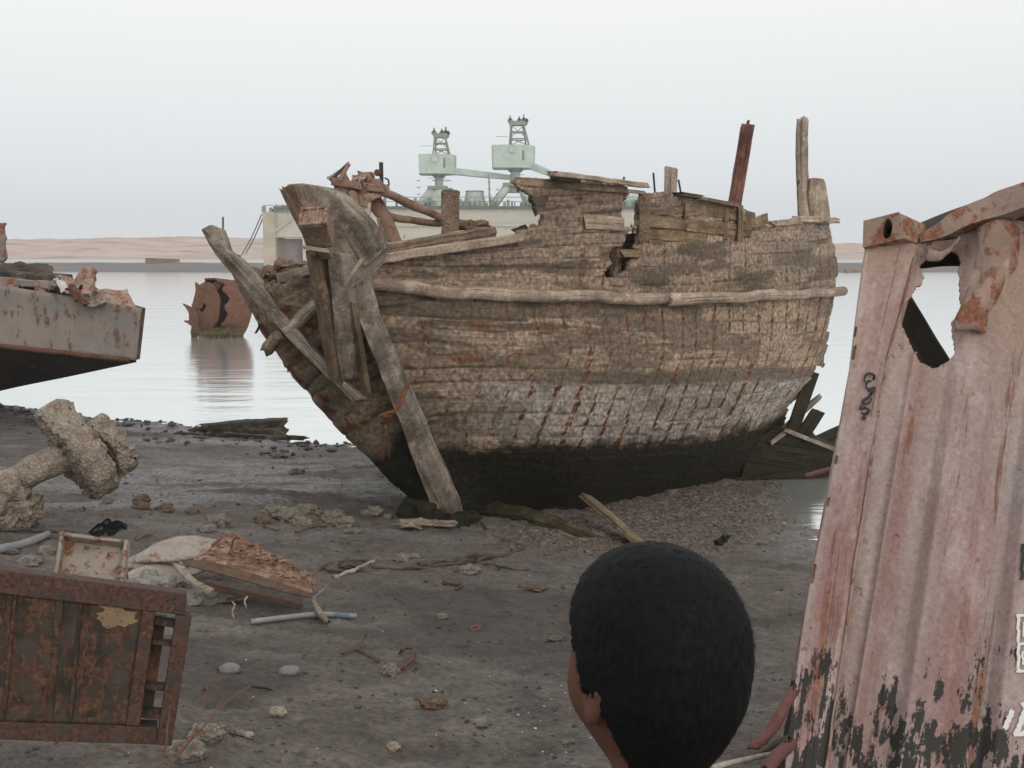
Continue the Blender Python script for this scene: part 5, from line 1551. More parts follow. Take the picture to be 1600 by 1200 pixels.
# stencilled markings
s = NT('white_stencil'); ob = s.n('ShaderNodeTexCoord').outputs['Object']
M['white'] = s.fin(s.mix(s.ramp(s.noise(ob, 30, 6, .7), [(.55, 0.0), (.66, .8)]), (.72, .70, .68), (.42, .30, .28)), .7)
M['blackpaint'] = m_plain('black_stencil', (.03, .03, .03), .6)
def on_wall(px, py, lift=.009):
    """point of the corrugated wall seen at a photo pixel, lifted off the paint"""
    k_ = np.argmin((cx_ - px) ** 2 + (cy_ - py) ** 2)
    return Gc.reshape(-1, 3)[k_], k_
def strip(mb, a, b, w, lift=.007):
    """painted strip following the wall from pixel a to pixel b, w metres wide"""
    n_ = max(2, int(math.hypot(a[0] - b[0], a[1] - b[1]) / 4))
    c = []
    for t in np.linspace(0, 1, n_ + 1):
        px, py = a[0] + (b[0] - a[0]) * t, a[1] + (b[1] - a[1]) * t
        i0 = np.argmin((cx_ - px) ** 2 + (cy_ - py) ** 2)
        c.append(Gc.reshape(-1, 3)[i0] + CN * lift)
    c = np.array(c); c[0] = c[0]
    T_ = np.gradient(c, axis=0); T_ /= np.linalg.norm(T_, axis=1)[:, None] + 1e-9
    S_ = np.cross(T_, CN); S_ /= np.linalg.norm(S_, axis=1)[:, None] + 1e-9
    grid(mb, np.stack([c - S_ * w / 2, c + S_ * w / 2], 1))
mb = MB()
for a, b in (((1591, 962), (1591, 1051)), ((1588, 962), (1665, 958)), ((1591, 1008), (1662, 1003)), ((1588, 1050), (1660, 1046)), ((1662, 958), (1660, 1046))): strip(mb, a, b, .0085)
for a, b in (((1599.5, 975), (1599, 997)), ((1599, 975), (1612, 974)), ((1599, 986), (1610, 985)), ((1599, 997), (1612, 996)), ((1598, 1018), (1597, 1040)), ((1598, 1018), (1610, 1019)), ((1610, 1019), (1609, 1029)), ((1598, 1029), (1609, 1029)), ((1600, 1030), (1611, 1040)), ((1622, 1017), (1621, 1039)), ((1622, 1017), (1634, 1027)), ((1634, 1027), (1621, 1039)), ((1622, 975), (1621, 996)), ((1621, 996), (1634, 995))): strip(mb, a, b, .006)
mb.build('stencil_box', M['white'], cont)
mb = MB()
for a, b in (((1570, 1138), (1582, 1110)), ((1596, 1102), (1606, 1100)), ((1606, 1100), (1588, 1146)), ((1584, 1148), (1604, 1145))): strip(mb, a, b, .014)
mb.build('stencil_figure', M['white'], cont)
mb = MB(); strip(mb, (1598, 850), (1596, 907), .010); strip(mb, (1598, 852), (1640, 848), .010); mb.build('stencil_stroke', M['blackpaint'], cont)
# scrawl on the post
def on_post(px, py):
    pxx, pyy = proj(pg[:, 2:7].reshape(-1, 3)); k_ = np.argmin((pxx - px) ** 2 + (pyy - py) ** 2)
    Y0 = pg[:, 2:7].reshape(-1, 3)[k_][1]
    return P(px, py, Y0 - .004) + CN * .004
mb = MB()
for ln in (((1350, 598), (1352, 588), (1358, 584), (1366, 588), (1363, 595), (1355, 597), (1354, 606), (1362, 612), (1358, 620), (1350, 626), (1349, 632), (1358, 630), (1362, 622)),
           ((1346, 634), (1344, 640), (1352, 638), (1358, 642), (1352, 648), (1346, 645)), ((1350, 650), (1348, 655), (1354, 652)), ((1356, 612), (1366, 606), (1364, 616))):
    pts = smooth_path([on_post(*q) for q in ln], 6 * len(ln))
    sweep(mb, pts, [(-.0045, -.0008), (.0045, -.0008), (.0045, .0008), (-.0045, .0008)], n=len(pts), up=CN, scale=[.6, 1.1, .7, 1.2, .6])
mb.build('scrawl', M['blackpaint'], cont)

# pipes and sticks lying beside the container foot
M['pinkpipe'] = m_rust('pink_pipe', (.16, .068, .062), (.16, .07, .05), (.08, .04, .035), .35, 4, .2, .7)
o = log('bent_pipe', [P(1240, 1080, 3.15), P(1222, 1110, 3.12), P(1208, 1136, 3.1), P(1180, 1168, 3.08)], .016, M['pinkpipe'], amp=.004, n=30, scale=[1, 1, 1.15, 1, 1.25]); tag(o, 'red pink bent pipe slanting beside the foot of the container', 'pipe')
o = log('pipe_stub', [P(1232, 1166, 3.0), P(1212, 1184, 2.98), P(1196, 1206, 2.95)], .018, M['pinkpipe'], amp=.006, n=16); tag(o, 'short rusty pink pipe stub at the very bottom beside the container', 'pipe')
o = log('grey_branch', [P(1110, 1198, 3.0), P(1150, 1186, 3.02), P(1190, 1179, 3.02), P(1232, 1176, 3.0)], .008, m_wood('grey_branch', (.26, .23, .2), (.15, .13, .11), (.34, .3, .27)), amp=.006, n=24); tag(o, 'thin grey branch on the mud reaching under the container', 'branch')
o = log('dark_branch', [P(1186, 1178, 3.03), P(1208, 1166, 3.04), P(1232, 1152, 3.05)], .010, M['dkwood'], amp=.005, n=14); tag(o, 'short dark branch between the pipe and grey branch by the container', 'branch')
o = log('pipe_end', [P(1258, 745, 6.5), P(1272, 741, 6.5), P(1310, 730, 6.5), P(1340, 724, 6.6)], .018, M['pinkpipe'], amp=.003, n=12); tag(o, 'pinkish pipe end poking out from behind the container', 'pipe')
# ------------------------------------------------------------------ foreground wreckage
def at_ground(name):
    """drop nothing: things are placed by G()"""
    return name

# crusted bollard-like shaft on the left
M['coral'] = m_crust('coral_crust', (.38, .325, .265), (.19, .15, .115), (.52, .46, .39), 1.1, .06, .42, .3)
g0 = G(40, 822)
SY = g0[1]
root = empty('crusted_shaft', (g0[0], g0[1], g0[2]), 'barnacle crusted iron shaft with a thick flange tilted up out of the mud', 'machine part')
sh = [P(-40, 776, SY - .1), P(20, 752, SY - .05), P(70, 729, SY), P(112, 709, SY + .05), P(140, 695, SY + .08)]
log('shaft', sh, .128, M['coral'], root, amp=.02, n=50, ns=36, scale=[1.2, .95, .92, .95, 1.0], freq=5, seed=3)
axd = (P(150, 686, SY + .28) - P(60, 731, SY - .1)); axd /= np.linalg.norm(axd)
def disc(mb, c, ax, r1, r2, h, rough, seed, rot):
    a = np.cross(ax, (0, 0, 1)); a /= np.linalg.norm(a); b = np.cross(a, ax)
    a, b = a * math.cos(rot) + b * math.sin(rot), b * math.cos(rot) - a * math.sin(rot)
    th = np.linspace(0, 2 * math.pi, 73); pr = [(0, .5), (.4, .5), (.8, .5), (.95, .48), (1.0, .38), (1.0, .0), (1.0, -.38), (.95, -.48), (.8, -.5), (.4, -.5), (0, -.5)]
    TH = th[:, None]; rr = np.array([p[0] for p in pr])[None]; hh = np.array([p[1] for p in pr])[None]
    # refine the profile
    k_ = np.linspace(0, len(pr) - 1, 46); rr = np.interp(k_, range(len(pr)), rr[0])[None] * (1 + .13 * vn(np.stack([np.cos(TH) * 2.6 + seed, np.sin(TH) * 2.6, 0 * TH], -1))); hh = np.interp(k_, range(len(pr)), hh[0])[None]
    g = c + (np.cos(TH) * rr * r1)[..., None] * a + (np.sin(TH) * rr * r2)[..., None] * b + ((hh + 0 * TH) * h)[..., None] * ax
    q = g * 5 + seed
    g = g + .018 * np.stack([fbm(q * 6, 3)] * 3, -1) + rough * np.stack([fbm(q, 5, .6), fbm(q + 9, 5, .6), fbm(q + 19, 5, .6)], -1)
    g[-1] = g[0]
    grid(mb, g)
fax = np.array([.64, .60, .46]); fax /= np.linalg.norm(fax)
mb = MB(); disc(mb, P(124, 704, SY + .02), fax, .30, .40, .21, .026, 1, .1); mb.build('flange', M['coral'], root, smooth=True)
mb = MB(); disc(mb, P(174, 697, SY + .24), fax, .22, .25, .16, .026, 5, .2); mb.build('hub', M['coral'], root, smooth=True)
mb = MB(); blob(mb, P(4, 778, SY - .1), (.17, .2, .22), .4, 2.2, 5, 3); blob(mb, P(22, 800, SY - .05), (.16, .2, .14), .5, 2.4, 5, 9); mb.build('end_lump', M['coral'], root, smooth=True)

# rusted panel box at the lower left
M['oilrust'] = m_rust('oily_rust', (.066, .055, .043), (.10, .05, .031), (.018, .014, .011), .5, 4.0, 1.0, .75, (.028, .024, .02))
M['oilrust2'] = m_rust('oily_rust_frame', (.088, .066, .052), (.092, .046, .033), (.026, .019, .016), .56, 5.0, .4, .75, (.055, .045, .038))
cTL, cTR, cBR, cBL = P(-190, 866, 3.28), P(300, 932, 3.52), P(264, 1168, 3.46), P(-190, 1150, 3.2)
pn = np.cross(cTR - cTL, cBL - cTL); pn /= np.linalg.norm(pn)
if pn @ (EYE - cTL) < 0: pn = -pn
root = empty('rusted_cabinet', (cBR + cBL) / 2, 'dark rusted steel cabinet lying on its back edge with a slotted louvre at one end', 'cabinet')
def onp(px, py, d=0.0):
    """point on the cabinet's front plane seen at a pixel, pushed d out"""
    r_ = P(px, py, 1.0) - EYE
    t = ((cTL - EYE) @ pn) / (r_ @ pn)
    return EYE + r_ * t + pn * d
def panel(mb, q, d0, d1):
    """quad in pixels (TL,TR,BR,BL) as a slab between depths d0 and d1 from the front plane"""
    a = [onp(x, y, d1) for x, y in q]; b = [onp(x, y, d1) + pn * (d0 - d1) for x, y in q]
    hexa(mb, a + b)
def piece(name, q, d0, d1, mat, parent=root, wear=.004):
    mb = MB(); panel(mb, q, d0, d1); o = mb.build(name, mat, parent)
    bv = o.modifiers.new('worn', 'BEVEL'); bv.width = wear; bv.segments = 2
    return o
piece('top_frame', [(-190, 866), (292, 928), (290, 962), (-190, 905)], -.10, .0, M['oilrust2'])
piece('side_frame', [(275, 961), (300, 963), (268, 1166), (244, 1164)], -.10, -.001, M['oilrust2'])
piece('bottom_frame', [(-190, 1122), (245, 1137), (244, 1164), (-190, 1150)], -.10, -.001, M['oilrust2'])
piece('stile', [(222, 954), (243, 957), (218, 1136), (197, 1134)], -.10, -.002, M['oilrust2'])
G1 = []
for i in range(70):
    row = []
    for j in range(34):
        u_, v_ = i / 69, j / 33
        xt = -188 + (223 + 188) * u_; xb = -188 + (198 + 188) * u_
        yt = 904 + (954 - 904) * u_; yb = 1123 + (1135 - 1123) * u_
        px, py = xt * (1 - v_) + xb * v_, yt * (1 - v_) + yb * v_
        row.append(onp(px, py, -.024))
    G1.append(row)
G1 = np.array(G1); G1 += pn * (.010 * fbm(G1 * 5, 3))[..., None]
mb = MB(); grid(mb, G1, thick=-.008); mb.build('door_plate', M['oilrust'], root, smooth=True)
for q in ([(88, 922), (100, 924), (82, 1130), (70, 1129)], [(124, 928), (131, 929), (112, 1132), (105, 1131)], [(-40, 906), (-28, 908), (-46, 1126), (-58, 1125)], [(20, 912), (27, 913), (8, 1128), (1, 1127)], [(138, 930), (222, 940), (221, 952), (137, 944)]):
    piece('rib', q, -.06, -.010, M['oilrust'])
piece('raised_panel', [(140, 946), (214, 955), (192, 1126), (120, 1122)], -.05, -.016, M['oilrust'])
piece('raised_panel', [(24, 925), (70, 931), (50, 1118), (4, 1116)], -.05, -.018, M['oilrust'])
mb = MB()
th = np.linspace(0, 2 * math.pi, 40); rr = np.linspace(.05, 1, 8)
TH, RR = np.meshgrid(th, rr, indexing='ij')
flk = []
for i in range(40):
    row = []
    for j in range(8):
        t, r_ = th[i], rr[j] * (1 + .22 * math.sin(3 * th[i] + 1) + .15 * math.sin(7 * th[i]))
        row.append(onp(184 + 33 * (1 + .10 * math.sin(17 * t) + .07 * math.sin(29 * t + 2)) * r_ * math.cos(t), 964 + 19 * r_ * math.sin(t) + 6 * math.cos(t), -.013 + .004 * (1 - rr[j])))
    flk.append(row)
grid(mb, np.array(flk)); mb.build('paint_flake', m_rust('ochre_flake', (.29, .205, .125), (.2, .09, .045), (.1, .05, .03), .25, 6), root, smooth=True)
for q in ([(243, 968), (274, 972), (272, 984), (241, 979)], [(238, 1003), (268, 1006), (267, 1014), (237, 1010)], [(228, 1072), (258, 1074), (256, 1084), (227, 1081)], [(221, 1112), (252, 1114), (250, 1128), (219, 1126)]):
    piece('slot_bar', q, -.075, -.03, M['oilrust'], wear=.002)
piece('slot_shade_frame', [(236, 970), (259, 972), (236, 1130), (212, 1128)], -.14, -.09, M['rust_d'], wear=.002)  # back frame, darkened and widened to paint the deep shade in the slot
mb = MB()
a_ = [onp(-190, 866, -.10), onp(222, 920, -.10), onp(197, 1134, -.10), onp(-190, 1150, -.10)]
hexa(mb, a_ + [q - pn * .012 for q in a_]); mb.build('back_plate', M['rust_d'], root)

# pale rusty tray standing behind it
root = empty('rusty_tray', P(150, 912, 4.55), 'shallow pale steel tray standing on edge behind the dark cabinet, blotched with rust', 'tray')
M['traypaint'] = m_rust('tray_paint', (.31, .26, .21), (.20, .075, .035), (.09, .05, .035), .33, 4.5, .2, .75, (.24, .215, .185))
c4 = [P(97, 836, 4.62), P(198, 847, 4.62), P(188, 925, 4.45), P(84, 912, 4.45)]
tn_ = np.cross(c4[1] - c4[0], c4[3] - c4[0]); tn_ /= np.linalg.norm(tn_)
if tn_ @ (EYE - c4[0]) < 0: tn_ = -tn_
crumple('tray_plate', [q - tn_ * .04 for q in c4], M['traypaint'], root, .012, 6, .005, 20, 3)
for i in range(4):
    a, b = c4[i], c4[(i + 1) % 4]
    beam('rim', a - tn_ * .02, b - tn_ * .02, .016, .055, M['traypaint'], root, amp=.008, up=tn_, n=16)

# heap of pale sheets and the rusted curved plate beside it
M['palesheet'] = m_crust('bleached_sheet', (.40, .345, .31), (.30, .25, .22), (.48, .43, .40), .8, .05, .06, .12)
def leaf(name, pts_px, thick, mat, label, cat, group, bulge=.04, seed=0):
    """curved board traced by an upper and a lower edge [(px,py,Y)..]"""
    a = smooth_path([P(*q) for q in pts_px[0]], 26); b = smooth_path([P(*q) for q in pts_px[1]], 26)
    g = np.stack([a * (1 - t) + b * t + np.array([0, -.3, .95]) * bulge * math.sin(math.pi * t) for t in np.linspace(0, 1, 9)], 1)
    g += .007 * np.stack([fbm(g * 7 + seed, 3), fbm(g * 7 + 5 + seed, 3), fbm(g * 7 + 9 + seed, 3)], -1)
    mb = MB(); grid(mb, g, thick=-thick)
    o = mb.build(name, mat, None, smooth=True)
    return tag(o, label, cat, group)
gp = G(270, 905)[1]
leaf('bleached_board', ([(212, 877, gp), (248, 852, gp + .12), (300, 842, gp + .2), (346, 850, gp + .2)], [(212, 880, gp - .05), (250, 880, gp - .1), (300, 874, gp - .1), (346, 856, gp + .1)]), .022, M['palesheet'], 'topmost bleached board of the pale heap, leaf shaped and smooth', 'board', 'bleached boards in the pale heap', .03, 1)
leaf('bleached_board', ([(196, 880, gp + .02), (216, 872, gp + .05), (262, 884, gp + .02)], [(196, 886, gp), (230, 890, gp - .05), (270, 888, gp)]), .02, M['palesheet'], 'short pointed bleached board sticking out at the left of the pale heap', 'board', 'bleached boards in the pale heap', .012, 2)
leaf('bleached_board', ([(202, 898, gp - .1), (232, 886, gp - .05), (280, 889, gp - .05)], [(204, 906, gp - .15), (240, 902, gp - .16), (280, 901, gp - .12)]), .022, M['palesheet'], 'middle bleached board of the pale heap with a rolled edge', 'board', 'bleached boards in the pale heap', .02, 3)
leaf('bleached_board', ([(282, 897, gp - .1), (316, 876, gp + .0), (338, 858, gp + .1)], [(290, 903, gp - .12), (322, 890, gp - .08), (340, 864, gp + .05)]), .02, M['palesheet'], 'narrow bleached board leaning against the rusted curved plate', 'board', 'bleached boards in the pale heap', .01, 4)
mb = MB()
blob(mb, G(330, 930) + np.array([0, .05, -.01]), (.2, .14, .06), .4, 2.2, 4, 12); blob(mb, G(240, 925) + np.array([0, 0, .03]), (.19, .16, .085), .35, 2.2, 5, 4)
blob(mb, G(300, 935) + np.array([0, 0, .0]), (.17, .2, .06), .5, 2.2, 5, 8)
tag(mb.build('plaster_lump', m_crust('grey_plaster', (.30, .275, .25), (.20, .18, .165), (.40, .375, .35), 1.2, 0, .3), smooth=True), 'lumpy grey plaster mass under the bleached boards', 'rubble')
gq_ = G(400, 958)[1]
M['flakerust'] = m_rust('flaking_rust', (.20, .115, .08), (.165, .085, .052), (.055, .034, .026), .5, 3.2, .1, .88, (.30, .215, .165))
root = empty('rusted_plate', G(400, 950), 'curved rusty steel plate with flaking top and a bent angle iron along its foot', 'steel plate')
a = smooth_path([P(*q) for q in ((336, 842, gq_ + .45), (372, 838, gq_ + .5), (412, 856, gq_ + .45), (452, 878, gq_ + .35), (494, 905, gq_ + .2))], 44)
b = smooth_path([P(*q) for q in ((292, 884, gq_ + .06), (334, 896, gq_ + .03), (384, 909, gq_ + .02), (432, 922, gq_ + .0), (486, 934, gq_ + .04))], 44)
a = a + np.array([0, 0, 1.0]) * (.022 * vn(a * 14) + .012 * vn(a * 40))[:, None]
g = np.stack([a * (1 - t) + b * t + np.array([0, -.5, .8]) * (.018 * min(t / .72, (1 - t) / .28) - .045 * math.sin(math.pi * min(1, t / .72))) for t in np.linspace(0, 1, 26)], 1)
fl_ = sstep(.75, .2, np.linspace(0, 1, 26))[None, :]
g += (np.array([0, -.5, .8])) * (.012 * fl_ * np.abs(fbm(g * 34, 3)) + .014 * fbm(g * 7, 3))[..., None]
mb = MB(); grid(mb, g[:, :21], thick=-.007); mb.build('plate', M['flakerust'], root)
M['brownrust'] = m_rust('brown_rust', (.13, .085, .062), (.11, .058, .038), (.05, .034, .027), .4, 2.5, .3, .8)
mb = MB(); grid(mb, g[:, 20:] + np.array([0, -.004, .002]), thick=-.007); mb.build('folded_edge', M['brownrust'], root, smooth=True)
beam('angle_iron', P(322, 912, gq_ - .06), P(470, 946, gq_ - .1), .05, .05, M['oilrust2'], root, n=20, amp=.008, seed=140)
beam('angle_iron', P(277, 882, gq_ + .02), P(330, 924, gq_ - .12), .055, .03, M['traypaint'], root, n=14, amp=.008, seed=141, mid=[P(298, 908, gq_ - .08)])
mb = MB()
for i in range(60):
    t, q = rnd.random(), rnd.random() * .6
    c = g[int(t * 43), int(q * 25)] + np.array([0, -.01, .012])
    blob(mb, c, (rnd.uniform(.012, .03), rnd.uniform(.01, .022), .008), .6, 2, 1, i)
mb.build('rust_flakes', M['flakerust'], root)['kind'] = 'stuff'
mb = MB(); sweep(mb, [P(362, 858, gq_ + .3), P(366, 843, gq_ + .3), P(375, 840, gq_ + .3)], circ(.006, 6), n=12, amp=.004); mb.build('wire_hook', M['iron'], root)
for i, pp_ in enumerate((((366, 966), (363, 955), (367, 946), (364, 942)), ((384, 946), (382, 940), (385, 934)))):
    o = log('twisted_wire', [P(x, y, G(364, 968)[1]) for x, y in pp_], .006, m_plain('pale_wire', (.42, .36, .28), .8), n=14, ns=6); tag(o, ['longer pale twisted wire standing up below the rusted plate', 'shorter pale wire curl under the angle iron'][i], 'wire', 'pale wires below the rusted plate')

# grey pipe with a bone-like stick across it
a, b = G(391, 976), G(556, 967)
M['pvc'] = m_plain('grey_pipe', (.24, .25, .255), .55, .2, 12)
root = empty('grey_pipe', a, 'grey plastic pipe lying on the mud below the rusted plate', 'pipe')
up3 = np.array([0, 0, .016])
pts = smooth_path([a + up3, G(450, 970) + up3 * 1.4, G(500, 966) + up3 * 1.4, b + up3], 30)
mb = MB()
th = [(.017 * math.cos(i * math.pi / 8), .017 * math.sin(i * math.pi / 8)) for i in range(16)]
sweep(mb, pts, th, n=30, amp=.0015, caps=False); sweep(mb, pts, [(x * .78, y * .78) for x, y in th], n=30, caps=False)
mb.build('tube', M['pvc'], root, smooth=True)
mb = MB(); sweep(mb, pts[23:28], [(x * 1.06, y * 1.06) for x, y in th], n=8); mb.build('blue_band', m_plain('blue_tape', (.10, .17, .22), .6), root, smooth=True)
M['bone'] = m_crust('old_stick', (.27, .235, .20), (.16, .135, .115), (.36, .32, .28), 2, 0, .3)
q0 = G(497, 974)
o = log('forked_stick', [q0 + np.array([.05, -.01, .01]), P(497, 955, q0[1] + .02), P(491, 938, q0[1] + .05), P(500, 926, q0[1] + .05), P(513, 912, q0[1] + .06)], .022, M['bone'], amp=.008, n=30, scale=[.9, 1.2, .9, .45, .5, .15]); tag(o, 'grey knobbed stick propped upright across the grey pipe', 'stick')

# weedy baulks in the shallows
M['wetwood'] = m_wood('wet_baulk', (.088, .078, .058), (.035, .032, .024), (.15, .135, .105), 0, 1.2, .2)
for i, (pa, pb, w_, h_, lab) in enumerate((((318, 668), (446, 663), .34, .15, 'thick dark wet baulk lying half in the shallows, its end split'), ((275, 677), (478, 685), .10, .05, 'long thin plank lying at the waterline just below the thick baulk'), ((300, 672), (440, 675), .12, .08, 'narrow wet board wedged between the baulk and the thin plank'))):
    a, b = PZ(*pa, WZ + .10 - .03 * i), PZ(*pb, WZ + .12 - .03 * i)
    o = beam('wet_baulk', a, b, w_, h_ * 1.3, M['wetwood'], amp=.03, ragged=.12, n=24, seed=150 + i, scale=[.55, .85, 1]); tag(o, lab, 'timber', 'wet timbers at the waterline')

# log, plank and rope in front of the bow
a, b = G(752, 800), G(960, 852)
o = log('sunken_log', [a + np.array([0, 0, .05]), G(850, 822) + np.array([0, 0, .035]), b + np.array([0, 0, -.03])], .085, M['greenwood'], amp=.02, n=30, ns=16, ragged=.04, scale=[1, 1, .8, .6]); tag(o, 'greenish log half sunk in the mud before the dhow bow', 'log')
mb = MB(); blob(mb, a + np.array([-.02, -.05, .05]), (.13, .1, .07), .45, 2, 4, 3); tag(mb.build('weedy_stone', M['weedwood'], smooth=True), 'black weedy stone at the near end of the sunken log', 'stone')
a = G(1006, 858)
o = beam('fallen_plank', P(915, 776, a[1] + .7), a + np.array([.05, 0, -.02]), .20, .055, m_wood('fallen_plank', (.22, .165, .105), (.11, .08, .05), (.31, .245, .165), .1), n=20, amp=.012, seed=160, up=(.35, .2, .9)); tag(o, 'brown squared plank slanting out of the mud behind the boy, against the gravel', 'plank')
M['rope'] = m_crust('old_rope', (.15, .118, .092), (.075, .06, .048), (.23, .19, .155), 4, 0, .5)
def ropepath(px_pts, r=.012, n=120):
    return [G(x, y) + np.array([0, 0, r * .8]) for x, y in px_pts]
_kn = 1
root = empty('frayed_rope', G(640, 888), 'frayed brown mooring rope winding over the mud before the bow, looped at one end', 'rope')
log('strand', ropepath([(752, 818), (770, 838), (795, 848), (817, 857), (790, 868), (760, 874), (735, 880), (700, 884), (660, 890), (620, 891), (585, 888), (572, 878), (540, 878), (512, 883), (506, 890), (530, 895), (560, 893), (580, 886)]), .013, M['rope'], root, amp=.010, n=200, ns=8, freq=14)
log('strand', ropepath([(520, 902), (545, 897), (566, 886), (582, 880)], .01), .016, M['palesheet'], root, amp=.012, n=50, ns=8, freq=14)
log('strand', ropepath([(828, 892), (790, 888), (755, 882), (735, 876), (712, 882), (690, 878), (664, 884)], .01), .010, M['rope'], root, amp=.012, n=90, ns=8, freq=14)
for i, (px, py, r_) in enumerate(((720, 880, .05), (742, 873, .05), (668, 884, .045), (760, 872, .035), (545, 886, .05))): mb = MB(); blob(mb, G(px, py) + np.array([0, 0, .012]), (r_ * 1.5, r_, r_ * .5), .7, 3, 3, i); mb.build('knot', M['rope'], root, smooth=True)

# shell-crusted litter at the stem foot
M['shell'] = m_crust('oyster_shell', (.34, .285, .225), (.2, .155, .115), (.46, .40, .33), 3, .05, .3)
for i, (px, py, sx_, lab) in enumerate(((646, 822, .10, 'flat shell-crusted splinter lying left of the stem foot'), (676, 814, .09, 'shell-crusted lump directly under the stem'), (694, 822, .07, 'pale curled oyster shell beside the stem foot'), (662, 808, .11, 'dark weedy stone tucked under the bow'))):
    mb = MB(); blob(mb, G(px, py) + np.array([0, -.04, .03]), (sx_ * 1.4, sx_, sx_ * (.35 if i != 3 else .8)), .55, 2.2, 4, i + 40)
    tag(mb.build('crusted_piece', M['shell'] if i != 3 else M['weedwood'], smooth=True), lab, 'debris', 'crusted pieces at the stem foot')

# stones --------------------------------------------------------------
M['stone'] = m_crust('grey_stone', (.24, .215, .19), (.13, .115, .10), (.36, .33, .295), 2.2, 0, .35)
M['coralstone'] = m_crust('coral_stone', (.30, .265, .22), (.15, .125, .10), (.44, .40, .34), 2.4, 0, .55)
M['pebble'] = m_crust('smooth_pebble', (.20, .205, .205), (.16, .165, .165), (.25, .25, .245), 2, 0, .05)
M['brownstone'] = m_crust('brown_stone', (.19, .14, .105), (.10, .07, .055), (.27, .21, .16), 2.2, .2, .4)
def stone(px, py, w, hr, mat, lab, cat='stone', group=None, amp=.4, dep=.8, name='stone', seed=None, sub=4):
    g_ = G(px, py); d_ = np.linalg.norm(g_ - EYE)
    W_ = w * d_ / F_PX / 2
    mb = MB(); blob(mb, g_ + np.array([0, W_ * .5, W_ * hr * .45]), (W_, W_ * dep, W_ * hr), amp, 2.0, sub, rnd.randint(0, 99) if seed is None else seed, rnd.uniform(-.5, .5))
    o = mb.build(name, mat, smooth=True, loc=g_)
    return tag(o, lab, cat, group)
stone(357, 1052, 31, .55, M['pebble'], 'smooth grey egg-shaped pebble, the left one of two on bare mud', 'pebble', 'two smooth pebbles', .06)
stone(450, 1055, 31, .5, M['pebble'], 'smooth grey egg-shaped pebble, the right one of two on bare mud', 'pebble', 'two smooth pebbles', .06)
for px, py, w, hr, mt, lab in ((452, 816, 46, .62, 'coralstone', 'pitted coral lump, biggest in the row before the bow'), (428, 806, 40, .5, 'coralstone', 'pitted coral lump behind the biggest one in the row'),
        (409, 818, 26, .55, 'brownstone', 'dark brown lump at the left end of the coral row'), (478, 801, 30, .55, 'coralstone', 'pale coral lump with a hollow, behind and right of the biggest'), (468, 822, 36, .55, 'coralstone', 'low pale coral lump just in front of the biggest'),
        (498, 804, 14, .7, 'coralstone', 'tiny pale coral lump at the right of the row, beside the hollow one'), (520, 816, 34, .7, 'coralstone', 'upright pale coral lump standing alone right of the row'), (536, 823, 32, .55, 'coralstone', 'flat pale coral lump leaning against the upright one'),
        (549, 834, 26, .35, 'stone', 'thin dark slab in front of the flat coral lump'), (583, 806, 34, .5, 'coralstone', 'wide pale coral lump nearest the bow planking'), (604, 811, 14, .7, 'stone', 'tiny grey stone right of the wide coral lump'),
        (336, 822, 34, .65, 'stone', 'grey angular stone above the rusted plate'), (322, 832, 26, .55, 'stone', 'grey stone at the upper edge of the pale heap'), (219, 786, 22, .7, 'brownstone', 'brown stone, upper of two near the crusted shaft'), (218, 795, 24, .6, 'brownstone', 'brown stone, lower of two near the crusted shaft'),
        (258, 800, 24, .6, 'brownstone', 'squarish brown stone right of the pair near the crusted shaft'), (298, 803, 18, .6, 'brownstone', 'small brown stone between the crusted shaft and the coral row'), (165, 788, 18, .5, 'stone', 'small flat stone just right of the crusted flange'),
        (462, 742, 22, .5, 'stone', 'stone on the bare mud between waterline and bow'), (432, 716, 20, .5, 'stone', 'stone at the edge of the dark mud below the shallows'), (627, 877, 26, .5, 'coralstone', 'pale stone lying against the rope'), (646, 872, 20, .45, 'coralstone', 'flat pale stone behind the one against the rope'),
        (733, 898, 32, .55, 'coralstone', 'pale domed stone just below the rope knots'), (690, 968, 18, .6, 'stone', 'small dark stone on the open mud, left of the red ring'), (608, 1056, 28, .75, 'stone', 'round grey stone with a rusty hook beside it'),
        (676, 1106, 36, .5, 'brownstone', 'brown wedge-shaped stone on the mud left of the boy'), (613, 1172, 18, .8, 'shell', 'white shell fragment at the bottom of the mud'), (318, 1158, 50, .5, 'coralstone', 'broad pale stone under the dry twigs by the cabinet'),
        (290, 1190, 54, .6, 'stone', 'grey stone at the very bottom under the dry twigs'), (838, 924, 34, .35, 'brownstone', 'reddish rusty lump with a shell on it, left of the boy'), (866, 1002, 20, .4, 'brownstone', 'small red brown chip close to the boy\'s head'),
        (1150, 946, 22, .4, 'brownstone', 'brown chip on the mud just right of the boy\'s head'), (432, 1118, 30, .35, 'shell', 'flat ridged shell on the near mud'), (890, 1164, 26, .3, 'stone', 'dark flake on the mud by the boy\'s neck'), (752, 1134, 34, .25, 'stone', 'thin dark flake on the mud, lower middle'),
        (44, 884, 30, .6, 'stone', 'dark stone above the left end of the cabinet'), (70, 866, 26, .6, 'coralstone', 'pale lump left of the rusty tray'), (14, 866, 22, .5, 'brownstone', 'reddish stone left of the grey hose end')):
    stone(px, py, w, hr, M[mt], lab, 'stone', 'stones lying about on the mud')
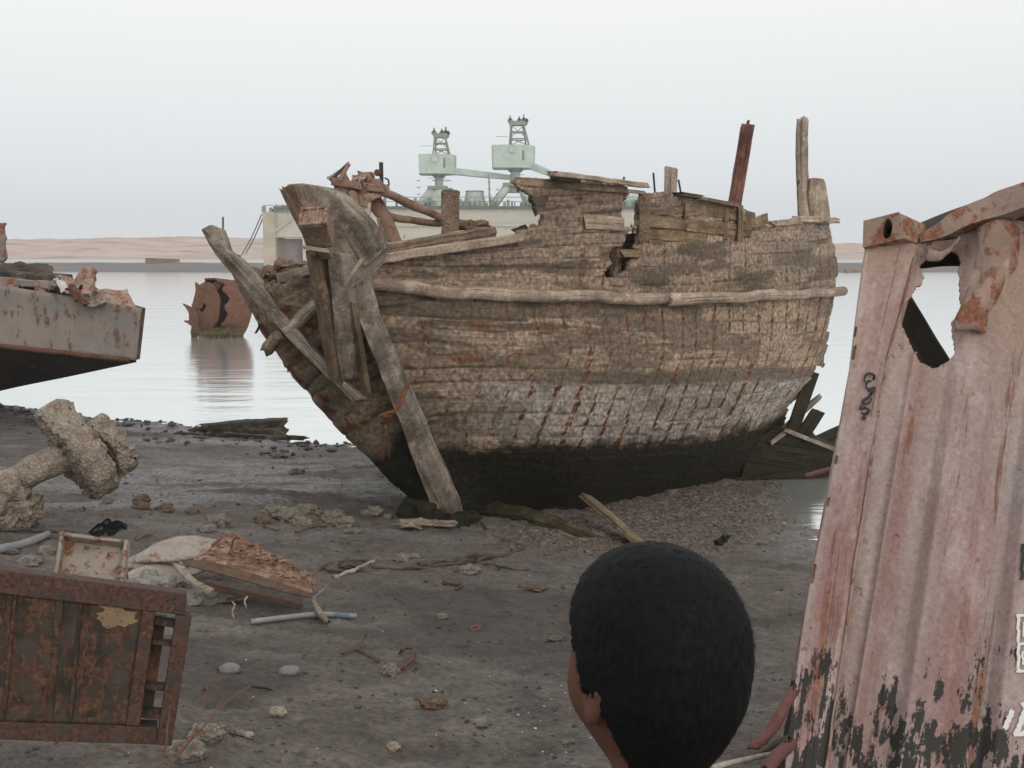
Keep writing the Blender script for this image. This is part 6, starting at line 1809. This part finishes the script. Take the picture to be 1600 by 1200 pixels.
# many small stones that nothing tells apart
r7 = random.Random(31)
_v, _f = ico(2)
protos = []
for i in range(6):
    mb = MB(); blob(mb, (0, 0, 0), (1, .8, .5), .5, 1.8, 2, i + 70); o = mb.build('small_stone', M['stone'] if i % 2 else M['brownstone'], smooth=True, loc=(0, 0, 0)); protos.append(o)
n_small = 0
for i in range(110):
    px, py = r7.uniform(-20, 1260), 730 + 470 * r7.random() ** 1.2
    if 700 < px and py < 880 or (px < 310 and py > 890) or (px < 500 and 830 < py < 960) or (880 < px < 1190 and py > 850) or px > 1300 - (py - 700) * .3: continue
    g_ = G(px, py); d_ = np.linalg.norm(g_ - EYE)
    o = protos[n_small % 6] if n_small < 6 else protos[n_small % 6].copy()
    if n_small >= 6: COL.objects.link(o)
    W_ = r7.uniform(3.5, 8.5) * d_ / F_PX / 2
    o.scale = (W_, W_, W_); o.rotation_euler = (0, 0, r7.uniform(0, 6)); o.location = g_ + np.array([0, 0, W_ * .2])
    tag(o, 'small bare stone on the mud, one of many scattered like it', 'stone', 'small stones scattered over the mud')
    n_small += 1
for o in protos[n_small:]: bpy.data.objects.remove(o)

# rusty bits
M['rustbit'] = m_rust('rust_bits', (.135, .085, .066), (.13, .066, .046), (.07, .042, .032), .5, 12, 0, .9)
def ring(px, py, R_, r_, tilt):
    c = G(px, py) + np.array([0, 0, r_]); t = np.linspace(0, 2 * math.pi, 40)
    return [c + np.array([R_ * math.cos(q), R_ * math.sin(q) * .9, tilt * R_ * math.sin(q)]) for q in t]
mb = MB(); sweep(mb, ring(743, 984, .028, .008, .25), circ(.008, 8), n=40, amp=.003, freq=20); tag(mb.build('rusty_ring', m_rust('red_ring', (.24, .10, .08), (.22, .09, .06), (.1, .05, .04), .4, 10), smooth=True), 'small reddish iron ring lying on the open mud', 'ring')
o = log('rusty_hook', [G(618, 1050) + np.array([0, 0, .015]), G(632, 1046) + np.array([0, 0, .02]), G(644, 1038) + np.array([0, 0, .03]), G(648, 1026) + np.array([0, 0, .035]), G(636, 1020) + np.array([0, 0, .03]), G(626, 1024) + np.array([0, 0, .02])], .0115, M['rustbit'], amp=.006, n=36, ns=10, freq=20); tag(o, 'rusty curved hook lying against the round grey stone', 'hook')
root = empty('rusty_bracket', G(565, 1024), 'broken rusty bracket with bent arms on the mud, left of the hook', 'bracket')
for i, pp_ in enumerate((((536, 1026), (552, 1018), (566, 1022)), ((566, 1022), (578, 1028), (592, 1036)), ((560, 1020), (566, 1010), (572, 1006)))):
    log('arm', [G(x, y) + np.array([0, 0, .012 + .02 * (i == 2) * j_]) for j_, (x, y) in enumerate(pp_)], .007, M['rustbit'], root, amp=.006, n=16, ns=7, freq=22)
o = log('rusty_scrap', [G(693, 913) + np.array([0, 0, .01]), G(708, 916) + np.array([0, 0, .02]), G(722, 918) + np.array([0, 0, .02]), G(712, 923) + np.array([0, 0, .01])], .012, M['rustbit'], amp=.009, n=24, ns=8, freq=22); tag(o, 'small rusty bent hinge on the mud below the rope', 'hinge')
root = empty('plastic_tube', G(380, 1152), 'short grey paper-wrapped cylinder lying on the near mud', 'tube')
a, b = G(360, 1146), G(398, 1156)
mb = MB(); sweep(mb, [a + np.array([0, 0, .014]), b + np.array([0, 0, .014])], circ(.0145, 16), n=12, amp=.003, freq=25); mb.build('body', M['stone'], root, smooth=True)
mb = MB(); sweep(mb, [a * .35 + b * .65 + np.array([0, 0, .014]), b * .92 + a * .08 + np.array([0, 0, .014])], circ(.0158, 16), n=8, amp=.002, freq=25); mb.build('paper_band', M['palesheet'], root, smooth=True)
o = log('brown_stick', [G(398, 1164), G(430, 1160)], .004, M['dkwood'], n=6, ns=6); bpy.data.objects.remove(o)
o = log('thin_stick', [G(394, 1074) + np.array([0, 0, .006]), G(425, 1079) + np.array([0, 0, .006])], .005, M['dkwood'], amp=.002, n=10, ns=6); tag(o, 'thin dark stick on the mud below the two pebbles', 'stick')

# black rags
M['blackrag'] = m_plain('black_plastic', (.012, .016, .017), .45, .4, 14, .5)
def rag(pts_px, name, label, cat, Yg, seed=0, amp=.03):
    a = smooth_path([P(x, y, Yg) for x, y in pts_px[0]], 24); b = smooth_path([P(x, y, Yg + .02) for x, y in pts_px[1]], 24)
    g = np.stack([a * (1 - t) + b * t for t in np.linspace(0, 1, 14)], 1)
    g += amp * np.stack([fbm(g * 9 + seed, 3), 2 * fbm(g * 9 + 5 + seed, 3), fbm(g * 9 + 9 + seed, 3)], -1)
    mb = MB(); grid(mb, g, thick=.006); tag(mb.build(name, M['blackrag'], smooth=True), label, cat)
rag((((140, 834), (160, 818), (170, 808), (186, 812), (205, 820)), ((150, 842), (166, 838), (180, 836), (192, 826), (204, 822))), 'plastic_rag', 'crumpled black plastic sheet behind the rusty tray', 'plastic sheet', G(170, 842)[1], 1)
rag((((1118, 848), (1124, 832), (1134, 830), (1143, 834)), ((1122, 856), (1130, 854), (1134, 850), (1140, 842))), 'black_stump', 'little black charred stump on the mud right of the plank', 'stump', G(1128, 856)[1], 4, .035)
# grey hose
o = log('grey_hose', [G(-60, 876) + np.array([0, 0, .03]), G(-10, 866) + np.array([0, 0, .03]), G(30, 858) + np.array([0, 0, .03]), G(58, 848) + np.array([0, 0, .03]), G(76, 838) + np.array([0, 0, .02])], .032, M['pvc'], amp=.005, n=40, ns=14, scale=[1, 1, 1, .95, .8]); tag(o, 'thick grey hose curving over the mud at the left edge', 'hose')
for i, (a, b, lab) in enumerate((((2, 832), (120, 838), 'long thin dark slat on the mud below the crusted shaft'), ((104, 832), (140, 848), 'short brown slat left of the rusty tray top'), ((215, 845), (236, 838), 'little dark curled strip right of the rusty tray'), ((462, 833), (510, 824), 'brown crooked stick above the rusted plate'), ((412, 826), (436, 830), 'small brown driftwood piece in front of the coral row'))):
    o = log('slat', [G(*a) + np.array([0, 0, .015]), (G(*a) + G(*b)) / 2 + np.array([0, 0, .03]), G(*b) + np.array([0, 0, .02])], .014, M['brownwood'] if i else M['dkwood'], amp=.01, n=16, ns=7, freq=12); tag(o, lab, 'slat', 'slats and sticks on the mud')

# dry twigs beside the cabinet
M['twig'] = m_plain('dry_twig', (.20, .11, .075), .85)
root = empty('dry_twigs', G(300, 1180), 'dry reddish brushwood twigs springing from the mud beside the cabinet', 'twigs')
r8 = random.Random(6)
for i, pp_ in enumerate((((262, 1200), (300, 1150), (318, 1100), (326, 1060)), ((262, 1200), (312, 1140), (350, 1100), (392, 1072)), ((240, 1200), (290, 1164), (330, 1118), (352, 1082)), ((130, 1196), (160, 1170), (205, 1164), (260, 1168)), ((258, 1178), (264, 1130), (268, 1100)), ((302, 1160), (312, 1176), (318, 1196)), ((320, 1200), (340, 1176), (352, 1150)), ((210, 1200), (260, 1176), (310, 1148), (352, 1128)))):
    Yg = 3.05 + .04 * i
    mb = MB(); sweep(mb, [P(x, y, Yg) for x, y in pp_], circ(.0022, 5), n=20, amp=.004, freq=9, scale=[1.2, 1, .5]); mb.build('twig', M['twig'], root)

# loose shell grit and pebbles ----------------------------------------
def scatter(name, n, mat, pick, smin, smax, label, seed, flat=.6, hi=0.4):
    r_ = np.random.RandomState(seed); v, f = ico(1)
    V_, F_ = [], []; k_ = 0
    P_ = pick(r_, n)
    z_ = ground_z(P_[:, 0], P_[:, 1])
    for i in range(len(P_)):
        s_ = smin + (smax - smin) * r_.rand() ** 2.5
        q = v * (1 + .35 * (r_.rand(len(v), 1) - .5) * 2) * np.array([1, .6 + .4 * r_.rand(), flat * (.5 + .5 * r_.rand())]) * s_
        an = r_.rand() * 6.28; c_, s2_ = math.cos(an), math.sin(an)
        q = np.stack([q[:, 0] * c_ - q[:, 1] * s2_, q[:, 0] * s2_ + q[:, 1] * c_, q[:, 2]], -1) + np.array([P_[i, 0], P_[i, 1], z_[i] + s_ * flat * hi])
        V_.append(q); F_ += [[a + k_ for a in t] for t in f]; k_ += len(v)
    m_ = MB(); m_.v = V_; m_.f = F_; m_.uv = [[(0, 0)] * 3] * len(F_)
    o = m_.build(name, mat, loc=(0, 4, 0)); tag(o, label, name.replace('_', ' '), kind='stuff'); return o
def pick_beach(r_, n):
    y = 1.5 * (14 / 1.5) ** r_.rand(n); x = (r_.rand(n) * 2 - 1) * (.3 + .5 * y); m_ = shore_dist(x, y) > .1
    return np.stack([x, y], -1)[m_]
def pick_gravel(r_, n):
    xs_ = np.array([q[0] for q in gpoly]); ys_ = np.array([q[1] for q in gpoly])
    x = r_.uniform(xs_.min(), xs_.max(), n); y = r_.uniform(ys_.min(), ys_.max(), n)
    m_ = inpoly(x + .15 * r_.randn(n), y + .15 * r_.randn(n), gpoly); return np.stack([x, y], -1)[m_]
def pick_shore(r_, n):
    x = r_.uniform(-11, -2.3, n); i = r_.rand(n)
    y = np.interp(x, SHORE[:, 0], SHORE[:, 1]) - .0 - 2.4 * i ** 1.7 * np.interp(x, [-11, -6, -3], [1.6, 1, .6]); return np.stack([x, y], -1)
M['grit'] = m_crust('mud_grit', (.125, .108, .094), (.07, .058, .05), (.20, .175, .155), 3, 0, .3)
M['shellbit'] = m_plain('shell_bits', (.50, .46, .41), .7, .3, 30)
M['gravelm'] = m_crust('oyster_gravel', (.20, .165, .13), (.08, .062, .05), (.34, .29, .24), 6, .05, .4)
M['shorestone'] = m_crust('shore_stones', (.11, .105, .10), (.045, .043, .042), (.20, .195, .19), 3, 0, .4)
scatter('mud_grit', 9000, M['grit'], pick_beach, .002, .017, 'clods and grit strewn over the grey mud', 3)
scatter('shell_grit', 420, M['shellbit'], pick_beach, .002, .0075, 'white shell fragments strewn over the mud', 5)
def pick_corner(r_, n):
    c = G(880, 1130); return np.stack([c[0] + .35 * r_.randn(n), c[1] + .35 * r_.randn(n)], -1)
scatter('shell_chips', 130, M['shellbit'], pick_corner, .002, .009, 'white shell chips gathered on the mud beside the boy', 15)
scatter('oyster_gravel', 5200, M['gravelm'], pick_gravel, .008, .035, 'oyster gravel bank beside the dhow', 7)
scatter('shore_stones', 520, M['shorestone'], pick_shore, .012, .085, 'wet dark stones along the waterline', 9)

# ------------------------------------------------------------------ the boy
M['skin'] = m_plain('brown_skin', (.115, .050, .031), .6, .12, 30, .3, .08)
s = NT('black_hair'); ob = s.n('ShaderNodeTexCoord').outputs['Object']
hn = s.noise(s.n('ShaderNodeMapping', ins={'Vector': ob, 'Scale': (1, 1, .25)}).outputs[0], 260, 3, .6)
M['hair'] = s.fin(s.ramp(hn, [(.3, (.0025, .0027, .003)), (.7, (.0075, .0085, .009))]), .7, s.bump(hn, .15, .003), .14)
M['shirt'] = m_plain('grey_shirt', (.16, .17, .19), .9, .2, 20)
M['shorts'] = m_plain('brown_shorts', (.10, .085, .07), .9, .2, 20)
HC = P(1022, 1031, 1.0)
YAW = math.radians(30)
hf = np.array([-math.sin(YAW), math.cos(YAW), 0]); hr_ = np.array([math.cos(YAW), math.sin(YAW), 0]); hu = np.array([0, 0, 1.0])
ROLL = math.radians(-3)
hr_, hu = hr_ * math.cos(ROLL) + hu * math.sin(ROLL), hu * math.cos(ROLL) - hr_ * math.sin(ROLL)
def head_r(d):
    """radius of the head along unit directions d (side, forward, up)"""
    x, y, z = d[..., 0], d[..., 1], d[..., 2]
    rx = .0690; ry = np.where(y > 0, .086, .088); rz = np.where(z > 0, .0985, .124)
    p_ = 2.25
    r = (np.abs(x / rx) ** p_ + np.abs(y / ry) ** p_ + np.abs(z / rz) ** p_) ** (-1 / p_)
    return r
def head_pt(d):
    r = head_r(d)
    q = d * r[..., None]
    lo = sstep(-.012, -.125, q[..., 2])
    q = q.copy()
    q[..., 0] *= 1 - .27 * lo
    back = (q[..., 1] < 0)
    q[..., 1] = np.where(back, q[..., 1] * (1 - .20 * lo), q[..., 1] * (1 - .06 * lo))
    # cheek fullness, brow, nose, eye hollows
    g_ = lambda x0, y0, z0, s_: np.exp(-((q[..., 0] - x0) ** 2 + (q[..., 1] - y0) ** 2 + (q[..., 2] - z0) ** 2) / s_ ** 2)
    q[..., 1] += .016 * g_(0, .085, -.028, .016) + .008 * g_(0, .09, -.012, .014) - .007 * (g_(.03, .08, -.002, .016) + g_(-.03, .08, -.002, .016)) + .005 * (g_(.028, .085, .018, .02) + g_(-.028, .085, .018, .02))
    q[..., 1] += .006 * g_(0, .085, -.062, .02)
    q[..., 0] += .010 * (g_(.05, .05, -.045, .035) - g_(-.05, .05, -.045, .035))
    return q
def to_w(q): return HC + q[..., 0:1] * hr_ + q[..., 1:2] * hf + q[..., 2:3] * hu
v, f = ico(5)
boy = empty('person', (HC[0], HC[1], 0.0), 'boy with short black hair seen from behind, watching the dhow', 'person')
mb = MB(); mb.add(to_w(head_pt(v)), f)
# ears
for sx_ in (-1, 1):
    vv, ff = ico(3)
    q = vv * np.array([.010, .019, .030]); q[:, 1] += q[:, 2] * -.25; q[:, 2] -= .0
    q[:, 0] = q[:, 0] * (1 - .5 * np.exp(-((vv[:, 1]) ** 2 + vv[:, 2] ** 2) / .25) * (vv[:, 0] * sx_ > 0))
    q = q + np.array([sx_ * .0690, -.004, -.026]); q[:, 0] += sx_ * .010 * (-(vv[:, 1]) * .6)
    mb.add(to_w(q), ff)
def chain(mb, pts, rad, n=24, ns=16, squash=None):
    sweep(mb, pts, circ(1, ns, squash), scale=rad, n=n, up=(.05, 1, .02))
bx = lambda x, y, z: np.array([HC[0] + x * math.cos(.25) - y * math.sin(.25), HC[1] + x * math.sin(.25) + y * math.cos(.25), z])
zc = HC[2]
nk = HC - hf * .012
chain(mb, [nk + np.array([0, 0, -.04]), nk + np.array([.0, -.004, -.12]), bx(0, -.02, zc - .19), bx(0, -.02, zc - .23)], [.046, .047, .055, .075])
sh_z = zc - .235
vv, ff = ico(4)
for c_, s_ in ((bx(0, -.015, sh_z - .12), (.145, .085, .17)), (bx(0, -.01, sh_z - .33), (.12, .08, .16)), (bx(0, -.01, sh_z - .45), (.125, .088, .11))):
    q = vv * np.array(s_); mb.add(np.stack([c_[0] + q[:, 0] * math.cos(.25) - q[:, 1] * math.sin(.25), c_[1] + q[:, 0] * math.sin(.25) + q[:, 1] * math.cos(.25), c_[2] + q[:, 2]], -1), ff)
arms = []
for sx_ in (-1, 1):
    A_ = [bx(sx_ * .125, -.015, sh_z - .035), bx(sx_ * .165, -.02, sh_z - .10), bx(sx_ * .18, -.02, sh_z - .27), bx(sx_ * .182, .015, sh_z - .36), bx(sx_ * .178, .05, sh_z - .47)]
    chain(mb, A_, [.045, .042, .034, .029, .022]); arms.append(A_)
    w_ = A_[-1]; dn_ = np.array([0, .04, -.30]); dn_ /= np.linalg.norm(dn_)
    chain(mb, [w_, w_ + dn_ * .035, w_ + dn_ * .075], [.021, .026, .024], squash=.5)
    for k_, (off, ln) in enumerate(((-.024, .052), (-.008, .060), (.008, .056), (.023, .045))):
        b0 = w_ + dn_ * .068 + np.array([off * .3, off, 0])
        chain(mb, [b0, b0 + dn_ * ln * .5, b0 + dn_ * ln + np.array([-sx_ * .012, .0, .004])], [.0085, .008, .0068], n=10, ns=8)
    b0 = w_ + dn_ * .02 + np.array([0, .022, 0]); chain(mb, [b0, b0 + np.array([-sx_ * .006, .022, -.022]), b0 + np.array([-sx_ * .010, .028, -.05])], [.010, .009, .007], n=10, ns=8)
    L_ = [bx(sx_ * .06, -.01, sh_z - .46), bx(sx_ * .072, 0, sh_z - .62), bx(sx_ * .075, .005, (sh_z - .5) * .52 + .02), bx(sx_ * .078, -.012, .22), bx(sx_ * .08, -.015, .07)]
    chain(mb, L_, [.075, .066, .047, .044, .030], n=40)
    chain(mb, [bx(sx_ * .08, -.035, .035), bx(sx_ * .085, .03, .03), bx(sx_ * .092, .115, .018)], [.032, .036, .022], n=16, squash=.75)
body = mb.build('body', M['skin'], boy, smooth=True)
rm = body.modifiers.new('one_surface', 'REMESH'); rm.mode = 'VOXEL'; rm.voxel_size = .0042; rm.use_smooth_shade = True
sm = body.modifiers.new('soften', 'SMOOTH'); sm.factor = .5; sm.iterations = 5
# clothes
mb = MB()
def ringtube(mb, rings, n=40):
    g = []
    for c_, a_, b_ in rings:
        g.append([np.asarray(c_) + np.array([a_ * math.cos(t) * math.cos(.25) - b_ * math.sin(t) * math.sin(.25), a_ * math.cos(t) * math.sin(.25) + b_ * math.sin(t) * math.cos(.25), 0]) for t in np.linspace(0, 2 * math.pi, n)])
    g = np.array(g); k_ = np.linspace(0, len(rings) - 1, len(rings) * 6); g = cr(g, k_)
    g += .004 * np.stack([fbm(g * 12, 3)] * 3, -1); g[:, -1] = g[:, 0]
    grid(mb, g)
ringtube(mb, [(bx(0, -.02, sh_z + .010), .062, .058), (bx(0, -.02, sh_z - .005), .10, .072), (bx(0, -.018, sh_z - .04), .160, .092), (bx(0, -.018, sh_z - .12), .165, .102), (bx(0, -.015, sh_z - .3), .142, .100), (bx(0, -.012, sh_z - .50), .155, .112)])
for A_ in arms:
    sweep(mb, [A_[0] + np.array([0, 0, .01]), A_[1], A_[1] * .45 + A_[2] * .55], circ(1, 24), scale=[.056, .056, .052], n=14, up=(.05, 1, .02), caps=False)
so_ = mb.build('shirt', M['shirt'], boy, smooth=True); ss = so_.modifiers.new('cloth', 'SOLIDIFY'); ss.thickness = .004
mb = MB()
ringtube(mb, [(bx(0, -.01, sh_z - .40), .132, .095), (bx(0, -.01, sh_z - .50), .146, .106), (bx(0, -.01, sh_z - .56), .142, .10)])
for sx_ in (-1, 1): sweep(mb, [bx(sx_ * .062, -.01, sh_z - .50), bx(sx_ * .074, 0, sh_z - .64), bx(sx_ * .078, .003, sh_z - .74)], circ(1, 24), scale=[.085, .082, .080], n=14, up=(.05, 1, .02), caps=False)
so_ = mb.build('shorts', M['shorts'], boy, smooth=True); ss = so_.modifiers.new('cloth', 'SOLIDIFY'); ss.thickness = .004
# hair: cap following the skull, then short strands
v, f = ico(6)
az = np.arctan2(np.abs(v[:, 0]), v[:, 1])         # 0 front .. pi back
q = head_pt(v)
line = np.interp(az, [0, .6, 1.0, 1.35, 1.5, 1.62, 1.85, 2.2, 2.7, 3.15], [.060, .053, .026, .002, -.028, -.018, -.034, -.100, -.150, -.158])
line = line + .004 * fbm(v * 18, 2)
inside = sstep(-.006, .010, q[:, 2] - line)
nrm_ = q / np.linalg.norm(q, axis=1)[:, None]
thk = .0105 * inside * (.75 + .5 * sstep(-.08, .06, q[:, 2]))
hq = q + nrm_ * (thk + .0010 * fbm(v * 14, 3) * inside)[:, None]
mk = inside > .02
ff = [t for t in f if all(mk[i] for i in t)]
us_ = sorted({i for t in ff for i in t}); mp_ = {i: k for k, i in enumerate(us_)}
mb = MB(); mb.add(to_w(hq[us_]), [[mp_[i] for i in t] for t in ff])
r9 = np.random.RandomState(3)
ids = [i for i in range(len(v)) if q[i, 2] - line[i] > .003]
pick = r9.choice(ids, 15000)
dirs = nrm_[pick]
# lie of the hair: away from the crown, downwards
crown = np.array([.0, -.45, .89])
tan_ = dirs - crown; tan_ = tan_ - (tan_ * dirs).sum(1)[:, None] * dirs; tan_ /= np.linalg.norm(tan_, axis=1)[:, None] + 1e-6
roots = hq[pick] - dirs * .002 + .0012 * r9.randn(len(pick), 3)
ln = (.006 + .005 * r9.rand(len(pick))) * (.45 + .55 * sstep(.003, .02, (q[:, 2] - line)[pick]))
tip = roots + dirs * (ln * (.05 + .10 * r9.rand(len(pick))))[:, None] + tan_ * (ln * .95)[:, None] + .0009 * r9.randn(len(pick), 3)
sid = np.cross(dirs, tan_); sid *= .00045
V_ = np.concatenate([roots - sid, roots + sid, tip]); n_ = len(pick)
mb.add(to_w(V_), [[i, n_ + i, 2 * n_ + i] for i in range(n_)])
mb.build('hair', M['hair'], boy, smooth=True)
# ------------------------------------------------------------------ thin evening haze over the creek
hm = bpy.data.materials.new('air'); hm.use_nodes = True
ht = hm.node_tree
for nd in list(ht.nodes): ht.nodes.remove(nd)
ho = ht.nodes.new('ShaderNodeOutputMaterial'); pv = ht.nodes.new('ShaderNodeVolumePrincipled')
pv.inputs['Color'].default_value = (.93, .95, .97, 1); pv.inputs['Density'].default_value = .0009; pv.inputs['Anisotropy'].default_value = .0
ht.links.new(pv.outputs[0], ho.inputs['Volume'])
mb = MB(); box(mb, (0, 170, 7.0), (900, 560, 24.5))
hz = mb.build('haze', hm, loc=(0, 170, 0)); tag(hz, 'thin evening haze over the creek', 'haze', kind='stuff')
